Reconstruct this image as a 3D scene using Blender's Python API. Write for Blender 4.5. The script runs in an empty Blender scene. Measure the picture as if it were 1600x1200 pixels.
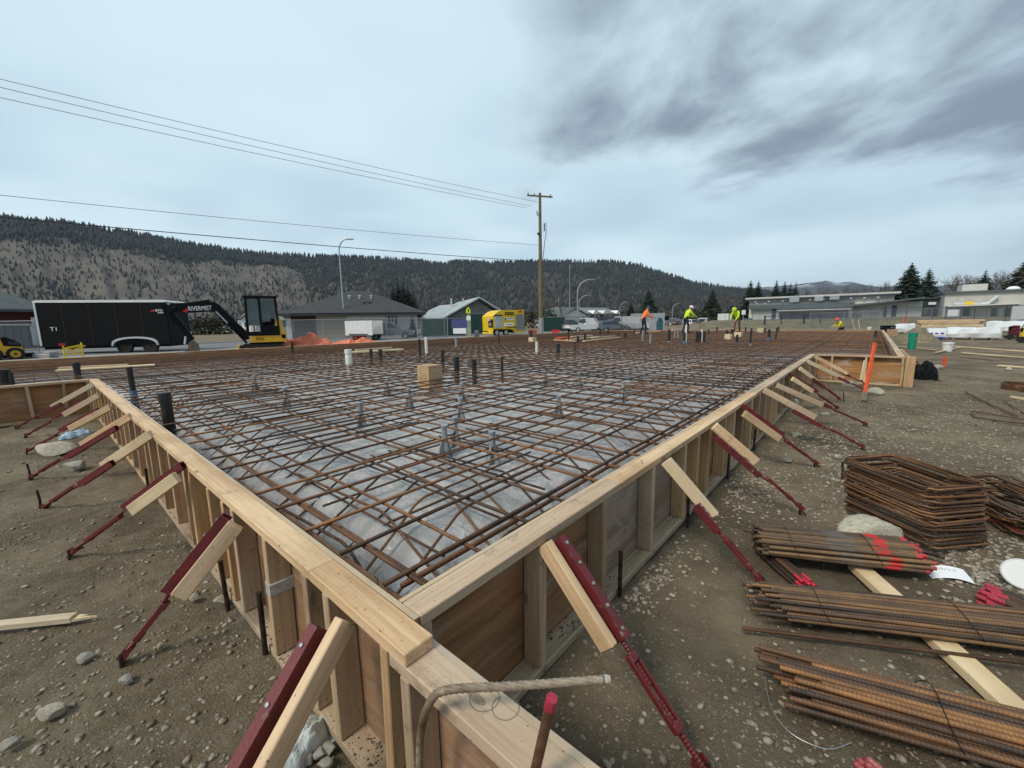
import bpy, bmesh, math, random
import numpy as np
from math import sin, cos, pi, radians, atan2, sqrt, exp
from mathutils import Matrix, Vector, Euler, noise as mnoise
random.seed(7); rng = np.random.default_rng(11)
S = bpy.context.scene; COL = S.collection

# ---------------------------------------------------------------- camera
FPX, PIT, ROL, YAW = 642.87, radians(8.50), radians(-0.972), radians(41.034)
CAM = Vector((-0.504, -0.889, 1.419))
_fw = Vector((cos(YAW)*cos(PIT), sin(YAW)*cos(PIT), -sin(PIT)))
_rt = Vector((sin(YAW), -cos(YAW), 0)); _up = _rt.cross(_fw)
_r2 = _rt*cos(ROL) + _up*sin(ROL); _u2 = -_rt*sin(ROL) + _up*cos(ROL)
cd = bpy.data.cameras.new('camera'); co = bpy.data.objects.new('camera', cd); COL.objects.link(co)
cd.sensor_width = 36; cd.lens = FPX/1600*36; cd.clip_start = .02; cd.clip_end = 20000
_m = Matrix((_r2, _u2, -_fw)).transposed().to_4x4(); _m.translation = CAM
co.matrix_world = _m; S.camera = co
def ray(x, y): return _fw + _r2*((x-800)/FPX) - _u2*((y-600)/FPX)
def G(x, y, z=0.0):                     # where the sight line meets the level z
    d = ray(x, y); return CAM + d*((z-CAM.z)/d.z)
def D(x, y, dep): return CAM + ray(x, y)*dep
VROT = YAW - pi/2                        # local X to the camera's right, local Y away from it
def LOS(x):                             # heading that faces the sight line at pixel column x, and its cosine
    th = math.atan((x-800)/FPX); return VROT-th, cos(th)
class Face:                              # upright plane through two plan points: pixel -> (run, height)
    def __init__(s, A, B):
        s.A = Vector((A[0], A[1], 0)); s.d = Vector((B[0]-A[0], B[1]-A[1], 0)); s.L = s.d.length; s.d.normalize()
        s.n = Vector((s.d.y, -s.d.x, 0)); s.rot = atan2(s.d.y, s.d.x)
    def __call__(s, x, y):
        r = ray(x, y); t = (s.A-CAM).dot(s.n)/r.dot(s.n); P = CAM + r*t
        return (P-s.A).dot(s.d), P.z

# ---------------------------------------------------------------- sky and sun
def nn(nt, typ, **kw):
    n = nt.nodes.new(typ)
    for k, v in kw.items(): setattr(n, k, v)
    return n
def mathn(nt, op, a, b=None, clamp=False):
    n = nn(nt, 'ShaderNodeMath', operation=op, use_clamp=clamp)
    for i, v in enumerate((a, b)):
        if v is None: continue
        if hasattr(v, 'links'): nt.links.new(v, n.inputs[i])
        else: n.inputs[i].default_value = v
    return n.outputs[0]
def mixc(nt, f, a, b, blend='MIX'):
    n = nn(nt, 'ShaderNodeMix', data_type='RGBA', blend_type=blend)
    for i, v in ((0, f), (6, a), (7, b)):
        if hasattr(v, 'links'): nt.links.new(v, n.inputs[i])
        else: n.inputs[i].default_value = v if i == 0 else (*v[:3], 1)
    return n.outputs[2]
def ramp(nt, f, lo, hi, c0=(0,0,0), c1=(1,1,1)):
    r = nn(nt, 'ShaderNodeValToRGB'); e = r.color_ramp.elements
    e[0].position, e[1].position = lo, hi; e[0].color = (*c0, 1); e[1].color = (*c1, 1)
    nt.links.new(f, r.inputs[0]); return r.outputs[0]
def mrange(nt, f, a, b):
    n = nn(nt, 'ShaderNodeMapRange', interpolation_type='SMOOTHSTEP')
    nt.links.new(f, n.inputs[0]); n.inputs[1].default_value = a; n.inputs[2].default_value = b
    return n.outputs[0]
SUN_AZ = YAW + radians(132); SUN_EL = radians(48)
W = bpy.data.worlds.new('World'); S.world = W; W.use_nodes = True; nt = W.node_tree; nt.nodes.clear()
tc = nn(nt, 'ShaderNodeTexCoord'); sep = nn(nt, 'ShaderNodeSeparateXYZ')
def dotv(v):
    n = nn(nt, 'ShaderNodeVectorMath', operation='DOT_PRODUCT'); nt.links.new(tc.outputs['Generated'], n.inputs[0]); n.inputs[1].default_value = v
    return n.outputs['Value']
nt.links.new(tc.outputs['Generated'], sep.inputs[0])
zz = mathn(nt, 'ADD', mathn(nt, 'MAXIMUM', sep.outputs[2], 0.0), .12)
uu = mathn(nt, 'DIVIDE', dotv((sin(YAW), -cos(YAW), 0)), zz); vv = mathn(nt, 'DIVIDE', dotv((cos(YAW), sin(YAW), 0)), zz)
def cloudnoise(su, sv, off, detail=6, rough=.55, dist=.0):
    c = nn(nt, 'ShaderNodeCombineXYZ'); nt.links.new(mathn(nt, 'MULTIPLY', uu, su), c.inputs[0]); nt.links.new(mathn(nt, 'MULTIPLY', vv, sv), c.inputs[1]); c.inputs[2].default_value = off
    n = nn(nt, 'ShaderNodeTexNoise'); n.inputs['Scale'].default_value = 1; n.inputs['Detail'].default_value = detail; n.inputs['Roughness'].default_value = rough; n.inputs['Distortion'].default_value = dist
    nt.links.new(c.outputs[0], n.inputs['Vector']); return n.outputs[0]
n1 = cloudnoise(1.9, 1.25, 3.3, 9, .56, .25); n2 = cloudnoise(.40, .42, 8.1, 3); n3 = cloudnoise(1.5, 1.3, 1.7, 9, .58, .15)
# a bank of cloud overhead and to the right, its streaked edge ahead
edge = mathn(nt, 'ADD', mathn(nt, 'SUBTRACT', 2.0, vv), mathn(nt, 'MULTIPLY', mathn(nt, 'SUBTRACT', n3, .5), 1.9))
side = mathn(nt, 'ADD', uu, mathn(nt, 'MULTIPLY', mathn(nt, 'SUBTRACT', n3, .5), .5))
bank = mathn(nt, 'MULTIPLY', mrange(nt, edge, -.25, .35), mrange(nt, side, -.02, .30))
dark = mathn(nt, 'MULTIPLY', bank, mrange(nt, n1, .26, .64))
wisp = mathn(nt, 'MULTIPLY', mrange(nt, n3, .55, .80), .22)
base = mixc(nt, mrange(nt, n2, .36, .62), (.335, .445, .525), (.47, .585, .645))
base = mixc(nt, mathn(nt, 'MULTIPLY', mrange(nt, uu, .6, 5.5), .55), base, (.26, .34, .39))
base = mixc(nt, wisp, base, (.29, .35, .42))
sky = mixc(nt, mathn(nt, 'MULTIPLY', dark, .93), base, (.145, .185, .235))
st = nn(nt, 'ShaderNodeTexSky', sky_type='NISHITA'); st.sun_disc = False; st.sun_elevation = SUN_EL; st.sun_rotation = pi/2 - SUN_AZ
bgA = nn(nt, 'ShaderNodeBackground'); nt.links.new(st.outputs[0], bgA.inputs[0]); bgA.inputs[1].default_value = .06
bgB = nn(nt, 'ShaderNodeBackground'); nt.links.new(sky, bgB.inputs[0]); bgB.inputs[1].default_value = 1.0
ms = nn(nt, 'ShaderNodeMixShader'); ms.inputs[0].default_value = .93
nt.links.new(bgA.outputs[0], ms.inputs[1]); nt.links.new(bgB.outputs[0], ms.inputs[2])
wo = nn(nt, 'ShaderNodeOutputWorld'); nt.links.new(ms.outputs[0], wo.inputs[0])
sl = bpy.data.lights.new('sun', 'SUN'); sl.energy = 1.5; sl.angle = radians(14); sl.color = (1, .90, .76)
so = bpy.data.objects.new('sun', sl); COL.objects.link(so)
so.rotation_euler = Vector((cos(SUN_AZ)*cos(SUN_EL), sin(SUN_AZ)*cos(SUN_EL), sin(SUN_EL))).to_track_quat('Z', 'Y').to_euler()
S.view_settings.view_transform = 'Standard'; S.view_settings.look = 'None'; S.view_settings.exposure = 0.66; S.view_settings.gamma = 1.0
S.cycles.max_bounces = 5; S.cycles.transparent_max_bounces = 12; S.cycles.use_denoising = True

# ---------------------------------------------------------------- materials
MATS = {}
def mat(name, col, rough=.8, metal=0.0, var=.18, scale=6, bump=0.0, bscale=40, col2=None, lo=.35, hi=.7, stretch=(1,1,1), rnd=.08, spec=.4, detail=5, alpha=1.0):
    """generic procedural surface: two tones through noise in object space, a little per-object tone shift, fine bump"""
    m = bpy.data.materials.new(name); m.use_nodes = True; t = m.node_tree; b = t.nodes['Principled BSDF']
    oc = nn(t, 'ShaderNodeTexCoord'); mp = nn(t, 'ShaderNodeMapping'); mp.inputs['Scale'].default_value = stretch; t.links.new(oc.outputs['Object'], mp.inputs[0])
    oi = nn(t, 'ShaderNodeObjectInfo')
    ad = nn(t, 'ShaderNodeVectorMath', operation='ADD'); t.links.new(mp.outputs[0], ad.inputs[0])
    sc = nn(t, 'ShaderNodeVectorMath', operation='SCALE'); sc.inputs[0].default_value = (37, 19, 53); t.links.new(oi.outputs['Random'], sc.inputs['Scale']); t.links.new(sc.outputs[0], ad.inputs[1])
    n = nn(t, 'ShaderNodeTexNoise'); n.inputs['Scale'].default_value = scale; n.inputs['Detail'].default_value = detail; n.inputs['Roughness'].default_value = .6; t.links.new(ad.outputs[0], n.inputs['Vector'])
    c2 = col2 or tuple(max(0, c*(1-2*var)) for c in col); c1 = col if col2 else tuple(min(1, c*(1+var*.6)) for c in col)
    c = ramp(t, n.outputs[0], lo, hi, c2, c1)
    hv = nn(t, 'ShaderNodeHueSaturation'); t.links.new(c, hv.inputs['Color'])
    t.links.new(mathn(t, 'ADD', mathn(t, 'MULTIPLY', oi.outputs['Random'], 2*rnd), 1-rnd), hv.inputs['Value'])
    t.links.new(hv.outputs[0], b.inputs['Base Color'])
    b.inputs['Roughness'].default_value = rough; b.inputs['Metallic'].default_value = metal; b.inputs['Specular IOR Level'].default_value = spec
    if alpha < 1: b.inputs['Alpha'].default_value = alpha
    if bump:
        n2 = nn(t, 'ShaderNodeTexNoise'); n2.inputs['Scale'].default_value = bscale; n2.inputs['Detail'].default_value = 4; t.links.new(ad.outputs[0], n2.inputs['Vector'])
        bp = nn(t, 'ShaderNodeBump'); bp.inputs['Strength'].default_value = bump; bp.inputs['Distance'].default_value = .02
        t.links.new(n2.outputs[0], bp.inputs['Height']); t.links.new(bp.outputs[0], b.inputs['Normal'])
    m['hv'] = 1; MATS[name] = m; return m
def wood(name, light, darkc, knots=True, dirt=.25, rough=.75, ringsc=1.0, white=0.0):
    """sawn timber, grain along local X"""
    m = bpy.data.materials.new(name); m.use_nodes = True; t = m.node_tree; b = t.nodes['Principled BSDF']
    oc = nn(t, 'ShaderNodeTexCoord'); oi = nn(t, 'ShaderNodeObjectInfo')
    sc = nn(t, 'ShaderNodeVectorMath', operation='SCALE'); sc.inputs[0].default_value = (31, 17, 23); t.links.new(oi.outputs['Random'], sc.inputs['Scale'])
    ad = nn(t, 'ShaderNodeVectorMath', operation='ADD'); t.links.new(oc.outputs['Object'], ad.inputs[0]); t.links.new(sc.outputs[0], ad.inputs[1])
    def mapped(s):
        mp = nn(t, 'ShaderNodeMapping'); mp.inputs['Scale'].default_value = s; t.links.new(ad.outputs[0], mp.inputs[0]); return mp.outputs[0]
    g = nn(t, 'ShaderNodeTexNoise'); g.inputs['Scale'].default_value = 1; g.inputs['Detail'].default_value = 6; g.inputs['Roughness'].default_value = .65; g.inputs['Distortion'].default_value = .4; t.links.new(mapped((1.6, 55*ringsc, 55*ringsc)), g.inputs['Vector'])
    w = nn(t, 'ShaderNodeTexNoise'); w.inputs['Scale'].default_value = 1; w.inputs['Detail'].default_value = 3; t.links.new(mapped((.9, 9*ringsc, 9*ringsc)), w.inputs['Vector'])
    f = mathn(t, 'ADD', mathn(t, 'MULTIPLY', g.outputs[0], .55), mathn(t, 'MULTIPLY', w.outputs[0], .5))
    c = ramp(t, f, .40, .63, darkc, light)
    fl = nn(t, 'ShaderNodeTexNoise'); fl.inputs['Scale'].default_value = 1; fl.inputs['Detail'].default_value = 4; fl.inputs['Roughness'].default_value = .7; t.links.new(mapped((5, 130, 130)), fl.inputs['Vector'])
    c = mixc(t, mathn(t, 'MULTIPLY', mrange(t, fl.outputs[0], .58, .70), .38), c, tuple(x*.55 for x in darkc))
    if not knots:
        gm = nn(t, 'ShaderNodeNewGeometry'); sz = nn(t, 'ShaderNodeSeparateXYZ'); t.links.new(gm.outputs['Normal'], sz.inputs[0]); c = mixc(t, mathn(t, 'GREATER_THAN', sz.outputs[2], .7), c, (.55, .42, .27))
    if knots:
        v = nn(t, 'ShaderNodeTexVoronoi'); v.inputs['Scale'].default_value = 1; t.links.new(mapped((3.2, 9, 9)), v.inputs['Vector'])
        k = mathn(t, 'LESS_THAN', v.outputs['Distance'], .105)
        c = mixc(t, mathn(t, 'MULTIPLY', k, .6), c, tuple(x*.35 for x in darkc))
    if white:
        n = nn(t, 'ShaderNodeTexNoise'); n.inputs['Scale'].default_value = 1; n.inputs['Detail'].default_value = 7; n.inputs['Roughness'].default_value = .7; n.inputs['Distortion'].default_value = 1.2; t.links.new(mapped((2.2, 7, 5)), n.inputs['Vector'])
        c = mixc(t, mathn(t, 'MULTIPLY', mrange(t, n.outputs[0], .50, .72), white), c, (.42, .39, .35))
    n = nn(t, 'ShaderNodeTexNoise'); n.inputs['Scale'].default_value = 7; n.inputs['Detail'].default_value = 8; n.inputs['Roughness'].default_value = .75; t.links.new(ad.outputs[0], n.inputs['Vector'])
    c = mixc(t, mathn(t, 'MULTIPLY', mrange(t, n.outputs[0], .56, .74), dirt), c, (.12, .09, .065))
    n = nn(t, 'ShaderNodeTexNoise'); n.inputs['Scale'].default_value = 1.7; n.inputs['Detail'].default_value = 4; t.links.new(ad.outputs[0], n.inputs['Vector'])
    c = mixc(t, mathn(t, 'MULTIPLY', mrange(t, n.outputs[0], .48, .68), .38), c, (.27, .17, .085))
    n = nn(t, 'ShaderNodeTexNoise'); n.inputs['Scale'].default_value = 75; n.inputs['Detail'].default_value = 2; t.links.new(ad.outputs[0], n.inputs['Vector'])
    c = mixc(t, mathn(t, 'MULTIPLY', mrange(t, n.outputs[0], .68, .76), dirt*1.3, True), c, (.10, .075, .05))
    hv = nn(t, 'ShaderNodeHueSaturation'); t.links.new(c, hv.inputs['Color'])
    t.links.new(mathn(t, 'ADD', mathn(t, 'MULTIPLY', oi.outputs['Random'], .3), .85), hv.inputs['Value'])
    t.links.new(mathn(t, 'ADD', mathn(t, 'MULTIPLY', oi.outputs['Random'], .25), .85), hv.inputs['Saturation'])
    t.links.new(hv.outputs[0], b.inputs['Base Color']); b.inputs['Roughness'].default_value = rough; b.inputs['Specular IOR Level'].default_value = .25
    bp = nn(t, 'ShaderNodeBump'); bp.inputs['Strength'].default_value = .35; bp.inputs['Distance'].default_value = .004; t.links.new(g.outputs[0], bp.inputs['Height']); t.links.new(bp.outputs[0], b.inputs['Normal'])
    MATS[name] = m; return m
def rebar_mat(name, cols, bands=(), rib=55.0):
    """rusted deformed bar, ribs across local X; bands = (x0, x1, colour) sprayed on, in local metres"""
    m = bpy.data.materials.new(name); m.use_nodes = True; t = m.node_tree; b = t.nodes['Principled BSDF']
    oc = nn(t, 'ShaderNodeTexCoord'); oi = nn(t, 'ShaderNodeObjectInfo'); sp = nn(t, 'ShaderNodeSeparateXYZ'); t.links.new(oc.outputs['Object'], sp.inputs[0])
    sc = nn(t, 'ShaderNodeVectorMath', operation='SCALE'); sc.inputs[0].default_value = (91, 17, 23); t.links.new(oi.outputs['Random'], sc.inputs['Scale'])
    ad = nn(t, 'ShaderNodeVectorMath', operation='ADD'); t.links.new(oc.outputs['Object'], ad.inputs[0]); t.links.new(sc.outputs[0], ad.inputs[1])
    n = nn(t, 'ShaderNodeTexNoise'); n.inputs['Scale'].default_value = 5; n.inputs['Detail'].default_value = 7; n.inputs['Roughness'].default_value = .7; t.links.new(ad.outputs[0], n.inputs['Vector'])
    n2 = nn(t, 'ShaderNodeTexNoise'); n2.inputs['Scale'].default_value = 1.1; n2.inputs['Detail'].default_value = 2; t.links.new(ad.outputs[0], n2.inputs['Vector'])
    r = nn(t, 'ShaderNodeValToRGB'); e = r.color_ramp.elements; e[0].position = .32; e[1].position = .72; e[0].color = (*cols[0], 1); e[1].color = (*cols[2], 1); k = e.new(.52); k.color = (*cols[1], 1)
    t.links.new(mathn(t, 'ADD', mathn(t, 'ADD', mathn(t, 'MULTIPLY', n.outputs[0], .6), mathn(t, 'MULTIPLY', n2.outputs[0], .3)), mathn(t, 'MULTIPLY', mathn(t, 'SUBTRACT', oi.outputs['Random'], .4), .30)), r.inputs[0])
    c = r.outputs[0]
    for x0, x1, bc, st_ in bands:
        f = mathn(t, 'MULTIPLY', mathn(t, 'GREATER_THAN', mathn(t, 'ADD', sp.outputs[0], mathn(t, 'MULTIPLY', mathn(t, 'SUBTRACT', n.outputs[0], .5), .08)), x0), mathn(t, 'LESS_THAN', mathn(t, 'ADD', sp.outputs[0], mathn(t, 'MULTIPLY', mathn(t, 'SUBTRACT', n2.outputs[0], .5), .08)), x1))
        c = mixc(t, mathn(t, 'MULTIPLY', f, mathn(t, 'MULTIPLY', mrange(t, n.outputs[0], .25, .6), st_)), c, bc)
    t.links.new(c, b.inputs['Base Color']); b.inputs['Roughness'].default_value = .62; b.inputs['Metallic'].default_value = .25
    w = nn(t, 'ShaderNodeTexWave', wave_type='BANDS', bands_direction='DIAGONAL'); w.inputs['Scale'].default_value = rib/3; mp = nn(t, 'ShaderNodeMapping'); mp.inputs['Scale'].default_value = (2.6, 1, 1); t.links.new(oc.outputs['Object'], mp.inputs[0]); t.links.new(mp.outputs[0], w.inputs['Vector'])
    bp = nn(t, 'ShaderNodeBump'); bp.inputs['Strength'].default_value = .5; bp.inputs['Distance'].default_value = .003; t.links.new(w.outputs[0], bp.inputs['Height']); t.links.new(bp.outputs[0], b.inputs['Normal'])
    MATS[name] = m; return m
LUM = wood('lumber', (.67, .49, .315), (.46, .30, .175), dirt=.7)
LUM2 = wood('stud_lumber', (.55, .385, .225), (.36, .225, .12), dirt=.65)
PALE = wood('pale_lumber', (.70, .57, .38), (.55, .42, .25), dirt=.4)
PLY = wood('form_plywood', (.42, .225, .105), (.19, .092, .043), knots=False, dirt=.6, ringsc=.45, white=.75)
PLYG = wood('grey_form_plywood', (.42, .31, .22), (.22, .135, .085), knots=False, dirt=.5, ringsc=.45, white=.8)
MUDW = wood('muddy_lumber', (.55, .42, .27), (.36, .25, .14), dirt=1.0)
OLDW = wood('weathered_timber', (.30, .25, .19), (.15, .12, .09), dirt=.4)
REB = rebar_mat('rusted_rebar', ((.060, .034, .021), (.165, .078, .038), (.33, .15, .055)))
REBD = rebar_mat('dark_rebar', ((.052, .035, .025), (.125, .066, .038), (.25, .12, .05)))
RED = mat('red_enamel', (.14, .018, .021), .5, var=.3, scale=14, col2=(.07, .012, .014), lo=.2, hi=.5, bump=.15, bscale=120, spec=.5)
def worn(m, rust, splash):
    t = m.node_tree; b = t.nodes['Principled BSDF']; src = b.inputs['Base Color'].links[0].from_socket; oc = nn(t, 'ShaderNodeTexCoord')
    for sc_, lo_, hi_, cc in ((22, .60, .68, rust), (9, .64, .72, splash), (70, .66, .74, rust)):
        n = nn(t, 'ShaderNodeTexNoise'); n.inputs['Scale'].default_value = sc_; n.inputs['Detail'].default_value = 6; n.inputs['Roughness'].default_value = .7; t.links.new(oc.outputs['Object'], n.inputs['Vector']); src = mixc(t, mathn(t, 'MULTIPLY', mrange(t, n.outputs[0], lo_, hi_), .8), src, cc)
    t.links.new(src, b.inputs['Base Color'])
worn(RED, (.16, .085, .055), (.30, .25, .21))
STEEL = mat('dark_steel', (.06, .042, .032), .65, .4, var=.4, scale=20)
ABS = mat('black_pipe_plastic', (.022, .023, .025), .35, var=.25, scale=9, spec=.5)
PVC = mat('white_pipe_plastic', (.72, .71, .66), .4, var=.06, scale=9)
PGREY = mat('grey_pipe_plastic', (.26, .28, .31), .45, var=.1)
FOAM = mat('blue_pipe_wrap', (.10, .19, .30), .8, var=.2)
CHAIRG = mat('grey_chair_plastic', (.27, .30, .32), .45, var=.1)
TAPE = mat('white_tape', (.52, .50, .46), .6, var=.2, scale=30)
BLACK = mat('black_paint', (.008, .009, .010), .6, var=.2, spec=.12)
RUBBER = mat('tyre_rubber', (.022, .022, .022), .85, var=.3, scale=20)
CATY = mat('yellow_paint', (.66, .36, .025), .42, var=.08, scale=3)
YEL = mat('bright_yellow_paint', (.80, .52, .02), .45, var=.06, scale=2)
GLASS = mat('tinted_glass', (.03, .045, .05), .06, var=.05, spec=.8)
WHITE = mat('white_paint', (.74, .74, .72), .5, var=.06, scale=3)
SILV = mat('silver_paint', (.20, .22, .25), .3, .3, var=.05)
GALV = mat('galvanised_steel', (.42, .44, .45), .45, .5, var=.12, scale=12)
ALU = mat('aluminium_trim', (.62, .63, .64), .35, .5, var=.06)
SNOWW = mat('white_tarp', (.74, .77, .79), .5, var=.08, scale=2)
ORANGE = mat('orange_tarp', (.72, .20, .10), .6, var=.15, scale=3)
ORPAINT = mat('orange_marking_paint', (.80, .11, .035), .6, var=.12, scale=8)
SKIN = mat('skin', (.45, .26, .19), .6)
HIVIS = mat('lime_hi_vis_cloth', (.60, .80, .03), .8, var=.12, scale=9)
HIOR = mat('orange_hi_vis_cloth', (.90, .20, .03), .8, var=.1, scale=9)
HIYEL = mat('yellow_hi_vis_cloth', (.85, .66, .04), .8, var=.1, scale=9)
DENIM = mat('dark_work_cloth', (.02, .02, .026), .9)
BROWNC = mat('brown_work_cloth', (.16, .075, .04), .9)
BLUEC = mat('blue_grey_work_cloth', (.10, .13, .17), .9)
PINK = mat('pink_marking_paint', (.42, .03, .06), .6, var=.2, scale=30)
STONE = mat('pale_stone', (.40, .38, .33), .85, var=.25, scale=9, bump=.4, bscale=25)
BOULD = mat('boulder_stone', (.60, .56, .45), .85, var=.2, scale=6, bump=.6, bscale=18, col2=(.36, .32, .24))
BARK = mat('bark', (.11, .085, .065), .9, var=.3, scale=8)
POLEW = mat('treated_pole_wood', (.20, .155, .085), .85, var=.25, scale=6, stretch=(6, 6, .6))
BARE = mat('bare_twigs', (.135, .10, .082), .9, var=.25, scale=3)
NEED = mat('conifer_needles', (.020, .036, .022), .85, var=.5, scale=1.4, rnd=.25, col2=(.008, .014, .010), lo=.3, hi=.75)
NEEDB = mat('brownish_conifer_needles', (.05, .052, .034), .85, var=.5, scale=1.4, col2=(.02, .02, .014))
ROOF1 = mat('dark_grey_shingles', (.062, .066, .072), .9, var=.18, scale=3, bump=.4, bscale=8)
ROOF2 = mat('pale_green_grey_roofing', (.36, .41, .41), .6, var=.06, scale=1)
ROOF3 = mat('grey_green_shingles', (.10, .12, .125), .9, var=.15, scale=2)
SIDE = mat('beige_siding', (.44, .40, .33), .8, var=.04, scale=2)
SIDEG = mat('pale_grey_siding', (.56, .58, .58), .8, var=.05, scale=2)
SPEC = mat('grey_stippled_gable', (.34, .33, .32), .9, var=.4, scale=9)
MAROON = mat('maroon_siding', (.085, .022, .018), .8, var=.15, scale=3)
DOORG = mat('grey_garage_door', (.13, .13, .135), .7, var=.06, scale=2)
STUCCO = mat('pale_grey_stucco', (.48, .47, .43), .9, var=.06, scale=1.2)
STUCCOL = mat('light_stucco', (.60, .59, .54), .9, var=.05, scale=1.2)
FASC = mat('slate_fascia', (.10, .12, .135), .7, var=.08)
NAVY = mat('navy_paint', (.03, .042, .10), .5, var=.1)
DWALL = mat('dark_slate_wall', (.12, .125, .14), .8, var=.1)
DARKG = mat('dark_glazing', (.02, .024, .03), .1, var=.05, spec=.7)
GREENS = mat('green_windscreen_mesh', (.018, .062, .052), .8, var=.15, scale=2)
GREENB = mat('green_plastic', (.01, .25, .16), .4, var=.06)
DIRT2 = mat('heaped_soil', (.23, .185, .125), .95, var=.2, scale=5, bump=.6, bscale=14)
CONC = mat('pale_concrete', (.44, .43, .41), .85, var=.1, scale=2)
MESHM = mat('chain_link_wire', (.16, .18, .21), .6, alpha=.16)
LIMES = mat('fluorescent_lime_sign', (.62, .80, .02), .5, var=.03)
PAPER = mat('white_paper', (.82, .83, .84), .7, var=.03)
RAG = mat('pale_blue_plastic_bag', (.50, .58, .60), .5, var=.25, scale=9, col2=(.40, .40, .34))
REDP = mat('red_plastic', (.55, .02, .03), .45, var=.1)
INKM = mat('pencil_mark', (.22, .18, .14), .9, alpha=.45)

# ---------------------------------------------------------------- mesh helpers
class MB:
    def __init__(s): s.v = []; s.f = []; s.m = []
    def add(s, vs, fs, mi=0):
        o = len(s.v); s.v += [tuple(v) for v in vs]; s.f += [tuple(i+o for i in f) for f in fs]; s.m += [mi]*len(fs); return s
    def box(s, c, d, M=None, mi=0, ch=0.0):
        hx, hy, hz = d[0]/2, d[1]/2, d[2]/2
        if ch <= 0:
            vs = [Vector((c[0]+sx*hx, c[1]+sy*hy, c[2]+sz*hz)) for sz in (-1,1) for sy in (-1,1) for sx in (-1,1)]
            fs = [(0,2,3,1),(4,5,7,6),(0,1,5,4),(2,6,7,3),(0,4,6,2),(1,3,7,5)]
        else:
            vs = []; idx = {}
            for sx in (-1,1):
                for sy in (-1,1):
                    for sz in (-1,1):
                        for k in range(3):
                            p = [sx*(hx-(ch if k != 0 else 0)), sy*(hy-(ch if k != 1 else 0)), sz*(hz-(ch if k != 2 else 0))]
                            idx[sx,sy,sz,k] = len(vs); vs.append(Vector((c[0]+p[0], c[1]+p[1], c[2]+p[2])))
            fs = []
            for s1 in (-1,1):
                for k in range(3):
                    q = []
                    for (a, b) in ((-1,-1),(1,-1),(1,1),(-1,1)):
                        t = [0,0,0]; t[k] = s1; t[(k+1)%3] = a; t[(k+2)%3] = b; q.append(idx[t[0],t[1],t[2],k])
                    fs.append(tuple(q if s1 > 0 else q[::-1]))
            for k in range(3):
                for a in (-1,1):
                    for b in (-1,1):
                        i, j = (k+1)%3, (k+2)%3
                        t0 = [0,0,0]; t0[i] = a; t0[j] = b; t0[k] = -1; t1 = t0[:]; t1[k] = 1
                        q = [idx[(*t0, i)], idx[(*t1, i)], idx[(*t1, j)], idx[(*t0, j)]]
                        fs.append(tuple(q if a*b < 0 else q[::-1]))
            for sx in (-1,1):
                for sy in (-1,1):
                    for sz in (-1,1):
                        q = [idx[sx,sy,sz,0], idx[sx,sy,sz,1], idx[sx,sy,sz,2]]; fs.append(tuple(q if sx*sy*sz > 0 else q[::-1]))
        if M: vs = [M @ v for v in vs]
        return s.add(vs, fs, mi)
    def tube(s, pts, r, n=8, cap=True, mi=0):
        P = [Vector(p) for p in pts]; R = r if isinstance(r, (list, tuple)) else [r]*len(P)
        t0 = (P[1]-P[0]).normalized(); u = t0.orthogonal().normalized(); vs = []
        for i, p in enumerate(P):
            t = (P[min(i+1, len(P)-1)]-P[max(i-1, 0)])
            t = t.normalized() if t.length > 1e-9 else t0
            u = (u - t*u.dot(t)); u = u.normalized() if u.length > 1e-6 else t.orthogonal().normalized(); w = t.cross(u)
            for k in range(n):
                a = 2*pi*k/n; vs.append(p + (u*cos(a)+w*sin(a))*R[i])
        fs = [(i*n+k, i*n+(k+1)%n, (i+1)*n+(k+1)%n, (i+1)*n+k) for i in range(len(P)-1) for k in range(n)]
        if cap: fs += [tuple(range(n))[::-1], tuple((len(P)-1)*n+k for k in range(n))]
        return s.add(vs, fs, mi)
    def prism(s, prof, axis, a, b, mi=0, M=None):
        """closed 2D profile pushed along an axis from a to b ('y': profile is x,z; 'x': y,z; 'z': x,y)"""
        n = len(prof); f = {'y': lambda p, t: Vector((p[0], t, p[1])), 'x': lambda p, t: Vector((t, p[0], p[1])), 'z': lambda p, t: Vector((p[0], p[1], t))}[axis]
        vs = [f(p, a) for p in prof] + [f(p, b) for p in prof]
        if M: vs = [M @ v for v in vs]
        fs = [(i, (i+1)%n, n+(i+1)%n, n+i) for i in range(n)] + [tuple(range(n))[::-1], tuple(range(n, 2*n))]
        return s.add(vs, fs, mi)
    def lathe(s, prof, n=16, c=(0,0,0), mi=0):
        vs = [(c[0]+r*cos(2*pi*k/n), c[1]+r*sin(2*pi*k/n), c[2]+z) for r, z in prof for k in range(n)]
        fs = [(i*n+k, i*n+(k+1)%n, (i+1)*n+(k+1)%n, (i+1)*n+k) for i in range(len(prof)-1) for k in range(n)]
        if prof[0][0] > 1e-4: fs.append(tuple(range(n))[::-1])
        if prof[-1][0] > 1e-4: fs.append(tuple((len(prof)-1)*n+k for k in range(n)))
        return s.add(vs, fs, mi)
    def wheel(s, c, r, w, n=18, mi=0, ring=None):
        """cylinder lying on the local Y axis; ring = inner radius for a tyre"""
        prof = [(r*.93, -w/2), (r, -w/2*.6), (r, w/2*.6), (r*.93, w/2)]
        if ring: prof = [(ring, -w/2*.9)] + prof + [(ring, w/2*.9), (ring, -w/2*.9)]
        m = MB(); m.lathe(prof, n)
        if ring: m.f = [f for f in m.f if len(f) < 10]
        M = Matrix.Translation(c) @ Matrix.Rotation(-pi/2, 4, 'X')
        return s.add([M @ Vector(v) for v in m.v], m.f, mi)
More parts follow.
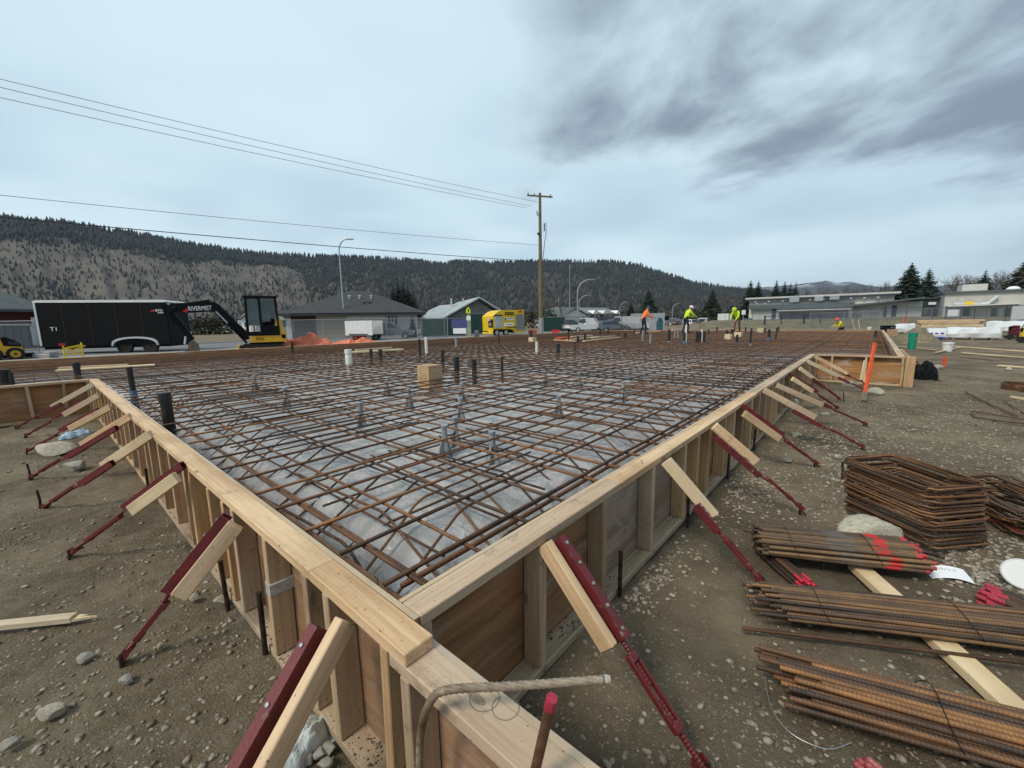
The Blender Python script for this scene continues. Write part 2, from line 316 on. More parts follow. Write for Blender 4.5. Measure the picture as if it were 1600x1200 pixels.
    def mesh(s, name, smooth=False):
        me = bpy.data.meshes.new(name); me.from_pydata(s.v, [], s.f)
        if any(s.m): me.polygons.foreach_set('material_index', s.m)
        if smooth: me.shade_smooth()
        bm = bmesh.new(); bm.from_mesh(me); bmesh.ops.recalc_face_normals(bm, faces=bm.faces); bm.to_mesh(me); bm.free()
        return me
def ob(name, me, m=None, parent=None, M=None, smooth=False):
    if isinstance(me, MB): me = me.mesh(name, smooth)
    if m is not None and not me.materials:
        for q in (m if isinstance(m, (list, tuple)) else [m]): me.materials.append(q)
    o = bpy.data.objects.new(name, me); COL.objects.link(o)
    if parent: o.parent = parent
    if M is not None: o.matrix_basis = M
    return o
def tag(o, label=None, cat=None, group=None, kind=None):
    if label: o['label'] = label
    if cat: o['category'] = cat
    if group: o['group'] = group
    if kind: o['kind'] = kind
    return o
def thing(name, label, cat, loc=(0,0,0), rz=0.0, group=None):
    e = bpy.data.objects.new(name, None); COL.objects.link(e); e.location = loc; e.rotation_euler = (0, 0, rz); e.empty_display_size = .2
    return tag(e, label, cat, group)
def dup(root, loc, rz, label=None, group=None, scale=None):
    def cp(o, par):
        c = o.copy(); COL.objects.link(c); c.parent = par
        for ch in o.children: cp(ch, c)
        return c
    r = cp(root, None); r.location = loc; r.rotation_euler = (0, 0, rz)
    if scale: r.scale = scale if isinstance(scale, (list, tuple)) else (scale,)*3
    if label: r['label'] = label
    if group: r['group'] = group
    return r
def frame(p0, p1, up=(0,0,1)):
    """matrix with X from p0 to p1, origin at the middle, Z near up"""
    p0, p1 = Vector(p0), Vector(p1); x = (p1-p0).normalized(); y = Vector(up).cross(x)
    y = y.normalized() if y.length > 1e-6 else x.orthogonal().normalized(); z = x.cross(y)
    M = Matrix((x, y, z)).transposed().to_4x4(); M.translation = (p0+p1)/2; return M
def board(name, p0, p1, w, t, m, parent=None, up=(0,0,1), ch=.003, off=None):
    """timber from p0 to p1: w across (local Y), t thick (local Z)"""
    L = (Vector(p1)-Vector(p0)).length; M = frame(p0, p1, up)
    if off: M = M @ Matrix.Translation(off)
    return ob(name, MB().box((0,0,0), (L, w, t), ch=ch), m, parent, M)
def part(name, m, parent, c, d, ch=0.0, rot=None):
    M = Matrix.Translation(c)
    if rot: M = M @ Euler(rot).to_matrix().to_4x4()
    return ob(name, MB().box((0,0,0), d, ch=ch), m, parent, M)
def text(name, body, size, m, parent, M, align='LEFT', ext=.004, sx=1.0):
    cu = bpy.data.curves.new(name, 'FONT'); cu.body = body; cu.size = size; cu.extrude = ext; cu.align_x = align; cu.resolution_u = 2
    t = bpy.data.objects.new(name, cu); COL.objects.link(t); bpy.context.view_layer.update()
    me = bpy.data.meshes.new_from_object(t.evaluated_get(bpy.context.evaluated_depsgraph_get())); bpy.data.objects.remove(t)
    me.materials.clear(); return ob(name, me, m, parent, M @ Matrix.Diagonal((sx, 1, 1, 1)))
UPRIGHT = Matrix.Rotation(pi/2, 4, 'X')   # text plane -> facing -Y
ORD = ['first','second','third','fourth','fifth','sixth','seventh','eighth','ninth','tenth','eleventh','twelfth','thirteenth','fourteenth','fifteenth','sixteenth','seventeenth','eighteenth','nineteenth','twentieth','twenty-first','twenty-second','twenty-third','twenty-fourth','twenty-fifth','twenty-sixth','twenty-seventh','twenty-eighth','twenty-ninth','thirtieth']

# ================================================================ THE SETTING
_tab = rng.random((256, 256))
def vnoise(x, y):
    x = np.asarray(x, float); y = np.asarray(y, float); xi = np.floor(x).astype(int); yi = np.floor(y).astype(int); fx = x-xi; fy = y-yi
    fx = fx*fx*(3-2*fx); fy = fy*fy*(3-2*fy); a = _tab[xi % 256, yi % 256]; b = _tab[(xi+1) % 256, yi % 256]; c = _tab[xi % 256, (yi+1) % 256]; d = _tab[(xi+1) % 256, (yi+1) % 256]
    return (a*(1-fx)+b*fx)*(1-fy) + (c*(1-fx)+d*fx)*fy - .5
def sstep(a, b, x): t = np.clip((x-a)/(b-a), 0, 1); return t*t*(3-2*t)
FOOT = [(0,0),(10.87,0),(10.87,-1.45),(32.75,-1.45),(32.75,17.0),(-9,17.0),(-9,8.8),(0,8.8)]
def inside_foot(x, y):
    return ((x > 0) & (x < 32.75) & (y > 0) & (y < 17)) | ((x > -9) & (x < .1) & (y > 8.8) & (y < 17)) | ((x > 10.87) & (x < 32.75) & (y > -1.45) & (y < .1))
def edge_dist(x, y):
    d = np.full(np.shape(x), 1e9)
    for i in range(8):
        (ax, ay), (bx, by) = FOOT[i], FOOT[(i+1) % 8]; ex, ey = bx-ax, by-ay
        t = np.clip(((x-ax)*ex+(y-ay)*ey)/(ex*ex+ey*ey), 0, 1); d = np.minimum(d, np.hypot(x-ax-t*ex, y-ay-t*ey))
    return d
def ground_z(x, y):
    x = np.asarray(x, float); y = np.asarray(y, float); r = np.hypot(x-CAM.x, y-CAM.y)
    z = .05*vnoise(x*.8+3, y*.8) + .030*vnoise(x*3.1, y*3.1+9) + .020*vnoise(x*9, y*9) + .014*vnoise(x*21, y*21) + .008*vnoise(x*45, y*45)
    z = z*(1-.8*sstep(14, 30, r)) - .01
    z = z + .05*np.exp(-((np.where(inside_foot(x, y), 0, edge_dist(x, y))-.10)/.2)**2)*(vnoise(x*2.2, y*2.2)+.15)*(~inside_foot(x, y))
    z = np.where(inside_foot(x, y) & (edge_dist(x, y) > .12), z-.12, z)
    a = (x*sin(YAW) - y*cos(YAW)); dpt = x*cos(YAW)+y*sin(YAW)
    return z + .75*sstep(48, 75, dpt)*sstep(5, 22, a)
def graded(lo, hi, f0, f1, fine, ratio):
    c = list(np.arange(f0, f1+fine/2, fine)); s = fine; a = []
    p = f1
    while p < hi: s *= ratio; p += s; c.append(min(p, hi))
    s = fine; p = f0
    while p > lo: s *= ratio; p -= s; a.append(max(p, lo))
    return np.array(a[::-1]+c)
def grid_mesh(name, xs, ys, zf, keep=None):
    X, Y = np.meshgrid(xs, ys, indexing='ij'); Z = zf(X, Y); nx, ny = X.shape
    v = np.stack([X, Y, Z], -1).reshape(-1, 3); i = np.arange(nx*ny).reshape(nx, ny)
    q = np.stack([i[:-1,:-1], i[1:,:-1], i[1:,1:], i[:-1,1:]], -1).reshape(-1, 4)
    if keep is not None:
        cx = (X[:-1,:-1]+X[1:,1:])/2; cy = (Y[:-1,:-1]+Y[1:,1:])/2; q = q[keep(cx, cy).reshape(-1)]
        used = np.unique(q); mp = -np.ones(len(v), int); mp[used] = np.arange(len(used)); v = v[used]; q = mp[q]
    return np_mesh(name, v, q)
def np_mesh(name, v, q, smooth=True, mi=None):
    me = bpy.data.meshes.new(name); me.vertices.add(len(v)); me.vertices.foreach_set('co', np.asarray(v, np.float32).ravel()); k = q.shape[1]
    me.loops.add(q.size); me.loops.foreach_set('vertex_index', q.astype(np.int32).ravel()); me.polygons.add(len(q)); me.polygons.foreach_set('loop_start', np.arange(0, q.size, k, dtype=np.int32))
    if smooth: me.polygons.foreach_set('use_smooth', np.ones(len(q), bool))
    if mi is not None: me.polygons.foreach_set('material_index', mi.astype(np.int32))
    me.update(calc_edges=True); me.validate(); return me

# ---- ground
def ground_material():
    m = bpy.data.materials.new('compacted_dirt_and_gravel'); m.use_nodes = True; t = m.node_tree; b = t.nodes['Principled BSDF']
    oc = nn(t, 'ShaderNodeTexCoord'); V = oc.outputs['Object']
    def N(sc, det=5, ro=.6):
        n = nn(t, 'ShaderNodeTexNoise'); n.inputs['Scale'].default_value = sc; n.inputs['Detail'].default_value = det; n.inputs['Roughness'].default_value = ro; t.links.new(V, n.inputs['Vector']); return n.outputs[0]
    c = ramp(t, N(.9, 6), .34, .66, (.118, .090, .055), (.260, .205, .132))
    c = mixc(t, mathn(t, 'MULTIPLY', mrange(t, N(9, 8, .7), .45, .72), .55), c, (.29, .245, .18))
    c = mixc(t, mathn(t, 'MULTIPLY', mrange(t, N(3.3, 6, .7), .52, .70), .55), c, (.090, .070, .046))
    v = nn(t, 'ShaderNodeTexVoronoi'); v.inputs['Scale'].default_value = 62; t.links.new(V, v.inputs['Vector'])
    f = mathn(t, 'MULTIPLY', mathn(t, 'LESS_THAN', v.outputs['Distance'], .30), mathn(t, 'GREATER_THAN', nn_sep(t, v.outputs['Color']), .70))
    c = mixc(t, mathn(t, 'MULTIPLY', f, mrange(t, N(1.3, 3), .38, .62)), c, (.42, .39, .33))
    v2 = nn(t, 'ShaderNodeTexVoronoi'); v2.inputs['Scale'].default_value = 190; t.links.new(V, v2.inputs['Vector'])
    f2 = mathn(t, 'MULTIPLY', mathn(t, 'LESS_THAN', v2.outputs['Distance'], .33), mathn(t, 'GREATER_THAN', nn_sep(t, v2.outputs['Color']), .80))
    sm = mrange(t, N(.55, 4), .46, .60); c = mixc(t, mathn(t, 'MULTIPLY', sm, .45), c, (.082, .062, .040))
    c = mixc(t, mathn(t, 'MULTIPLY', f2, .7), c, (.38, .35, .30))
    t.links.new(c, b.inputs['Base Color']); b.inputs['Roughness'].default_value = .9; b.inputs['Specular IOR Level'].default_value = .25
    h = mathn(t, 'ADD', mathn(t, 'ADD', N(38, 8, .7), mathn(t, 'MULTIPLY', N(140, 4), .5)), mathn(t, 'MULTIPLY', f, .3))
    bp = nn(t, 'ShaderNodeBump'); bp.inputs['Strength'].default_value = 1.0; bp.inputs['Distance'].default_value = .022; t.links.new(h, bp.inputs['Height']); t.links.new(bp.outputs[0], b.inputs['Normal'])
    return m
def nn_sep(t, colsock):
    s = nn(t, 'ShaderNodeSeparateColor'); t.links.new(colsock, s.inputs[0]); return s.outputs[0]
gx = graded(-3500, 6000, -2.4, 7.0, .035, 1.06); gy = graded(-3500, 6000, -3.4, 6.0, .035, 1.06)
tag(ob('ground', grid_mesh('ground', gx, gy, ground_z), ground_material()), kind='structure')

# ---- paved road and lot behind the site, dry lawn by the long low building
def sheet(name, poly, z, m):
    me = bpy.data.meshes.new(name); me.from_pydata([(x, y, z) for x, y in poly], [], [tuple(range(len(poly)))]); return tag(ob(name, me, m), kind='structure')
PAVE = mat('pale_asphalt', (.30, .295, .285), .9, var=.12, scale=.35, bump=.2, bscale=30)
ROADM = mat('worn_asphalt', (.20, .20, .20), .9, var=.12, scale=.3)
LAWN = mat('dry_winter_grass', (.19, .165, .095), .95, var=.25, scale=.5, bump=.3, bscale=6)
sheet('gravel_lot', [(-70, 19.6), (70, 19.6), (74, 32), (-70, 32)], .035, PAVE)
sheet('road', [(-120, 32), (150, 32), (240, 40), (240, 52), (150, 43), (-120, 43)], .040, ROADM)
for (x0, x1) in ((-120, 150),):
    k = ob('kerb', MB().box(((x0+x1)/2, 43.15, .06), (x1-x0, .3, .16)), CONC); tag(k, kind='structure')
lw = [D(1090, 511, 52), D(1700, 503, 43), D(1750, 503, 80), D(1100, 503, 105)]
def lawn_bank():
    m = MB(); n = 40; rows = 9; P = []
    for j in range(rows):
        t = j/(rows-1)
        for i in range(n):
            s = i/(n-1); A = lw[0].lerp(lw[1], s); B = lw[3].lerp(lw[2], s); p = A.lerp(B, t)
            P.append((p.x, p.y, float(ground_z(p.x, p.y)) + .03 + .55*sin(min(1, t*1.6)*pi/2)*(.7+.6*float(vnoise(s*9, t*2))) - (.5 if t == 0 else 0)))
    m.add(P, [(j*n+i, j*n+i+1, (j+1)*n+i+1, (j+1)*n+i) for j in range(rows-1) for i in range(n-1)]); return m
tag(ob('lawn', lawn_bank(), LAWN, smooth=True), kind='structure')

# ---- hills with their woods
RIDGE = [(-700,290),(-400,300),(0,343),(100,351),(200,366),(300,384),(400,398),(500,402),(600,405),(650,408),(690,414),(720,409),(760,412),(800,410),(860,410),(950,410),(1000,416),(1040,430),(1080,442),(1120,450),(1160,454),(1200,459),(1260,470),(1330,487),(1400,498),(1460,505)]
FARR = [(1000,462),(1100,455),(1150,451),(1200,448),(1240,445),(1270,441),(1290,438),(1310,442),(1330,440),(1350,445),(1380,449),(1400,446),(1450,449),(1500,443),(1560,441),(1600,443),(1800,436),(2200,425),(2800,430)]
def ridge_at(tab, x): return np.interp(x, [a for a, _ in tab], [b for _, b in tab])
def hill_pt(tab, x, t, R0, R1, amp, seed):
    y = float(ridge_at(tab, x)); r = ray(x, y); h = sqrt(r.x**2+r.y**2); el = r.z/h; H = el*R1 + CAM.z
    n = float(vnoise(x*.021+seed, t*4.1))*.9 + float(vnoise(x*.06+seed, t*9))*.45 + float(vnoise(x*.16, t*22+seed))*.2
    dist = R0 + (R1-R0)*t
    if t <= 1: z = H*(max(t, 0)**1.22) + amp*n*H*max(0, min(1, t*3))*(1-t)**.5*(.14 if x < 350 else .14+.18*min(1, (x-350)/250))
    else: z = H*(1-(t-1)*2.2)
    return Vector((CAM.x+r.x/h*dist, CAM.y+r.y/h*dist, z-4*(t <= 0)))
def hill(name, tab, x0, x1, nx, R0, R1, amp, seed, m):
    T = [-.02] + list(np.linspace(.0, 1, 34)) + [1.05, 1.2, 1.4]; xs = np.linspace(x0, x1, nx)
    v = np.array([hill_pt(tab, x, t, R0, R1, amp, seed) for x in xs for t in T]); k = len(T); i = np.arange(nx*k).reshape(nx, k)
    q = np.stack([i[:-1,:-1], i[1:,:-1], i[1:,1:], i[:-1,1:]], -1).reshape(-1, 4)
    me = np_mesh(name, v, q)
    at_ = me.attributes.new('wooded', 'FLOAT', 'POINT'); at_.data.foreach_set('value', np.array([float(sstep(470, 660, np.float64(x)+160*float(vnoise(x*.02, t*5)))) if t < .8 else 1.0 for x in xs for t in T], np.float32))
    return tag(ob(name, me, m), kind='structure')
GRASSH = mat('bare_grassy_hillside', (.115, .098, .080), .95, var=.3, scale=.016, col2=(.068, .060, .052), lo=.36, hi=.62, detail=7)
FARM = mat('far_wooded_mountain', (.055, .062, .078), .95, var=.3, scale=.004, col2=(.030, .036, .050), detail=8)
def snow_on(m):
    t = m.node_tree; b = t.nodes['Principled BSDF']; src = b.inputs['Base Color'].links[0].from_socket
    g = nn(t, 'ShaderNodeTexCoord'); s = nn(t, 'ShaderNodeSeparateXYZ'); t.links.new(g.outputs['Object'], s.inputs[0])
    n = nn(t, 'ShaderNodeTexNoise'); n.inputs['Scale'].default_value = .006; n.inputs['Detail'].default_value = 7; t.links.new(g.outputs['Object'], n.inputs['Vector'])
    f = mathn(t, 'MULTIPLY', mrange(t, s.outputs[2], 260, 400), mrange(t, n.outputs[0], .48, .58))
    t.links.new(mixc(t, f, src, (.75, .78, .82)), b.inputs['Base Color'])
snow_on(FARM)
def forest_floor(m):
    t = m.node_tree; b = t.nodes['Principled BSDF']; src = b.inputs['Base Color'].links[0].from_socket; a = nn(t, 'ShaderNodeAttribute'); a.attribute_name = 'wooded'
    t.links.new(mixc(t, mathn(t, 'MULTIPLY', a.outputs['Fac'], .85), src, (.042, .040, .040)), b.inputs['Base Color'])
forest_floor(GRASSH)
HR0, HR1 = 950, 1750
hill('hill', RIDGE, -700, 1460, 330, HR0, HR1, 1.0, 5, GRASSH)
hill('far_mountain', FARR, 1000, 2800, 200, 3200, 5200, 1.0, 40, FARM)
def woods():
    dark, grey = [], []
    for k in range(90000):
        x = random.uniform(-120, 1430); t = random.random()**.8*1.02; nz = float(vnoise(x*.014+9, t*5+2)) + .5*float(vnoise(x*.05, t*14))
        if x < 470: p = 1.0 if t > .80+.16*nz+.04*sin(x*.02) else (.16+.40*sstep(230, 430, x)*(t < .55) + (.25 if nz > .2 else 0))
        elif x < 640: p = 1.0 if t > .60+.30*nz-.2*sstep(540, 640, x) else .34 + .5*(nz > .05)
        else: p = .95 if nz > -.33 else .35
        if random.random() > p*.42: continue
        (grey if (random.random() < (.30 if t < .55 and x > 430 else .06)) else dark).append((x, min(t, 1.0)))
    return dark, grey
def wood_mesh(name, L, hmin, hmax, wid, m, label, cat):
    N = len(L); P = np.array([hill_pt(RIDGE, x, t, HR0, HR1, 1.0, 5) for x, t in L]); H = rng.uniform(hmin, hmax, N)*(.75+.5*rng.random(N))*np.array([.55+.45*float(sstep(.72, .82, np.float64(t))) if x < 470 else .9 for x, t in L]); Wd = H*wid*rng.uniform(.8, 1.25, N)
    n = 5; A = np.arange(n)*2*pi/n; ph = rng.random(N)*6.28
    def ringv(zf, rf): return np.stack([P[:,0,None]+np.cos(A+ph[:,None])*(Wd*rf)[:,None], P[:,1,None]+np.sin(A+ph[:,None])*(Wd*rf)[:,None], np.repeat((P[:,2]+H*zf)[:,None], n, 1)], -1)
    r0 = ringv(.02, 1.0); r1 = ringv(.50, .30); r2 = ringv(.42, .78); ap = np.stack([P[:,0], P[:,1], P[:,2]+H], -1)[:,None,:]
    V = np.concatenate([r0, r1, r2, ap], 1); b = (np.arange(N)*16)[:,None]; T = []
    for k in range(n):
        k2 = (k+1) % n; T += [[k, k2, 5+k2], [k, 5+k2, 5+k], [10+k, 10+k2, 15]]
    q = (np.array(T)[None]+b[:,:,None]).reshape(-1, 3)
    return tag(ob(name, np_mesh(name, V.reshape(-1, 3), q, smooth=False), m), label, cat, kind='stuff')
FORM_ = mat('hillside_conifers', (.026, .039, .037), .95, var=.5, scale=.03, col2=(.011, .018, .021), lo=.3, hi=.7, detail=6)
FORG_ = mat('hillside_bare_trees', (.105, .082, .080), .95, var=.4, scale=.03, detail=6)
_d, _g = woods()
wood_mesh('conifer_forest', _d, 11, 18, .21, FORM_, 'dark conifer forest covering the ridge and hillsides', 'forest')
wood_mesh('bare_woodland', _g, 9, 15, .30, FORG_, 'grey leafless woodland among the conifers on the hillside', 'woodland')

# ---- gravel: loose stones nobody could count
def stone_proto(n, seed, flat=.6):
    bm = bmesh.new(); bmesh.ops.create_icosphere(bm, subdivisions=n, radius=1)
    for v in bm.verts:
        d = 1 + .55*mnoise.noise(v.co*1.3+Vector((seed*7.1, 3, 1))) + .12*mnoise.noise(v.co*3+Vector((1, seed*3.3, 5)))
        v.co *= d; v.co.z *= flat
    vs = np.array([v.co[:] for v in bm.verts]); fs = np.array([[v.index for v in f.verts] for f in bm.faces]); bm.free(); return vs, fs
def scatter(name, pts, sizes, m, label, cat, zc=None):
    protos = [stone_proto(1, s, random.uniform(.4, .7)) for s in range(6)]; V, F = [], []; o = 0
    pz = ground_z(pts[:,0], pts[:,1]) if zc is None else np.full(len(pts), zc)
    for i in range(len(pts)):
        vs, fs = protos[i % 6]; a = random.random()*6.28; s = sizes[i]; sx = s*random.uniform(.8, 1.5)
        R = np.array([[cos(a)*sx, -sin(a)*s, 0], [sin(a)*sx, cos(a)*s, 0], [0, 0, s]])
        V.append(vs@R.T + [pts[i,0], pts[i,1], pz[i]+s*.15]); F.append(fs+o); o += len(vs)
    return tag(ob(name, np_mesh(name, np.concatenate(V), np.concatenate(F), smooth=False), m), label, cat, kind='stuff')
def scatter_pts(n, smin, smax, rmax, patches=False):
    P = []; Z = []
    while len(P) < n:
        r = .6 + (rmax-.6)*random.random()**1.6; a = YAW + random.uniform(-1.25, 1.15); x = CAM.x+r*cos(a); y = CAM.y+r*sin(a)
        if inside_foot(np.float64(x), np.float64(y)) or edge_dist(np.float64(x), np.float64(y)) < .015: continue
        w = float(vnoise(x*.9+4, y*.9)); g = (x*.9+y*-.35)
        band = exp(-((y+1.9+.10*x)/1.1)**2)*(x > 3.0)
        if random.random() > .35 + .9*w + (1.1*band if patches else .2*band): continue
        P.append((x, y)); Z.append(smin*(smax/smin)**(random.random()**2.4)*(1 if r < 6 else 1.25))
    return np.array(P), Z
GRAV = mat('gravel_stone', (.42, .37, .29), .85, var=.35, scale=34, col2=(.15, .118, .08), lo=.34, hi=.66, detail=1, bump=.3, bscale=300)
p_, s_ = scatter_pts(30000, .0026, .016, 15, True); scatter('gravel', p_, s_, GRAV, 'loose pale gravel strewn over the dirt', 'gravel')

pc = [(1380,690,.55),(1550,700,.8),(1500,872,.28),(1560,885,.28),(1440,640,.9),(1330,740,.30),(1290,700,.45),(1180,760,.22),(1000,900,.2)]
p_ = []
for (x, y, s) in pc:
    c = G(x, y)
    for k in range(520):
        q = (c.x+random.gauss(0, s*1.5), c.y+random.gauss(0, s*.6))
        if not inside_foot(np.float64(q[0]), np.float64(q[1])) and edge_dist(np.float64(q[0]), np.float64(q[1])) > .03: p_.append(q)
scatter('crushed_gravel', np.array(p_), [.004*(4.2**random.random()) for _ in p_], mat('pale_crushed_stone', (.45, .40, .32), .85, var=.3, scale=30, col2=(.22, .18, .13), detail=1), 'patches of pale crushed gravel on the right dirt', 'gravel')

# ================================================================ FORMWORK
H = .61; PT = .038; PW = .089; PLT = .018
def form_wall(name, label, p0, p1, nrm, top=H, stud=.5, seed=1, plates=3.66, first=None, off=0.0, plym=None, ch=.003, parent_loc=None, extra=(0, 0), studs_at=None, plys=None):
    """timber form: outer face on the line p0-p1, nrm points outwards; plates and studs outside, plywood inside"""
    R = random.Random(seed); p0 = Vector((*p0, 0)); p1 = Vector((*p1, 0)); d = (p1-p0); L = d.length; d.normalize(); inn = -Vector((*nrm, 0))
    t = thing(name, label, 'formwork', p0); W_ = lambda s, i, z: d*s + inn*i + Vector((0, 0, z))
    def run(nm, z, wob, ext=(0, 0), fst=None, wm=LUM):
        s = -ext[0]
        while s < L+ext[1]-.01:
            e = min(s+(fst if fst and s == -ext[0] else plates*R.uniform(.85, 1.1)), L+ext[1])
            if L+ext[1]-e < .5: e = L+ext[1]
            a = R.uniform(-wob, wob); b = R.uniform(-wob, wob)
            board(nm, W_(s+.001, PW/2+a, z), W_(e-.001, PW/2+b, z), PW, PT, wm, t, ch=ch); s = e
    run('top_plate', top-PT/2, .0025, extra, first); run('bottom_plate', PT/2+.004, .006, (0, 0), None, MUDW)
    if studs_at is None:
        s = .03; studs_at = []
        while s < L: studs_at.append(s); s += stud*R.choice([.45, 1, 1, 1, 1.05, 1.0])*R.uniform(.92, 1.08)
        studs_at.append(L-.02)
    for s in studs_at:
        l = R.uniform(-.012, .012)
        board('stud', W_(s+l, PW/2+R.uniform(-.004, .001), PT+.006), W_(s, PW/2+R.uniform(-.004, .001), top-PT-.002), PW-.001, PT, R.choice([LUM, LUM2, LUM2]), t, up=d, ch=ch)
    s = 0
    while s < L-.01:
        e = min(s+(1.22 if plys else 2.44), L)
        if L-e < .3: e = L
        pm = plys[int(s/1.2) % len(plys)] if plys else plym or (PLYG if R.random() < .3 else PLY)
        board('plywood_panel', W_(s+.001, PW+PLT/2+.001, (top-.003)/2+.004), W_(e-.001, PW+PLT/2+.001, (top-.003)/2+.004), PLT, top-.007, pm, t, ch=.0015); s = e
    return t
form_wall('timber_form', 'timber form wall running from the near corner back to the left, above the pencilled plate', (0, 0), (0, 8.8), (-1, 0), seed=3, extra=(.085, 0), first=.55, plym=PLY,
          studs_at=[.02, .36, .52, .90, 1.32, 1.46, 1.72, 2.14, 2.3, 2.72, 3.1, 3.5, 3.75, 4.2, 4.6, 5.0, 5.45, 5.9, 6.3, 6.7, 7.2, 7.7, 8.2, 8.77])
fw = form_wall('timber_form', 'lower timber form wall in the foreground with pencilled circles on its top plate', (0, -1.75), (0, -.003), (-1, 0), top=H-PT-.001, seed=5, plym=PLY, studs_at=[.4, .9, 1.28, 1.68])
form_wall('timber_form', 'long timber form wall running from the near corner away to the right', (.109, 0), (10.87, 0), (0, -1), seed=8, first=1.25, plys=[PLY, PLYG, PLY, PLY, PLY],
          studs_at=[.02, .58, 1.08, 1.66, 2.22, 2.50, 2.78, 3.25, 3.55, 3.9, 4.3, 4.7, 5.1, 5.5, 5.95, 6.4, 6.9, 7.4, 7.9, 8.4, 8.9, 9.4, 9.9, 10.3, 10.74])
form_wall('timber_form', 'timber form wall returning to the left edge beyond the row of left braces', (-9, 8.8), (-.002, 8.8), (0, -1), seed=9, stud=.9, plym=PLY)
form_wall('timber_form', 'short timber form wall with dark plywood behind the leaning orange stake', (10.87, -1.45), (10.87, -.002), (-1, 0), seed=12, stud=.55, plym=PLY)
form_wall('timber_form', 'far right form wall beside the green bucket', (10.98, -1.45), (32.75, -1.45), (0, -1), seed=14, stud=.9)
form_wall('timber_form', 'form wall along the far left side of the slab before the trailers', (-9, 17.0), (32.75, 17.0), (0, 1), seed=15, stud=.9)
form_wall('timber_form', 'form wall at the far end of the slab before the lawn', (32.75, -1.44), (32.75, 16.98), (1, 0), seed=16, stud=.9)
# square end post of the jog and pencil rings on the near plate
tag(board('corner_post', (10.83, -1.53, -.02), (10.83, -1.53, H+.002), .14, .14, LUM2, None, up=(1, 0, 0), ch=.006), 'thick square timber post at the outer corner of the short form wall', 'post')
def arc_mark(c, r, a0, a1, w=.0016):
    n = 26; m = MB(); vs = []
    for i in range(n+1):
        a = a0+(a1-a0)*i/n
        for k in (-1, 1): vs.append((c[0]+(r+k*w)*cos(a), c[1]+(r+k*w)*sin(a), c[2]))
    m.add(vs, [(2*i, 2*i+1, 2*i+3, 2*i+2) for i in range(n)]); return m
pl = [o for o in fw.children if o.name.startswith('top_plate')][0]
Mi = pl.matrix_basis.inverted()
for (px_, py_, r, a0, a1) in ((790, 1105, .030, -.5, 5.0), (757, 1090, .034, .2, 5.6)):
    P = G(px_, py_, H-PT)
    lp = Mi @ (P - Vector((0, -1.75, 0))); ob('pencil_ring', arc_mark((lp.x, lp.y, PT/2+.0006), r, a0, a1), INKM, pl)

# ---- braces: timber kicker beside a red steel turnbuckle brace
def thread(m, a, b, r, pitch=.011):
    a, b = Vector(a), Vector(b); L = (b-a).length; n = max(2, int(L/pitch)); pts = []; rr = []
    for i in range(n):
        for f, k in ((0, .8), (.5, 1.0)):
            pts.append(a.lerp(b, (i+f)/n)); rr.append(r*k)
    pts.append(b); rr.append(r*.8); m.tube(pts, rr, 8); return m
def brace(T, F, label, side=1, w=(0, .56), c=(.03, .60), wup=0, cu=None, stake=True, group='form braces'):
    """T on the wall, F on the ground; fractions along the axis for the timber (w) and the red channel (c)"""
    T, F = Vector(T), Vector(F); e = thing('form_brace', label, 'brace', (F.x, F.y, 0), 0, group); o = Vector((F.x, F.y, 0))
    ax = (F-T).normalized(); L = (F-T).length; M = frame(T-o, F-o); lat = M.col[1].to_3d(); up = M.col[2].to_3d()
    cu = -wup*.8 if cu is None else cu
    at = lambda f, l=0, u=0: (T-o) + ax*(L*f) + lat*l + up*u
    board('timber', at(w[0], -side*.026, wup), at(w[1], -side*.026, wup), .034, .068, PALE if random.random() < .35 else LUM, e, up=tuple(up), ch=.003)
    cx = side*.020
    m = MB(); La = (c[1]-c[0])*L
    for (yy, zz, dy, dz) in ((side*.014, .024, .036, .005), (side*(-.0015), .002, .004, .040), (side*.0295, .002, .004, .040)): m.box((0, yy, zz), (La, dy, dz))
    Mc = frame(at(c[0], cx, cu), at(c[1], cx, cu), tuple(up)); ch_ = ob('channel', m, RED, e, Mc)
    for k in range(5):
        b = MB().lathe([(.0065, 0), (.0065, .004), (.0035, .005)], 6); ob('bolt', b, GALV, ch_, Matrix.Translation((La*(-.42+.21*k), side*.014, .027)))
    c2 = cx + side*.012; t0, t1 = c[1]+.06, c[1]+.06+(.97-c[1])*.62
    ob('threaded_rod', thread(MB(), at(c[1]-.02, c2, cu*.8), at(t0+.03, c2, cu*.3), .0105), RED, e)
    tb = MB(); Mt = frame(at(t0, c2), at(t1, c2), tuple(up)); Lt = (t1-t0)*L
    for s in (-1, 1):
        tb.box((0, s*.0175, 0), (Lt, .009, .022), ch=.002); tb.box((s*(Lt/2-.012), 0, 0), (.030, .042, .030), ch=.005)
    thread(tb, (-Lt*.42, 0, 0), (-Lt*.08, 0, 0), .0095); thread(tb, (Lt*.12, 0, 0), (Lt*.42, 0, 0), .0095)
    ob('turnbuckle', tb, RED, e, Mt)
    ob('threaded_rod', thread(MB(), at(t1-.03, c2), at(1.0, c2), .0125), RED, e)
    ft = MB(); ft.box((0, 0, 0), (.10, .036, .008), ch=.002); ft.box((-.02, .02, .012), (.05, .006, .03)); ft.box((-.02, -.02, .012), (.05, .006, .03))
    ob('foot_plate', ft, RED, e, frame(at(.95, c2, -.012), at(1.04, c2, -.014), tuple(up)))
    if stake:
        ob('stake_pin', MB().tube([at(1.0, c2+.03) + Vector((0, 0, -.15)), at(.99, c2+.02) + Vector((0, 0, .022))], .007, 6), STEEL, e)
    return e
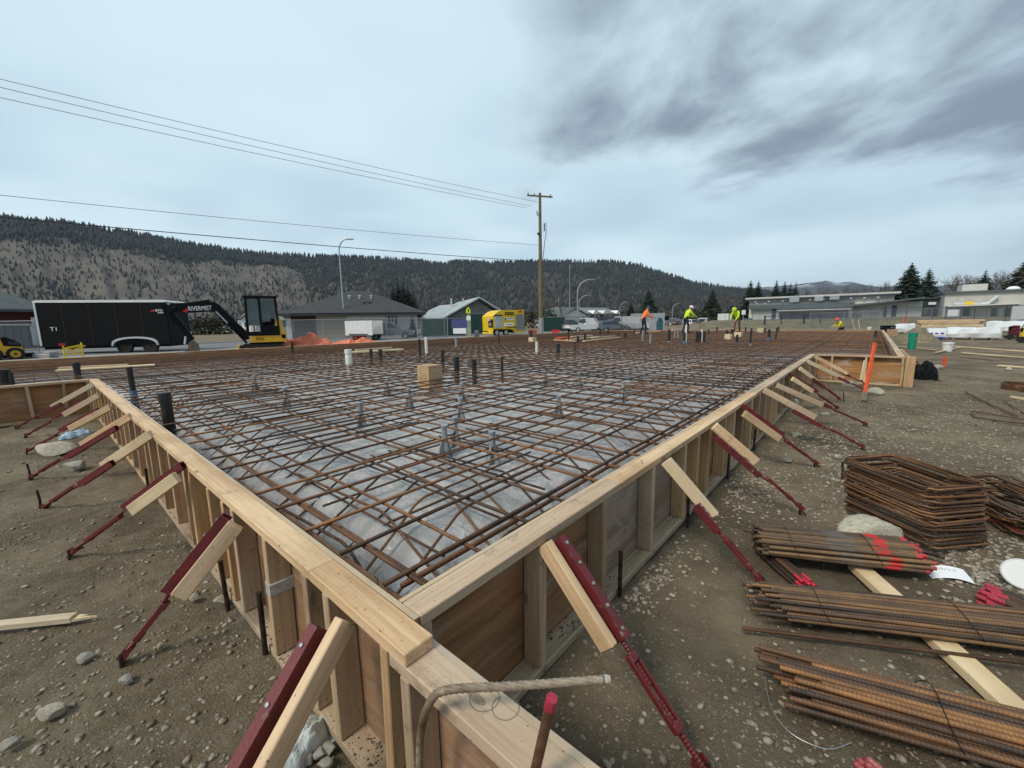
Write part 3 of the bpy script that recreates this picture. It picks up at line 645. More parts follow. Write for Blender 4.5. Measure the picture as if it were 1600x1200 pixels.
BL = [  # left wall: y at the wall, foot
 (.22, (-.62, .10), .565, -1, (-.02, .95), (.03, .86), 'nearest brace of the left wall, long red channel on pale timber running out of frame'),
 (1.16, (-.44, 1.40), .585, -1, (0, .50), (.02, .56), 'second nearest brace of the left wall with a red channel over a short timber'),
 (2.12, (-.54, 2.82), .59, -1, (.02, .40), (.0, .50), 'third brace from the camera along the left wall, dark red with a short timber'),
 (3.20, (-.60, 4.0), .59, 1, (-.02, .45), (.30, .62), 'fourth brace from the camera along the left wall, broad pale timber on top'),
 (4.25, (-.66, 5.15), .58, 1, (-.02, .50), (.08, .62), 'fifth brace from the camera along the left wall, behind the larger flat stone'),
 (5.6, (-.74, 6.5), .56, -1, (-.02, .45), (.15, .60), 'sixth brace from the camera along the left wall, red channel half up its timber'),
 (6.9, (-.76, 7.6), .56, -1, (-.02, .45), (.18, .62), 'seventh brace from the camera along the left wall'),
 (7.9, (-.82, 8.45), .57, 1, (-.02, .55), (.40, .66), 'farthest brace of the left wall, by the return wall, pale timber ending halfway')]
for (y, f, zt, sd, w, c, lb), wu in zip(BL, (-.012, -.026, -.026, .022, .026, -.026, -.026, .02)): brace((-.035, y, zt), (f[0], f[1], .025), lb, sd, w, c, wu, group='braces along the left form wall')
BR = [
 (.70, (.66, -.62), .575, 1, (-.02, .47), (-.01, .48), 'nearest brace of the right wall with red channel, spotted timber and turnbuckle'),
 (1.82, (1.90, -.565), .59, -1, (.0, .50), (.36, .58), 'second brace along the right wall, pale timber angled past the rebar bundle'),
 (2.78, (3.08, -.60), .585, -1, (.0, .48), (.04, .55), 'third brace along the right wall, thin timber laid over a red channel'),
 (3.78, (4.28, -.62), .575, 1, (.02, .48), (.0, .52), 'fourth brace along the right wall, reddish channel above its timber'),
 (4.85, (5.25, -.92), .57, -1, (-.02, .52), (.30, .62), 'fifth brace along the right wall, long timber with red channel beneath'),
 (5.7, (6.5, -.96), .56, 1, (-.02, .48), (.28, .60), 'sixth brace along the right wall, long timber with red channel above'),
 (6.8, (7.55, -.62), .56, 1, (.02, .42), (.0, .55), 'seventh brace along the right wall, slim red channel beside short timber'),
 (7.9, (8.5, -.55), .55, -1, (.0, .45), (.3, .60), 'eighth brace along the right wall, short timber near the pale rocks'),
 (9.1, (9.7, -.92), .56, -1, (-.02, .60), (.5, .68), 'ninth brace along the right wall, grey timber by the dark plywood'),
 (10.3, (10.45, -.95), .57, 1, (-.02, .60), (.5, .68), 'farthest brace of the right wall, yellow timber in the inner corner')]
for (x, f, zt, sd, w, c, lb), wu in zip(BR, (-.01, .01, .035, -.03, .03, -.01, -.03, .02, .02, .02)): brace((x, -.035, zt), (f[0], f[1], .025), lb, sd, w, c, wu, group='braces along the right form wall')
brace((14.2, -1.50, .55), (14.0, -2.05, .02), 'lone dark brace on the outer side of the far right form wall', 1, (0, .5), (.1, .6))
# ---- soil crumbs lying on the bottom plates
cr = [(random.uniform(.004, .084), random.random()**1.5*5.0-.0) for _ in range(1300)] + [(random.random()**1.5*6+.12, random.uniform(.004, .084)) for _ in range(1300)] + [(random.uniform(.004, .084), -random.uniform(.05, 1.2)) for _ in range(200)]
cr = [q for q in cr if float(vnoise(q[0]*3+q[1]*2.3, q[1]*3.1)) > -.12]
scatter('soil_crumbs', np.array(cr), [.0014*(4.5**(random.random()**1.6)) for _ in cr], mat('soil_crumb', (.15, .12, .085), .95, var=.3, scale=40), 'crumbs of soil lying on the bottom plates of the near forms', 'soil', PT+.004)
# ---- steel stakes driven along the outside of the forms
SK = [(-.016, .98, .30, 'blackened stake against the near left wall beside a taped stud'), (-.016, 1.52, .24, 'blackened stake beside the second left brace'), (-.016, 3.75, .22, 'thin stake at the left wall near the fourth brace'),
      (1.32, -.016, .25, 'blackened stake on the right wall between first and second brace'), (2.38, -.016, .24, 'blackened stake on the right wall between second and third brace'), (3.45, -.016, .22, 'thin stake on the right wall near the third brace'), (4.55, -.016, .22, 'thin stake on the right wall near the fifth brace')]
for x, y, h, lb in SK:
    m = MB(); a = random.uniform(-.012, .012); m.tube([(0, 0, -.1), (a, a, h)], .011, 7); m.tube([(a, a, h), (a, a, h+.006)], [.013, .012], 7)
    tag(ob('form_stake', m, STEEL, None, Matrix.Translation((x, y, 0))), lb, 'stake', 'steel form stakes')
for px_, py_, lb in ((62, 790, 'small stake stub in the dirt left of the fourth brace foot'), (46, 745, 'short stake stub standing at the left beside the fifth brace foot'), (1316, 745, 'thin rusty pin sticking up right of the fourth right brace'), (1318, 625, 'thin twisted tie pin standing near the ninth right brace')):
    P = G(px_, py_); tag(ob('steel_pin', MB().tube([(0, 0, -.08), (.006, 0, .05), (.0, .01, .13)], .009, 6), STEEL, None, Matrix.Translation((P.x, P.y, 0))), lb, 'pin')

# ================================================================ POLY SHEET AND REINFORCEMENT
def poly_z(x, y):
    d = edge_dist(x, y); s = sstep(.20, .78, d + .10*vnoise(x*2.1, y*2.1)); r = np.hypot(x, y)
    rd = lambda n: (1-np.abs(n)*2)**5
    w = .030*vnoise(x*3.3+.8*y, y*2.7) + .020*vnoise(x*8+2*y, y*6) + .030*rd(vnoise(x*2.9+1.1*y+7, y*2.2-.9*x)) + .016*rd(vnoise(x*6.5-y*2, y*5.5+2*x)) + .008*vnoise(x*19, y*17+3*x)
    fl = .5*vnoise(x*.9, y*.9)*.05
    return .035 + .255*s + w*(.45+.55*np.exp(-((d-.45)/.4)**2))*np.where(r > 12, .6, 1) + fl + .02
def poly_material():
    m = mat('grey_vapour_barrier_film', (.46, .45, .44), .3, var=.2, scale=2.2, col2=(.28, .275, .28), lo=.35, hi=.65, bump=.5, bscale=16, spec=.6, detail=8)
    t = m.node_tree; b = t.nodes['Principled BSDF']; src = b.inputs['Base Color'].links[0].from_socket
    oc = nn(t, 'ShaderNodeTexCoord'); n = nn(t, 'ShaderNodeTexNoise'); n.inputs['Scale'].default_value = 3.2; n.inputs['Detail'].default_value = 9; n.inputs['Roughness'].default_value = .72; t.links.new(oc.outputs['Object'], n.inputs['Vector'])
    t.links.new(mixc(t, mathn(t, 'MULTIPLY', mrange(t, n.outputs[0], .48, .64), .6), src, (.38, .345, .30)), b.inputs['Base Color'])
    t.links.new(mathn(t, 'ADD', mathn(t, 'MULTIPLY', mrange(t, n.outputs[0], .45, .68), .45), .22), b.inputs['Roughness'])
    def warp(sc, amt):
        w = nn(t, 'ShaderNodeTexNoise'); w.inputs['Scale'].default_value = sc; w.inputs['Detail'].default_value = 3; t.links.new(oc.outputs['Object'], w.inputs['Vector'])
        s = nn(t, 'ShaderNodeVectorMath', operation='SCALE'); t.links.new(w.outputs['Color'], s.inputs[0]); s.inputs['Scale'].default_value = amt
        a = nn(t, 'ShaderNodeVectorMath', operation='ADD'); t.links.new(oc.outputs['Object'], a.inputs[0]); t.links.new(s.outputs[0], a.inputs[1]); return a.outputs[0]
    hts = []
    for sc, ws, am in ((2.6, 1.7, .55), (6.5, 4, .22), (15, 9, .1)):
        v = nn(t, 'ShaderNodeTexVoronoi', feature='DISTANCE_TO_EDGE'); v.inputs['Scale'].default_value = sc; t.links.new(warp(ws, am), v.inputs['Vector']); hts.append(mathn(t, 'MULTIPLY', mrange(t, v.outputs['Distance'], 0, .22), 1.6/sc))
    hsum = mathn(t, 'SUBTRACT', 1.0, mathn(t, 'ADD', mathn(t, 'ADD', hts[0], hts[1]), hts[2]))
    bp = nn(t, 'ShaderNodeBump'); bp.inputs['Strength'].default_value = .42; bp.inputs['Distance'].default_value = .045; t.links.new(hsum, bp.inputs['Height'])
    old = b.inputs['Normal'].links[0].from_socket; t.links.new(old, bp.inputs['Normal']); t.links.new(bp.outputs[0], b.inputs['Normal'])
    return m
pxs = graded(-8.9, 32.6, .11, 4.5, .028, 1.035); pys = graded(-1.34, 16.9, .11, 4.5, .028, 1.035)
tag(ob('vapour_barrier', grid_mesh('vapour_barrier', pxs, pys, poly_z, keep=lambda x, y: inside_foot(x, y) & (edge_dist(x, y) > .10)), poly_material()),
    'crumpled grey plastic vapour barrier spread over the whole slab bed under the rebar', 'plastic sheet')

def bar_mesh(L, r, seed, seg=.45, n=6, wob=.010):
    R = random.Random(seed); k = max(2, int(L/seg)); pts = []; a, b = R.random()*9, R.random()*9
    for i in range(k+1):
        s = i/k*L; pts.append((s-L/2, wob*mnoise.noise((s*.55, a, 0))*1.4, wob*.8*mnoise.noise((s*.7, b, 4)))) 
    return MB().tube(pts, r, n).mesh('rebar', True)
_bars = {}
def bar(name, par, p0, p1, r, m, wob=.010, var=3):
    L = round((Vector(p1)-Vector(p0)).length, 2); key = (L, r, m.name, random.randrange(var))
    if key not in _bars: _bars[key] = bar_mesh(L, r, hash(key[:2]) % 999 + key[3], wob=wob); _bars[key].materials.append(m)
    M = frame(p0, p1)
    if random.random() < .5: M = M @ Matrix.Rotation(pi, 4, 'X')
    return ob(name, _bars[key], None, par, M)
mt = thing('rebar_mat', 'top mat of rusted rebar tied in a square grid across the whole slab', 'rebar mat', (0, 0, 0)); ZT = .528
k = 0; y = .30
while y < 16.85:
    x0 = .14 if y < 8.9 else -8.8
    j = lambda s=.02: random.uniform(-s, s)
    if y < .2: x0 = 10.99
    bar('rebar', mt, (x0+abs(j(.05)), y+j(.025), ZT+.017), (32.6, y+j(.04), ZT+.017), .0092, REB if random.random() < .75 else REBD); y += .30
for y in (-1.2, -.9, -.6, -.3, .0): bar('rebar', mt, (11.02, y, ZT+.017), (32.6, y, ZT+.017), .0085, REB)
x = .26
while x < 32.6:
    y0 = .13 if x < 10.9 else -1.32
    bar('rebar', mt, (x+j(.025), y0+abs(j(.04)), ZT), (x+j(.05), 16.86, ZT), .0092, REB if random.random() < .65 else REBD); x += .30 if x > .5 else .29
x = -8.7
while x < .1: bar('rebar', mt, (x, 8.93, ZT), (x+j(), 16.86, ZT), .0085, REB); x += .30
mb = thing('rebar_mat', 'lower layer of rebar crossing under the top mat', 'rebar mat', (0, 0, 0)); ZB = .385
y = .48
while y < 16.7:
    bar('rebar', mb, ((.45 if y < 9.2 else -8.7)+abs(j(.12)), y+j(.04), ZB+.015), (32.3, y+j(.05), ZB+.015), .0075, REB if random.random() < .5 else REBD, .014); y += .45 if y < 6 else .9
x = .55
while x < 32.4: bar('rebar', mb, (x+j(.04), .45+abs(j(.12)), ZB), (x+j(.06), 16.6, ZB), .0075, REBD, .014); x += .45 if x < 8 else .9
def bent(pts, r, n=6, fil=.045):
    P = [Vector(p) for p in pts]; o = [P[0]]
    for i in range(1, len(P)-1):
        a = (P[i-1]-P[i]).normalized(); b = (P[i+1]-P[i]).normalized()
        for t in (0, .33, .67, 1): q = P[i]+a*fil*(1-t)+b*fil*t; o.append(q + (P[i]-q)*(.35*4*t*(1-t)))
    o.append(P[-1]); return MB().tube(o, r, n)
# cages of bent bars along the thickened edges
def cage(label, L, fn, s0, s1, step, rz, loc):
    e = thing('edge_cage', label, 'rebar cage', loc, rz); bs = [bent([(0, 1.75, .455), (0, .72+.05*q, .452), (0, .24, .10+.02*q), (0, .17, .10)], .0075).mesh('bent_bar', True) for q in range(3)]
    for b in bs: b.materials.append(REBD)
    s = s0
    while s < s1:
        o = ob('bent_bar', random.choice(bs), None, e, Matrix.Translation((s, random.uniform(-.03, .05), random.uniform(-.015, .015))) @ Matrix.Rotation(random.uniform(-.08, .08), 4, 'Z')); s += step*random.uniform(.9, 1.1)
    for (yy, z) in ((.19, .11), (.30, .10), (.21, .49), (.40, .10)): bar('longitudinal_bar', e, (s0-.1, yy, z), (s1, yy+.01, z), .0115, REB, .012)
    return e
cage('bent dark rebar sloping down along the edge of the right form wall', 0, None, .35, 10.6, .29, 0, (0, .10, 0))
ca = cage('bent dark rebar sloping down along the edge of the left form wall', 0, None, .35, 8.5, .29, 0, (.10, 0, 0))
ca.matrix_basis = Matrix.Translation((.10, 0, 0)) @ Matrix(((0, 1, 0, 0), (1, 0, 0, 0), (0, 0, 1, 0), (0, 0, 0, 1)))
ob('corner_bar', MB().tube([(0, -.9, 0), (0, 0, .008), (0, .9, 0)], .0135, 8), REB, mt, Matrix.Translation((.185, 1.05, ZT-.02)) @ Matrix.Rotation(radians(0), 4, 'Z'))
# grey plastic chairs
def chair_mesh():
    m = MB(); h = .46
    for a in range(4):
        M = Matrix.Rotation(a*pi/2+pi/4, 4, 'Z'); m.prism([(.012, h-.10), (.0, h-.10), (.0, 0), (.075, 0), (.07, .02)], 'y', -.008, .008, M=M)
    m.lathe([(.028, h-.2), (.022, h-.03), (.03, h-.03), (.03, h), (.012, h)], 8); m.box((0, 0, .012), (.15, .15, .010)); return m.mesh('rebar_chair')
cm = chair_mesh(); cm.materials.append(CHAIRG)
CH = [(565,668),(696,715),(712,700),(770,728),(722,630),(873,655),(973,628),(720,660),(606,620),(448,638),(400,612),(852,605),(906,590),(905,608),(1000,600),(640,640)]
for i, (cx, cy) in enumerate(sorted(CH)):
    P = G(cx, cy, .30); z = float(poly_z(np.float64(P.x), np.float64(P.y)))
    ob_ = tag(ob('rebar_chair', cm, None, None, Matrix.Translation((P.x, P.y, min(z-.01, .30))) @ Matrix.Rotation(random.random()*3, 4, 'Z') @ Matrix.Diagonal((1, 1, .62, 1))), ORD[i]+' from the left of the grey plastic chairs holding up the rebar', 'rebar chair', 'grey plastic rebar chairs')

# ================================================================ PIPES AND BOX-OUTS IN THE SLAB
def depth(P): return (Vector(P)-CAM).dot(_fw)
PIPES = [  # x, y top, y at the mat, width px, kind
 (8,577,604,15,'blackcap'),(19,582,604,6,'black'),(122,566,589,9,'blackcap'),(211,573,624,8,'blue'),(267,612,668,16,'ring'),
 (457,534,553,4,'steel'),(546,546,572,8,'cleanout'),(580,545,560,5,'black'),(595,546,560,6,'black'),(656,530,556,4,'steel'),(667,527,554,5,'white'),(692,547,568,6,'black'),
 (714,557,583,9,'blackcap'),(741,561,583,8,'blackcap'),(785,557,583,4,'black'),(713,527,544,4,'grey'),(780,524,538,2.2,'steel'),(830,517,532,4,'black'),(839,534,552,5,'white'),(872,537,552,6,'black'),
 (898,534,551,2.2,'steel'),(888,519,536,2.2,'steel'),(914,521,535,4,'black'),(903,525,536,4,'black'),(938,514,524,2.5,'black'),(950,511,523,2.5,'black'),(977,520,529,3.5,'black'),(966,520,528,2.2,'steel'),(991,514,524,2.2,'black'),
 (1004,516,534,2.4,'grey'),(1016,522,538,3,'grey'),(1045,515,536,4,'blackgrey'),(1054,514,529,2,'grey'),(1059,514,529,2,'grey'),(1069,520,538,5,'blue'),(1071,508,538,3,'white'),
 (1089,518,536,5,'black'),(1094,519,536,4,'black'),(1100,518,536,4,'black'),(1096,515,536,2.6,'white'),(1107,514,524,2.2,'black'),(1120,511,520,2.4,'black'),(1135,516,530,4,'black'),(1143,515,530,4,'black'),
 (1151,523,538,4,'blue'),(1172,513,542,3,'blackgrey'),(1201,515,533,4.5,'blue'),(1212,512,532,2.2,'steel'),(1165,511,519,2.2,'black'),(1195,512,521,2.4,'black'),(1216,510,519,2.2,'black'),(1367,517,529,3.5,'blue')]
_pn = {'black':'black','blackcap':'black','blackgrey':'black','ring':'black','blue':'black','steel':'dark metal','white':'white','grey':'grey','cleanout':'white'}
_cnt = {}
for (x, yt, yb, w, kind) in sorted(PIPES):
    P = G(x, yb, .50); dp = depth(P); r = max(.012, w*dp/FPX/2); ht = (yb-yt)*dp/FPX; z0 = .12
    base = _pn[kind]; key = {'ring':'ring','cleanout':'cleanout','blue':'blue'}.get(kind, base); _cnt[key] = _cnt.get(key, 0)+1; i = _cnt[key]-1
    lb = {'ring':'large black pipe stub with a white ring near the left form wall','cleanout':'white plastic cleanout fitting standing in the rebar mat','blue':ORD[i]+' from the left of the black pipes with blue wrapped foot in the mat'}.get(key, f'{ORD[i]} from the left of the plain {base} {"rods" if kind == "steel" else "pipe stubs"} standing in the rebar mat')
    e = thing('pipe_stub' if kind != 'steel' else 'metal_rod', lb, 'pipe' if kind != 'steel' else 'rod', (P.x, P.y, z0), 0, 'pipe stubs in the slab')
    mm = {'black':ABS,'blackcap':ABS,'ring':ABS,'blue':ABS,'blackgrey':ABS,'steel':STEEL,'white':PVC,'grey':PGREY,'cleanout':PVC}[kind]; hh = .50+ht-z0; tl = random.uniform(-.02, .02)*hh
    n = 16 if w > 7 else 10
    ob('pipe', MB().tube([(0, 0, 0), (tl*.5, 0, hh*.5), (tl, tl*.6, hh)], r*.94, n).mesh('pipe', False), mm, e)
    if kind in ('blackcap', 'ring'): ob('cap', MB().lathe([(r*1.04, hh-.10), (r*1.04, hh-.008), (r*.96, hh+.002), (r*.7, hh+.003)], n, (tl, tl*.6, 0)), ABS, e)
    if kind == 'ring': ob('tape_band', MB().lathe([(r*.97, hh*.40), (r*.99, hh*.42), (r*.97, hh*.44)], n, (tl*.4, 0, 0)), TAPE, e)
    if kind == 'blue': ob('wrap', MB().lathe([(r*1.15, .15), (r*1.2, hh*.35), (r*1.15, hh*.62)], n, (tl*.4, 0, 0)), FOAM, e)
    if kind == 'blackgrey': ob('sleeve', MB().lathe([(r*1.12, .1), (r*1.12, hh*.5)], n, (tl*.3, 0, 0)), PGREY, e)
    if kind == 'cleanout': ob('collar', MB().lathe([(r*1.25, hh*.55), (r*1.3, hh*.6), (r*1.3, hh*.8), (r*1.15, hh*.82), (r*1.4, hh*.9), (r*1.4, hh)], n, (tl*.6, 0, 0)), PVC, e)
# box-outs of raw timber
for (x0, x1, yt, yb, lb, rz) in ((654, 691, 570, 597, 'orange-brown timber box around a pipe in the middle of the mat', .1), (826, 838, 527, 535, 'small pale timber block at the foot of a black pipe near the far form', 0), (1132, 1144, 522, 531, 'small pale box-out between two black pipes', 0), (1147, 1160, 519, 527, 'pale box-out in front of the worker in brown trousers', 0), (1183, 1194, 513, 520, 'low pale box-out left of the rightmost pipes', 0)):
    P = G((x0+x1)/2, yb, .50); dp = depth(P); w = (x1-x0)*dp/FPX*.74; h = (yb-yt)*dp/FPX; e = thing('box_out', lb, 'wooden box', (P.x, P.y, .38), VROT+.78+rz)
    for s in (-1, 1):
        board('side_board', (-w/2, s*(w/2-.02), (h+.12)/2), (w/2, s*(w/2-.02), (h+.12)/2), .038, h+.12, LUM2 if x0 < 800 else PALE, e); board('end_board', (s*(w/2-.02), -w/2+.04, (h+.12)/2-.002), (s*(w/2-.02), w/2-.04, (h+.12)/2-.002), .038, h+.12, LUM2 if x0 < 800 else PALE, e)
    if x0 < 800: board('cover_board', (-w/2+.04, 0, h+.105), (w/2-.04, 0, h+.105), w-.08, .02, LUM2, e)
# planks lying on the mat
def plank(a, b, z, w, t, m, lb, name='plank', cat='plank', group=None, z2=None):
    A = G(*a, z); B = G(*b, z2 if z2 is not None else z); return tag(board(name, A, B, w, t, m, None), lb, cat, group)
plank((88, 579), (242, 570), .58, .28, .03, PALE, 'long pale plank lying on the mat behind the return wall')
plank((92, 575), (200, 570), .585, .10, .04, LUM, 'narrow board lying behind the long pale plank')
plank((541, 551), (628, 546), .60, .30, .05, PALE, 'pale board resting on the mat beside the white cleanout')
plank((556, 547), (612, 543), .64, .08, .04, PALE, 'thin strip lying on the pale board in the mat', name='timber_strip')
for i, (a, b, w, m, lb) in enumerate([((872,528),(890,527),.35,ORPAINT,'orange sheet piece among the scrap lumber on the far mat'),((886,531),(935,526),.14,PALE,'white scrap board nearest the orange piece on the far mat'),((893,526),(925,524),.16,PALE,'short white scrap board behind the others on the far mat'),((912,533),(968,527),.12,LUM,'tan scrap board in the front of the far lumber scatter'),((925,528),(960,525),.12,PALE,'pale scrap board right of the tan one on the far mat'),((866,531),(900,533),.10,LUM2,'brown scrap strip left of the far lumber scatter'),((994,520),(1030,518),.18,PALE,'pale board lying beside the worker in orange'),((1050,515),(1066,514),.2,PALE,'pale board top lying by the pair of grey pipes'),((1122,516),(1152,513),.3,LUM2,'pinkish brown board heap beside the worker in brown trousers')]):
    plank(a, b, .60, w, .05, m, lb, name='scrap_board')

# ================================================================ FOREGROUND BARS
P0 = [G(655, 1235, .30), G(657, 1150, .44), G(672, 1098, .60)+Vector((0, .0, .0)), G(700, 1078, .645), G(800, 1072, .64), G(945, 1062, .66)]
def smooth_path(P, k=6):
    o = []
    for i in range(len(P)-1):
        a, b, c, d = P[max(i-1, 0)], P[i], P[i+1], P[min(i+2, len(P)-1)]
        for j in range(k):
            t = j/k; o.append(.5*((2*b)+(c-a)*t+(2*a-5*b+4*c-d)*t*t+(3*b-3*c+d-a)*t**3))
    return o+[P[-1]]
def ribbed(path, r, n=8, pitch=.0085, rib=.93):
    P = [Vector(p) for p in path]; L = [0]
    for a, b in zip(P, P[1:]): L.append(L[-1]+(b-a).length)
    N = int(L[-1]/pitch*2); pts = []; rr = []
    for i in range(N+1):
        s = L[-1]*i/N; k = max(j for j in range(len(L)) if L[j] <= s+1e-9); k = min(k, len(P)-2); t = (s-L[k])/max(1e-9, L[k+1]-L[k]); pts.append(P[k].lerp(P[k+1], t)); rr.append(r*(1.0 if i % 2 else rib))
    return MB().tube(pts, rr, n)
REBW = rebar_mat('mortar_splashed_rebar', ((.05, .03, .02), (.15, .085, .045), (.40, .34, .26)))
bb = thing('bent_rebar', 'bent mortar-splashed bar hooked over the foreground plate, end painted white', 'rebar', (P0[0].x, P0[0].y, .3))
off = Matrix.Translation(-Vector((P0[0].x, P0[0].y, .3))); sp = smooth_path(P0)
ob('bar', ribbed(sp, .0098, 8, .0125, .84), REBW, bb, off, True)
ob('painted_end', MB().tube([P0[-1], P0[-1]+(P0[-1]-P0[-2]).normalized()*.012], [.0105, .0075], 8), mat('splashed_white_paint', (.55, .52, .45), .8, var=.3, scale=80), bb, off)
A, B = G(828, 1240, .55), G(862, 1092, .78)
rb = thing('rebar_stake', 'short upright bar with a bright red tip in the foreground', 'rebar', (A.x, A.y, 0))
ob('bar', ribbed([A - Vector((A.x, A.y, 0)) - (B-A)*2.2, B - Vector((A.x, A.y, 0))], .0100, 8, .013, .85), REB, rb, None, True)
ob('painted_tip', MB().tube([B-Vector((A.x, A.y, 0)) - (B-A).normalized()*.02, B-Vector((A.x, A.y, 0))+(B-A).normalized()*.002], [.0112, .0105], 8), PINK, rb)
# nails, tape
lw_ = [o for o in bpy.data.objects if o.get('label', '').startswith('timber form wall running from the near corner back')][0]
ob('tape_wrap', MB().box((PW/2, .91, .315), (PW+.006, PT+.012, .05)), TAPE, lw_, Matrix.Rotation(.04, 4, 'X'))
for (px_, py_, z) in ((590, 912, H), (1003, 725, H)):
    P = G(px_, py_, z); tag(ob('bent_nail', MB().tube([(0, 0, -.005), (.002, 0, .014), (-.006, .004, .026)], .0016, 5), STEEL, None, Matrix.Translation((P.x, P.y, H))), 'bent nail sticking up from the '+('left' if px_ < 700 else 'right')+' top plate', 'nail')

# ================================================================ BUNDLES, HOOPS AND TIMBER AT THE RIGHT
def bundle(label, p0, p1, rows, r, m, seed, jit=.06, fan=0.0, ties=(.2, .7), z0=.03, tipm=None, name='rebar_bundle'):
    """rows = bars per layer from the ground up; one mesh object per bar"""
    R = random.Random(seed); p0, p1 = Vector((p0[0], p0[1], 0)), Vector((p1[0], p1[1], 0)); L = (p1-p0).length; d = (p1-p0).normalized()
    e = thing(name, label, 'rebar bundle', p0, atan2(d.y, d.x)); ms = [ribbed([(-L/2, 0, 0), (0, R.uniform(-.004, .004), R.uniform(-.003, .003)), (L/2, 0, 0)], r, 7, .012).mesh('bar', True) for _ in range(3)]
    for q in ms: q.materials.append(m)
    wmax = max(rows)*r*2.15
    for l, n in enumerate(rows):
        for k in range(n):
            yy = (k-(n-1)/2)*r*2.12 + R.uniform(-.3, .3)*r; zz = z0 + r + l*r*1.80 + R.uniform(-.2, .4)*r
            M = Matrix.Translation((L/2+R.uniform(-jit, jit), yy, zz)) @ Matrix.Rotation(R.uniform(-.012, .012)+fan*yy, 4, 'Z') @ Matrix.Rotation(R.uniform(-.01, .01), 4, 'Y') @ Matrix.Rotation(R.choice((0, .7, 1.5)), 4, 'X')
            ob('bar', R.choice(ms), None, e, M)
    for f in ties:
        hh = r*1.85*len(rows); q = [(f*L+.012*sin(a*2), cos(a)*(wmax/2+r*.6)*(1 if sin(a) < 0 else .93), z0+hh/2+r*.2+sin(a)*(hh/2+r*.75)) for a in np.linspace(0, 2*pi, 22)]
        ob('tie_wire', MB().tube(q, .0017, 4), STEEL, e)
    return e
RB1 = rebar_mat('painted_band_rebar', ((.06, .045, .036), (.15, .095, .055), (.33, .19, .08)), [(.19, .25, (.62, .025, .03), .9), (.375, .6, (.62, .05, .065), .9), (-.04, .08, (.13, .22, .27), .22)])
RB2 = rebar_mat('dark_bundle_rebar', ((.052, .040, .032), (.14, .085, .052), (.33, .18, .075)))
RB3 = rebar_mat('orange_rust_rebar', ((.05, .038, .032), (.17, .088, .046), (.40, .20, .075)))
RBT = rebar_mat('pink_tip_rebar', ((.04, .028, .022), (.10, .05, .03), (.22, .1, .04)), [(.16, 1, (.62, .03, .07), 1.0)])
a, b = G(1182, 866), G(1426, 892); bundle('short rebar bundle with a red sprayed band, lying before the boulder', a, b, [13, 13, 12, 10], .0108, RB1, 3, .035, z0=.07)
a, b = G(1215, 884), G(1262, 926); d = (b-a).normalized(); bundle('small rebar bundle with pink tips poking out under the banded bundle', b-d*.42, b, [5, 4, 3], .0105, RBT, 4, .02, ties=(.5,), z0=.005)
a, b = G(1190, 958), G(1640, 1012); bundle('long dark rebar bundle tied with wire in the middle of the right foreground', a, b, [13, 13, 11, 8], .0090, RB2, 5, .07, z0=.055)
a, b = G(1225, 1082), G(1700, 1215); bundle('orange rusted rebar bundle in the lower right corner', a, b, [13, 12, 10, 7], .0097, RB3, 6, .10, fan=.03, ties=(.55,), z0=.05)
a, b = G(1160, 993), G(1640, 1060); tag(bar('loose_rebar', None, (a.x, a.y, .03), (b.x, b.y, .055), .0085, REB), 'single loose rusty bar lying between the two long bundles', 'rebar')
a, b = G(1338, 890), G(1640, 1170); tag(board('dunnage_plank', (a.x, a.y, .024), (b.x, b.y, .024), .092, .04, PALE, None), 'pale plank on the dirt carrying the rebar bundles', 'plank')
a, b = G(1532, 947), G(1690, 1010); d = (b-a).normalized(); bundle('fanned rebar bundle with pink tips at the right edge beside the white disc', b, a, [9, 7, 5], .0125, rebar_mat('pink_end_rebar', ((.04, .028, .022), (.10, .05, .03), (.22, .1, .04)), [((b-a).length/2-.055, 9, (.60, .03, .09), .8)]), 7, .03, fan=.25, ties=(), z0=.03)
a, b = G(1345, 1196), G(1420, 1262); bundle('few pinkish bar ends at the bottom edge by the lowest bundle', b, a, [3, 2], .012, rebar_mat('pinkish_rebar', ((.2, .05, .05), (.4, .09, .09), (.5, .3, .2)), ()), 9, .02, ties=(), z0=.0)
a, b = G(1420, 868), G(1466, 880); tag(bar('loose_rebar', None, (a.x, a.y, .05), (b.x, b.y, .05), .011, RB3), 'short loose rusty bar behind the red end of the banded bundle', 'rebar')
tag(bar('loose_rebar', None, (a.x+.05, a.y-.02, .03), (b.x+.03, b.y-.03, .03), .011, REB), 'second short loose bar behind the red end of the banded bundle', 'rebar')
# stack of closed hoops
def hoop_mesh(lx, ly, r, seed):
    R = random.Random(seed); f = .05; P = []
    for (cx, cy, a0) in ((lx/2-f, ly/2-f, 0), (-lx/2+f, ly/2-f, 90), (-lx/2+f, -ly/2+f, 180), (lx/2-f, -ly/2+f, 270)):
        for k in range(5): a = radians(a0+k*22.5); P.append((cx+f*cos(a)+R.uniform(-.004, .004), cy+f*sin(a)+R.uniform(-.004, .004), R.uniform(-.006, .006)))
    P.append(P[0]); P.append((P[0][0]-.02, P[0][1]+.02, .008)); P.append((lx/2-.12, ly/2-.12, .012)); return MB().tube(P, r, 6).mesh('hoop', True)
A, B, C = G(1318, 797), G(1452, 862), G(1512, 815); ux = (B-A).normalized(); lx = (B-A).length; ly = .42; e = thing('hoop_stack', 'tall leaning stack of rusted rectangular rebar hoops behind the boulder', 'rebar hoops', ((A+B)/2 + Vector((-ux.y, ux.x, 0))*ly/2*(1 if Vector((-ux.y, ux.x, 0)).dot(C-A) > 0 else -1)), atan2(ux.y, ux.x))
hm = [hoop_mesh(lx, ly, .0068, s) for s in range(5)]
for i, h_ in enumerate(hm): h_.materials.append(REB if i < 3 else RB3)
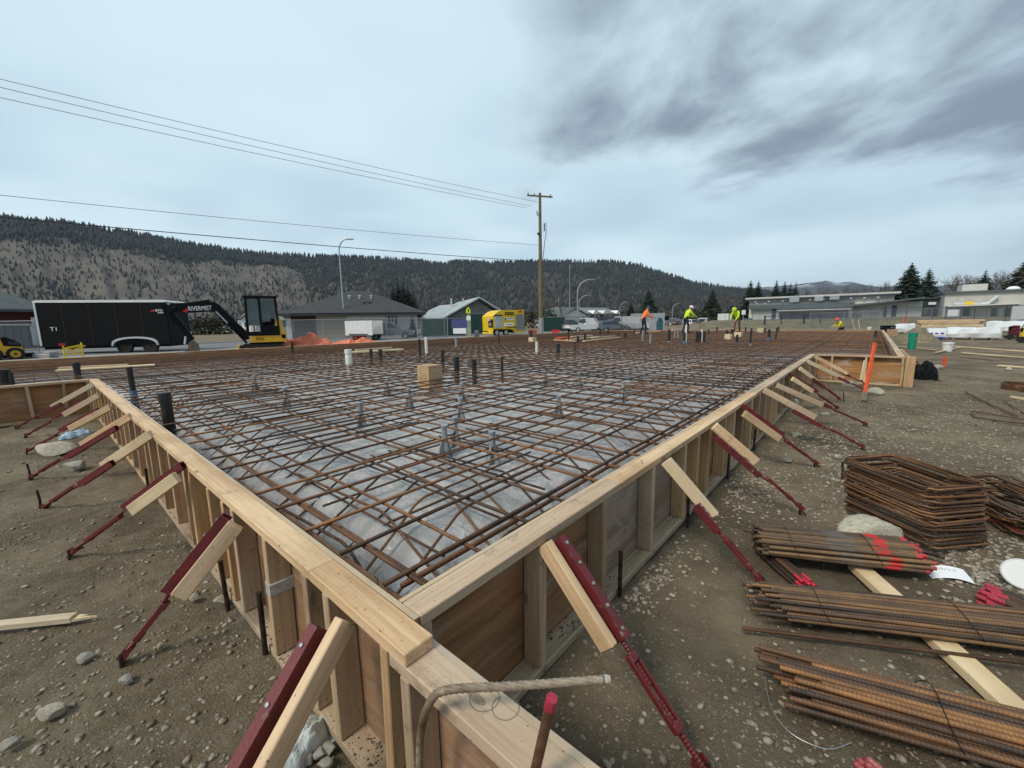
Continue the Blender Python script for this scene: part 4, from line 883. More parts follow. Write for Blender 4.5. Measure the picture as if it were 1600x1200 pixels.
z = .02; i = 0
while z < .40:
    ob('hoop', random.choice(hm), None, e, Matrix.Translation((random.uniform(-.022, .022)-.05*(z/.4), random.uniform(-.02, .02), z)) @ Matrix.Rotation(random.uniform(-.03, .03), 4, 'Z') @ Matrix.Rotation(random.uniform(-.02, .02), 4, 'X') @ Matrix.Rotation(random.uniform(-.015, .015)+.06*z, 4, 'Y')); z += .0098
C0 = G(1592, 812); e = thing('hoop_pile', 'sprawled pile of rebar hoops with pink ends at the right edge', 'rebar hoops', (C0.x, C0.y, 0), atan2(ux.y, ux.x)-.35)
hm2 = [hoop_mesh(.62, .30, .0068, 20+s) for s in range(4)]
for i, h_ in enumerate(hm2): h_.materials.append(REBD if i % 2 else REB)
for i in range(30): ob('hoop', random.choice(hm2), None, e, Matrix.Translation((random.uniform(-.07, .07), random.uniform(-.05, .05)-.10*(i/30), .02+.0062*i)) @ Matrix.Rotation(random.uniform(-.22, .22), 4, 'Z') @ Matrix.Rotation(random.uniform(-.06, .06)+.18, 4, 'X') @ Matrix.Rotation(random.uniform(-.08, .08), 4, 'Y'))
for i in range(9): P = Vector((random.uniform(-.2, .28), -.20+random.uniform(-.03, .02), .02+.012*i)); ob('painted_corner', MB().tube([P, P+Vector((.05, .01, .0)), P+Vector((.08, .05, .005))], .009, 6), PINK, e)
# long open stirrups on the dirt further out
for (pp, lb) in (([(1700,672),(1600,662),(1522,652),(1518,642),(1600,655)], 'long bent stirrup lying on the dirt at the right edge'), ([(1508,612),(1540,628),(1590,650)], 'thin rusty bar on the dirt behind the bent stirrup'), ([(1568,626),(1600,645)], 'short thin bar crossing behind the bent stirrup')):
    q = [G(x, y, .03) for x, y in pp]; o0 = q[0].copy(); o0.z = 0; tag(ob('loose_stirrup', bent([v-o0 for v in q], .011, fil=.03) if len(q) > 2 else MB().tube([v-o0 for v in q], .009, 6), REBD, None, Matrix.Translation(o0), True), lb, 'rebar')
q = G(1592, 610); m = MB()
for i in range(14): m.tube([(.33*cos(a)+random.uniform(-.03, .03), .22*sin(a), .02+.008*i) for a in np.linspace(0, 6.28, 18)], .007, 5)
tag(ob('wire_coil', m, REB, None, Matrix.Translation((q.x, q.y, 0))), 'low dark red coil of tie wire on the dirt at the right edge', 'wire coil')

# ---- boulders and larger stones
def rock(px_, py_, wpx, hpx, lb, m=STONE, seed=0, flat=None, rz=0, name='rock'):
    P = G(px_, py_); dp = depth(P); w = wpx*dp/FPX/2; h = hpx*dp/FPX*.62
    bm = bmesh.new(); bmesh.ops.create_icosphere(bm, subdivisions=4, radius=1)
    for v in bm.verts:
        c = v.co.copy(); d = 1 + .22*mnoise.noise(c*1.1+Vector((seed*5.3, 2, 1))) + .09*mnoise.noise(c*2.7+Vector((3, seed, 5))) + .03*mnoise.noise(c*8)
        c *= d
        for k in range(4):
            nv = Vector((sin(seed+k*2.1), cos(seed*1.7+k*1.3), .5*sin(k*3.3+seed))).normalized(); q = c.dot(nv)
            if q > .62: c -= nv*(q-.62)*.92
        v.co = c
    me = bpy.data.meshes.new('rock'); bm.to_mesh(me); bm.free(); me.shade_smooth()
    o = ob(name, me, m, None, Matrix.Translation((P.x+ .0, P.y, h*.32)) @ Matrix.Rotation(VROT+rz, 4, 'Z') @ Matrix.Diagonal((w, w*.72, h*.72, 1))); return tag(o, lb, 'rock')
rock(1352, 845, 104, 58, 'pale boulder between the hoop stack and the banded bundle', BOULD, 3, name='boulder')
rock(87, 707, 54, 26, 'larger flat pale stone under the left braces', BOULD, 5)
rock(119, 732, 34, 18, 'smaller rounded stone in front of the large flat one on the left', STONE, 6)
rock(1367, 616, 27, 16, 'whitish rock just right of the orange stake foot', BOULD, 8)
rock(1328, 604, 26, 14, 'grey rock left of the orange stake by the right braces', STONE, 9)
for i, (x, y, w, h, lb) in enumerate([(345,940,20,15,'round grey stone beside the bottom plate of the left wall'),(136,1030,26,18,'white stone on the left dirt below the broken lath'),(82,1115,40,22,'tan flat stone near the bottom left'),(16,1165,26,20,'pale stone at the bottom left edge'),(302,936,16,13,'small stone left of the round grey one by the left wall'),(198,1065,22,16,'stone lodged at the foot of the second left brace'),(252,1010,14,10,'little stone beside the turnbuckle of the second left brace'),(873,880,12,8,'white pebble stone by the second right brace'),(1308,715,14,8,'white stone near the foot of the fourth right brace'),(1232,720,14,8,'pale stone under the fifth right brace'),(1245,682,18,11,'half buried stone under the sixth right brace'),(1290,650,18,9,'flat stone below the seventh right brace'),(1576,578,12,7,'white rock far out on the right dirt'),(1207,1019,18,10,'pebble stone left of the lowest bundle'),(1243,630,12,10,'white block stone against the right wall'),(1465,576,18,9,'ring shaped white stone beside the small orange peg')]):
    rock(x, y, w, h, lb, STONE if i % 2 else BOULD, 20+i)
# ---- white things on the dirt
P = G(1480, 903); m = MB(); n = 9
m.add([((i/(n-1)-.5)*.18, (j/4-.5)*.11, .012+.02*sin(i/(n-1)*3)+.02*(j/4)*(i/(n-1))) for i in range(n) for j in range(5)], [(i*5+j, i*5+j+1, i*5+j+6, i*5+j+5) for i in range(n-1) for j in range(4)])
tg = ob('paper_tag', m, PAPER, None, Matrix.Translation((P.x, P.y, 0)) @ Matrix.Rotation(VROT-.35, 4, 'Z'), True); tag(tg, 'curled white paper tag with scrawled marks beside the banded bundle', 'paper')
sq = MB()
for k in range(5): x0 = -.075+k*.022; sq.tube([(x0, .01, .044), (x0+.006, .035, .046), (x0+.012, .008, .046), (x0+.018, .028, .046)], .0012, 4)
ob('handwriting', sq, INKM, tg, Matrix.Translation((0.01, 0, -.006)))
P = G(1598, 912); tag(ob('plastic_disc', MB().lathe([(0, .0), (.082, 0), (.086, .008), (.082, .014), (.076, .010), (0, .009)], 28), WHITE, None, Matrix.Translation((P.x, P.y, .05)) @ Matrix.Rotation(VROT-.9, 4, 'Z') @ Matrix.Rotation(.75, 4, 'X')), 'round white plastic disc at the right edge above the fanned bundle', 'plastic disc')
pw = [G(1195, 1062), G(1205, 1110), G(1235, 1150), G(1290, 1175), G(1330, 1165)]; tag(ob('wire_loop', MB().tube([v+Vector((0, 0, .012)) for v in smooth_path(pw)], .0016, 5), GALV), 'thin curved wire on the dirt left of the lowest bundle', 'wire')
# crumpled bags
def crumple(px_, py_, w, d, h, m, lb, seed, name='plastic_bag', rz=0):
    P = G(px_, py_); n = 34; V = []
    for i in range(n):
        for j in range(n):
            u, v = i/(n-1)*2-1, j/(n-1)*2-1; q = max(0, 1-(abs(u)**2.2+abs(v)**2.2)); e_ = q**.4
            z = h*e_*(.6+.6*abs(mnoise.noise((u*1.3+seed, v*1.3, 0)))+.30*abs(mnoise.noise((u*3.1, v*3.1+seed, 2)))+.06*mnoise.noise((u*8, v*8, seed)))
            V.append((u*w/2*(1+.25*mnoise.noise((u*2, v*2, seed+3))), v*d/2*(1+.25*mnoise.noise((u*2, v*2, seed+8))), z-.008))
    me = MB().add(V, [(i*n+j, (i+1)*n+j, (i+1)*n+j+1, i*n+j+1) for i in range(n-1) for j in range(n-1)])
    return tag(ob(name, me, m, None, Matrix.Translation((P.x, P.y, 0)) @ Matrix.Rotation(rz, 4, 'Z')), lb, 'plastic bag')
crumple(456, 1178, .26, .15, .10, RAG, 'crumpled pale blue and grey plastic bag under the nearest left brace', 2, rz=.2)
crumple(120, 681, .34, .16, .09, mat('light_blue_film', (.42, .58, .72), .3, var=.2, scale=12), 'light blue plastic scrap lying behind the fifth left brace', 5)
rbk = [(488, 1165), (500, 1180), (515, 1172), (480, 1190), (508, 1195)]
for i, (x, y) in enumerate(rbk): rock(x, y, 26, 18, ['stone nearest the wall','light stone','small grey stone','stone by the fold','lowest stone'][i]+' in the rubble beside the crumpled bag', STONE, 50+i)
# broken lath on the left
a, b = G(-60, 990), G(118, 971); la = thing('broken_lath', 'pale broken lath with a splintered end on the left dirt', 'lath', (a.x, a.y, 0)); o0 = Vector((a.x, a.y, 0))
board('lath', a-o0+Vector((0, 0, .022)), b-o0+Vector((0, 0, .022)), .045, .03, PALE, la)
ob('splinter', MB().prism([(0, -.02), (.10, -.004), (.02, .0), (.05, .012), (0, .02)], 'z', 0, .012), PALE, la, Matrix.Translation(b-o0+Vector((0, 0, .012))) @ Matrix.Rotation(atan2((b-a).y, (b-a).x), 4, 'Z'))
# orange stakes
A, B = G(1349, 626), G(1366, 536, .0); dp = depth(A); top = D(1367, 536, dp+.12)
os_ = thing('survey_stake', 'tall leaning orange painted stake in front of the short form wall', 'stake', (A.x, A.y, 0)); v0 = Vector((A.x, A.y, 0))
board('painted_shaft', A-v0+(top-A)*.14, top-v0, .055, .03, ORPAINT, os_, up=(cos(YAW), sin(YAW), 0)); board('bare_foot', A-v0, A-v0+(top-A)*.14, .068, .038, OLDW, os_, up=(cos(YAW), sin(YAW), 0))
board('backing_lath', A-v0+(top-A)*.35+Vector((-.05, .08, 0)), top-v0+Vector((-.12, .1, -.30)), .05, .02, PALE, os_, up=(cos(YAW), sin(YAW), 0))
P = G(1475, 572); tag(board('peg', (P.x, P.y, -.05), (P.x+.02, P.y, .26), .08, .035, ORPAINT, None, up=(cos(YAW), sin(YAW), 0)), 'small orange painted peg in the dirt by the ring shaped stone', 'peg')
for i, x in enumerate((1409, 1415)): P = G(x, 521); dp = depth(P); tag(board('survey_lath', (P.x, P.y, 0), (P.x, P.y, 26*dp/FPX), .06, .03, ORPAINT, None, up=(cos(YAW), sin(YAW), 0)), ('left' if i == 0 else 'right')+' of two thin orange laths standing behind the soil heap', 'lath')
# ---- soil heap, buckets, boards and wrapped lumber at the far right
P = G(1432, 533); dp = depth(P); sc = dp/FPX; ROT_, HS_ = LOS(1432); n = 30; V = []
for i in range(n):
    for j in range(n):
        u, v = i/(n-1)*2-1, j/(n-1)*2-1; r = sqrt(u*u+v*v); z = max(0, 1-r)**.95*27*sc*(1+.18*float(vnoise(u*3+5, v*3))) - .05 + .06*float(vnoise(u*9, v*9)); V.append((u*40*sc*HS_, v*30*sc, z))
tag(ob('soil_heap', MB().add(V, [(i*n+j, (i+1)*n+j, (i+1)*n+j+1, i*n+j+1) for i in range(n-1) for j in range(n-1)]), DIRT2, None, Matrix.Translation((P.x, P.y, 0)) @ Matrix.Rotation(ROT_, 4, 'Z'), True), 'conical brown soil heap behind the green bucket', 'soil heap')
def bucket(px_, yb, yt, w, m, lb, taper=1.0, lid=None):
    P = G(px_, yb); dp = depth(P); s = dp/FPX; h = (yb-yt)*s; r = w*s/2; e = thing('bucket', lb, 'bucket', (P.x, P.y, 0))
    ob('body', MB().lathe([(r*.78*taper, 0), (r*.98, h*.93), (r*.93, h*.93), (r*.72*taper, .03), (.0, .03)], 20), m, e)
    ob('rim', MB().lathe([(r*.95, h*.82), (r*1.03, h*.82), (r*1.03, h*.86), (r*.98, h*.86), (r*1.02, h*.95), (r*1.02, h), (r*.93, h), (r*.93, h*.9)], 20), lid or m, e)
    ob('handle', MB().tube([(r*1.0*cos(a), -r*1.05*abs(sin(a))-.005, h*.85-h*.45*sin(a)) for a in np.linspace(0, pi, 12)], .006, 5), GALV, e); return e
bucket(1424, 546, 520, 11, GREENB, 'green plastic bucket beside the far right form wall', 1.1); bucket(1480, 549, 535, 14, WHITE, 'white plastic bucket on the dirt at the right'); bucket(1358, 519, 511, 6, WHITE, 'small white pail at the far end of the slab')
for i, (a, b, m, lb) in enumerate([((1490,541),(1640,552),PALE,'long pale board lying behind the white bucket'),((1504,551),(1650,563),PALE,'long pale board lying nearer than the others at the right'),((1462,551),(1500,543),LUM,'board leaning off the white bucket to the right'),((1402,541),(1462,547),LUM,'board between the green and white buckets'),((1412,536),(1448,535),PALE,'short pale board behind the green bucket'),((1560,571),(1640,577),PALE,'board farther out on the right dirt edge'),((1500,557),(1560,562),OLDW,'grey weathered board lying half in the dirt at right'),((1580,620),(1650,632),PALE,'thin pale strip on the dirt above the bent stirrup')]):
    plank(a, b, .03, .11 if i not in (7,) else .05, .035, m, lb, name='loose_board')
for i, (a, b) in enumerate([((1331,498),(1336,514)),((1341,499),(1344,514)),((1321,518),(1335,514))]):
    Q = G(b[0], b[1]+4); dp = depth(Q); T = D(a[0], a[1], dp); tag(board('prop_board', Q, T, .11, .04, PALE, None), ['left','right','fallen'][i]+' of the three pale boards propped at the far end of the slab', 'board')
def wrapped(px0, px1, yb, yt, lb, seed, dd=1.2, blue=False):
    P = G((px0+px1)/2, yb); dp = depth(P); s = dp/FPX; rz_, hs = LOS((px0+px1)/2); w = (px1-px0)*s*hs; h = (yb-yt)*s; e = thing('wrapped_lumber', lb, 'lumber pack', (P.x, P.y, 0), rz_+.08)
    n, k = 26, 12; V = []; F = []
    prof = [(-dd/2, .12), (-dd/2-.02, h*.5), (-dd/2+.05, h*.95), (-dd*.2, h), (dd*.2, h*1.02), (dd/2-.05, h*.95), (dd/2, h*.5), (dd/2, .12)]
    for i in range(n):
        x = (i/(n-1)-.5)*w; en = .90 if i in (0, n-1) else 1
        for (yy, zz) in prof: V.append((x+.03*mnoise.noise((yy*3, zz*3, i*.3)), yy*en + .08*mnoise.noise((x*2.1+seed, zz*4, yy)), zz*en + .10*mnoise.noise((x*1.7, yy*3+seed, zz*2))*(zz > .2)))
    q = len(prof); F = [(i*q+j, (i+1)*q+j, (i+1)*q+j+1, i*q+j+1) for i in range(n-1) for j in range(q-1)] + [tuple(range(q)), tuple((n-1)*q+j for j in range(q))]
    ob('wrap', MB().add(V, F), SNOWW, e); part('load', PALE, e, (0, 0, h*.48), (w*.95, dd*.86, h*.7))
    for sx in (-.35, 0, .35): part('bearer', OLDW, e, (sx*w, 0, .06), (.12, dd, .12))
    if blue:
        part('blue_band', mat('blue_print', (.05, .08, .35), .5), e, (0, -dd/2-.055, h*.22), (w*.9, .01, h*.14))
        for k_ in range(3): part('blue_print_mark', MATS['blue_print'], e, (-.3*w+k_*.28*w, -dd/2-.06, h*.60), (w*.18, .01, h*.10))
    return e
wrapped(1446, 1476, 531, 513, 'white wrapped lumber pack with blue print beside the soil heap', 2, blue=True); wrapped(1474, 1560, 530, 512, 'long loosely wrapped white lumber pack in the middle of the yard', 7)
wrapped(1536, 1640, 519, 502, 'highest white wrapped lumber pack at the right edge', 9); wrapped(1396, 1428, 521, 506, 'small white wrapped pack behind the soil heap', 11)
P = G(1482, 519); dp = depth(P); s = dp/FPX; e = thing('lumber_stack', 'stack of bare orange-tan lumber behind the white packs', 'lumber', (P.x, P.y, 0), LOS(1482)[0]+.05); s *= LOS(1482)[1]
for l in range(5):
    for k_ in range(6): part('beam', random.choice((LUM, LUM2, PALE)), e, (random.uniform(-.15, .15), -.5+k_*.2, .45+l*.13), (104*s*random.uniform(.86, 1), .18, .12), .01)
for sx in (-.3, .3): part('bearer', OLDW, e, (sx*104*s, 0, .19), (.15, 1.2, .38))
e0 = G(1386, 523); dp = depth(e0); s = dp/FPX; e = thing('tool_chest', 'black tool chest at the far right corner of the slab', 'tool chest', (e0.x, e0.y, 0), VROT); part('body', BLACK, e, (0, 0, .30), (14*s, .6, .6), .02); part('lid', BLACK, e, (0, 0, .66), (14.6*s, .64, .10), .02); part('handle', GALV, e, (0, -.34, .55), (.2, .03, .04))
e0 = G(1393, 526); e = thing('wooden_crate', 'small tan wooden crate beside the black tool chest', 'crate', (e0.x, e0.y, 0), VROT)
for k_ in range(4): part('slat', LUM2, e, (0, -.18, .07+.13*k_), (.4, .03, .11)); part('slat', LUM2, e, (0, .18, .07+.13*k_), (.4, .03, .11)); part('end_slat', LUM2, e, (-.19, 0, .07+.13*k_), (.03, .32, .11)); part('end_slat', LUM2, e, (.19, 0, .07+.13*k_), (.03, .32, .11))
# black plastic sheet by the corner post
crumple(1441, 590, .75, .5, .42, BLACK, 'crumpled black plastic beside the thick corner post', 17, name='plastic_sheet')
# compactor with dark red engine and orange machine at the right edge
def plate_machine(px_, yb, w, m1, lb):
    P = G(px_, yb); dp = depth(P); s = dp/FPX; W_ = w*s*LOS(px_)[1]; e = thing('site_machine', lb, 'machine', (P.x, P.y, 0), LOS(px_)[0]+.2)
    part('base_plate', STEEL, e, (0, 0, .10), (W_, .55, .10), .02); ob('skid', MB().prism([(-W_*.55, .2), (-W_*.42, .05), (W_*.42, .05), (W_*.55, .2), (W_*.5, .22), (W_*.4, .1), (-W_*.4, .1), (-W_*.5, .22)], 'y', -.28, .28), STEEL, e)
    part('engine', m1, e, (0, 0, .42), (W_*.62, .42, .42), .05); part('tank', m1, e, (W_*.05, 0, .70), (W_*.45, .34, .16), .05); part('air_filter', BLACK, e, (-W_*.28, -.1, .62), (W_*.2, .22, .24), .04)
    ob('handle', MB().tube([(W_*.3, -.2, .3), (W_*.62, -.22, .95), (W_*.66, 0, 1.0), (W_*.62, .22, .95), (W_*.3, .2, .3)], .02, 6), STEEL, e); ob('wheel', MB().wheel((-W_*.3, -.3, .16), .15, .08, 14), RUBBER, e); ob('wheel', MB().wheel((W_*.3, -.3, .16), .15, .08, 14), RUBBER, e)
plate_machine(1583, 530, 28, mat('dark_red_paint', (.10, .01, .015), .4), 'dark red and black site machine at the right edge'); plate_machine(1597, 535, 16, YEL, 'orange-yellow site machine in front of the dark red one')

# ================================================================ MACHINES AND VEHICLES BEHIND THE LEFT SIDE
def wheel_part(par, c, r, w, hub=WHITE, n=20):
    t = ob('wheel', MB().wheel(c, r, w, n, ring=r*.58), RUBBER, par); ob('rim', MB().wheel(c, r*.60, w*.8, 14), hub, t); ob('hub', MB().wheel((c[0], c[1]-w*.42, c[2]), r*.18, w*.2, 8), STEEL, t); return t
# ---- black box trailer
A, B = G(66, 556), G(268, 550.2); F_ = Face(A, B); tr = thing('box_trailer', 'long black enclosed trailer with a white roof edge and lettering', 'trailer', (A.x, A.y, 0), F_.rot); TL = F_.L; TH = 3.05; TW = 2.5
ob('body', MB().prism([(0, .50), (TL, .50), (TL, TH-.1), (0, TH-.1)], 'y', 0, TW), BLACK, tr)
ob('roof', MB().prism([(0, TH-.1), (0, TH-.02), (.2, TH+.04), (TL-.2, TH+.04), (TL, TH-.02), (TL, TH-.1)], 'y', -.02, TW+.02), WHITE, tr)
part('front_trim', ALU, tr, (.06, -.012, 1.75), (.10, .03, 2.4)); part('sill', BLACK, tr, (TL/2, TW/2, .42), (TL-.2, TW-.2, .14))
for k in range(1, 5): part('panel_seam', STEEL, tr, (TL*k/5, -.006, 1.72), (.03, .014, 2.35))
wx = [F_(195, 548)[0], F_(235, 547)[0]]
for x in wx: wheel_part(tr, (x, .12, .40), .40, .24, STEEL)
cx = sum(wx)/2; hw = (wx[1]-wx[0])/2+.52; m = MB(); prof = []
for a in np.linspace(0, pi, 15): prof.append((cx-hw*cos(a)*1.0, .45+.52*sin(a)**.6))
m.prism(prof + [(p[0]*.94+cx*.06, p[1]-.10 if p[1] > .5 else p[1]) for p in prof[::-1]], 'y', -.16, .03); ob('fender', m, ALU, tr)
def letters(par, s, z, size, body, sx=1.15, y=-.03, name='lettering'): return text(name, body, size, PAPER, par, Matrix.Translation((s, y, z)) @ UPRIGHT, sx=sx)
s0, z0 = F_(243, 487); letters(tr, s0, z0, .21, 'RIVERMIST'); ob('red_wedge', MB().prism([(s0-.28, z0), (s0-.05, z0), (s0-.05, z0+.15)], 'y', -.03, -.01), REDP, tr); part('text_rule', PAPER, tr, (s0+.35, -.02, z0-.07), (.5, .012, .035))
s0, z0 = F_(79, 517); letters(tr, s0, z0, .30, 'T1')
part('tongue', STEEL, tr, (-.6, TW/2, .5), (1.3, .12, .12)); part('rear_door', BLACK, tr, (TL+.012, TW/2, 1.72), (.02, TW-.2, 2.3))
# ---- mini excavator, drawn in its own metres
dE = 21.5; PE = D(420, 553, dE); e = thing('mini_excavator', 'yellow and black mini excavator with lettered boom reaching over the trailer', 'excavator', (PE.x, PE.y, 0), LOS(420)[0]); u = dE/FPX; _t0 = math.atan((420-800)/FPX)
X = lambda px_: dE/cos(_t0)*math.tan(math.atan((px_-800)/FPX)-_t0); Z = lambda py_: (553.5-py_)*u
for y_ in (-.62, .62):
    prof = []
    for a in np.linspace(pi/2, 3*pi/2, 8): prof.append((X(385)+.0+.27*cos(a), .28+.27*sin(a)))
    for a in np.linspace(-pi/2, pi/2, 8): prof.append((X(437)+.27*cos(a), .28+.27*sin(a)))
    t = ob('track', MB().prism(prof, 'y', y_-.16, y_+.16), RUBBER, e)
    for k in range(16): xx = X(385)+(X(437)-X(385))*k/15; ob('track_pad', MB().box((xx, y_, .555), (.06, .34, .03)), RUBBER, t)
    for k in range(4): ob('track_roller', MB().wheel((X(388)+k*.42, y_-(.17 if y_ < 0 else -.17), .24), .15, .04, 12), CATY, t)
part('undercarriage', STEEL, e, (X(412), 0, .50), (1.1, .9, .25)); part('dozer_blade', CATY, e, (X(376), 0, .38), (.08, 1.7, .34), .02)
ob('slew_body', MB().prism([(X(394), Z(534)), (X(449), Z(534)), (X(449), Z(520)), (X(446), Z(519)), (X(442), Z(497)), (X(437), Z(497)), (X(432), Z(521)), (X(396), Z(522))], 'y', -.78, .78), CATY, e)
part('engine_grille', BLACK, e, (X(445), -.785, Z(526)), (.16, .02, .20)); part('lower_stripe', BLACK, e, (X(420), -.785, Z(523.5)), (1.2, .02, .05)); part('skirt', BLACK, e, (X(420), 0, Z(536)), (1.5, 1.3, .10)); text('model_number', '35G', .22, BLACK, e, Matrix.Translation((X(402), -.785, Z(531))) @ UPRIGHT)
cab = ob('cab_frame', MB(), BLACK, e); m = MB(); cx0, cx1, cz0, cz1 = X(391), X(439), Z(524), Z(467); yA, yB = -.76, .28
for (x_, sl) in ((cx0, .06), (X(413), 0), (cx1, -.05)):
    for y_ in (yA, yB): m.tube([(x_, y_, cz0), (x_+sl, y_, cz1)], .055, 6)
m.box(((cx0+cx1)/2, (yA+yB)/2, cz1), (cx1-cx0+.10, yB-yA+.12, .10), ch=.03); m.box(((cx0+cx1)/2, (yA+yB)/2, cz0+.05), (cx1-cx0, yB-yA, .12)); m.box((X(426), yA, cz0+.25), (cx1-X(413), .05, .45)); m.box((X(402), yA, cz0+.10), (X(413)-cx0, .05, .2))
bpy.data.objects.remove(cab); cab = ob('cab_frame', m, BLACK, e)
CABG = mat('cab_glass', (.10, .16, .155), .04, var=.1, scale=1.5, alpha=.55, spec=.7)
ob('side_window', MB().box((X(402.5), yA+.01, Z(490)), (X(412)-X(393.5), .02, Z(472)-Z(510))), CABG, cab); ob('side_window', MB().box((X(426), yA+.01, Z(484)), (X(437)-X(415), .02, Z(472)-Z(502))), CABG, cab)
ob('windscreen', MB().box((cx0+.02, (yA+yB)/2, Z(492)), (.02, yB-yA-.1, Z(470)-Z(512))), CABG, cab); ob('rear_window', MB().box((cx1-.03, (yA+yB)/2, Z(484)), (.02, yB-yA-.1, Z(470)-Z(498))), CABG, cab); ob('far_window', MB().box((X(415), yB, Z(490)), (cx1-cx0-.15, .02, Z(472)-Z(510))), CABG, cab)
part('seat', BLACK, e, (X(424), -.25, Z(511)), (.5, .5, .5), .06); part('seat_back', BLACK, e, (X(431), -.25, Z(498)), (.16, .5, .7), .06); ob('control_lever', MB().tube([(X(402), -.25, Z(520)), (X(401), -.25, Z(500))], .03, 6), BLACK, e)
bo = ob('boom', MB().prism([(X(393), Z(529)), (X(389), Z(517)), (X(375), Z(503)), (X(352), Z(478)), (X(344), Z(474)), (X(330), Z(474)), (X(278), Z(477)), (X(272), Z(482)), (X(275), Z(488)), (X(300), Z(490)), (X(335), Z(488)), (X(343), Z(489)), (X(372), Z(518)), (X(384), Z(531))], 'y', -.15, .13), BLACK, e)
text('lettering', 'RIVERMIST', .30, PAPER, bo, Matrix.Translation((X(304), -.16, Z(487))) @ Matrix.Rotation(-radians(2.5), 4, 'Y') @ UPRIGHT, sx=.66)
ob('red_wedge', MB().prism([(X(294), Z(488.5)), (X(303), Z(489)), (X(303), Z(483))], 'y', -.165, -.15), REDP, bo)
ob('boom_cylinder', MB().tube([(X(388), -.2, Z(535)), (X(362), -.2, Z(505))], .055, 8), BLACK, e); ob('piston', MB().tube([(X(362), -.2, Z(505)), (X(346), -.2, Z(488))], .03, 8), ALU, e)
ob('stick_cylinder', MB().tube([(X(337), 0, Z(472)), (X(300), 0, Z(477.5))], .05, 8), BLACK, e); ob('piston', MB().tube([(X(300), 0, Z(477.5)), (X(266), 0, Z(478))], .028, 8), ALU, e)
ob('stick', MB().prism([(X(262), Z(477)), (X(270), Z(475)), (X(279), Z(487)), (X(292), Z(503)), (X(307), Z(526)), (X(302), Z(531)), (X(288), Z(512)), (X(266), Z(492))], 'y', -.11, .11), BLACK, e)
ob('hydraulic_hose', MB().tube([(X(285), -.16, Z(481)), (X(274), -.18, Z(488)), (X(272), -.18, Z(494)), (X(284), -.18, Z(500)), (X(288), -.16, Z(507)), (X(300), -.16, Z(508)), (X(303), -.14, Z(516))], .022, 6), BLACK, e)
ob('link', MB().tube([(X(294), .0, Z(523)), (X(291), 0, Z(534))], .05, 6), ALU, e)
ob('bucket', MB().prism([(X(304), Z(528)), (X(311), Z(534)), (X(312), Z(548)), (X(304), Z(552)), (X(290), Z(552)), (X(288), Z(545)), (X(297), Z(541)), (X(298), Z(533))], 'y', -.36, .36), mat('worn_bucket_steel', (.20, .15, .10), .7, .3, var=.3), e)
for y_ in (-.3, -.1, .1, .3): ob('bucket_tooth', MB().prism([(X(289), Z(552)), (X(289), Z(547)), (X(284), Z(551))], 'y', y_-.04, y_+.04), STEEL, e)
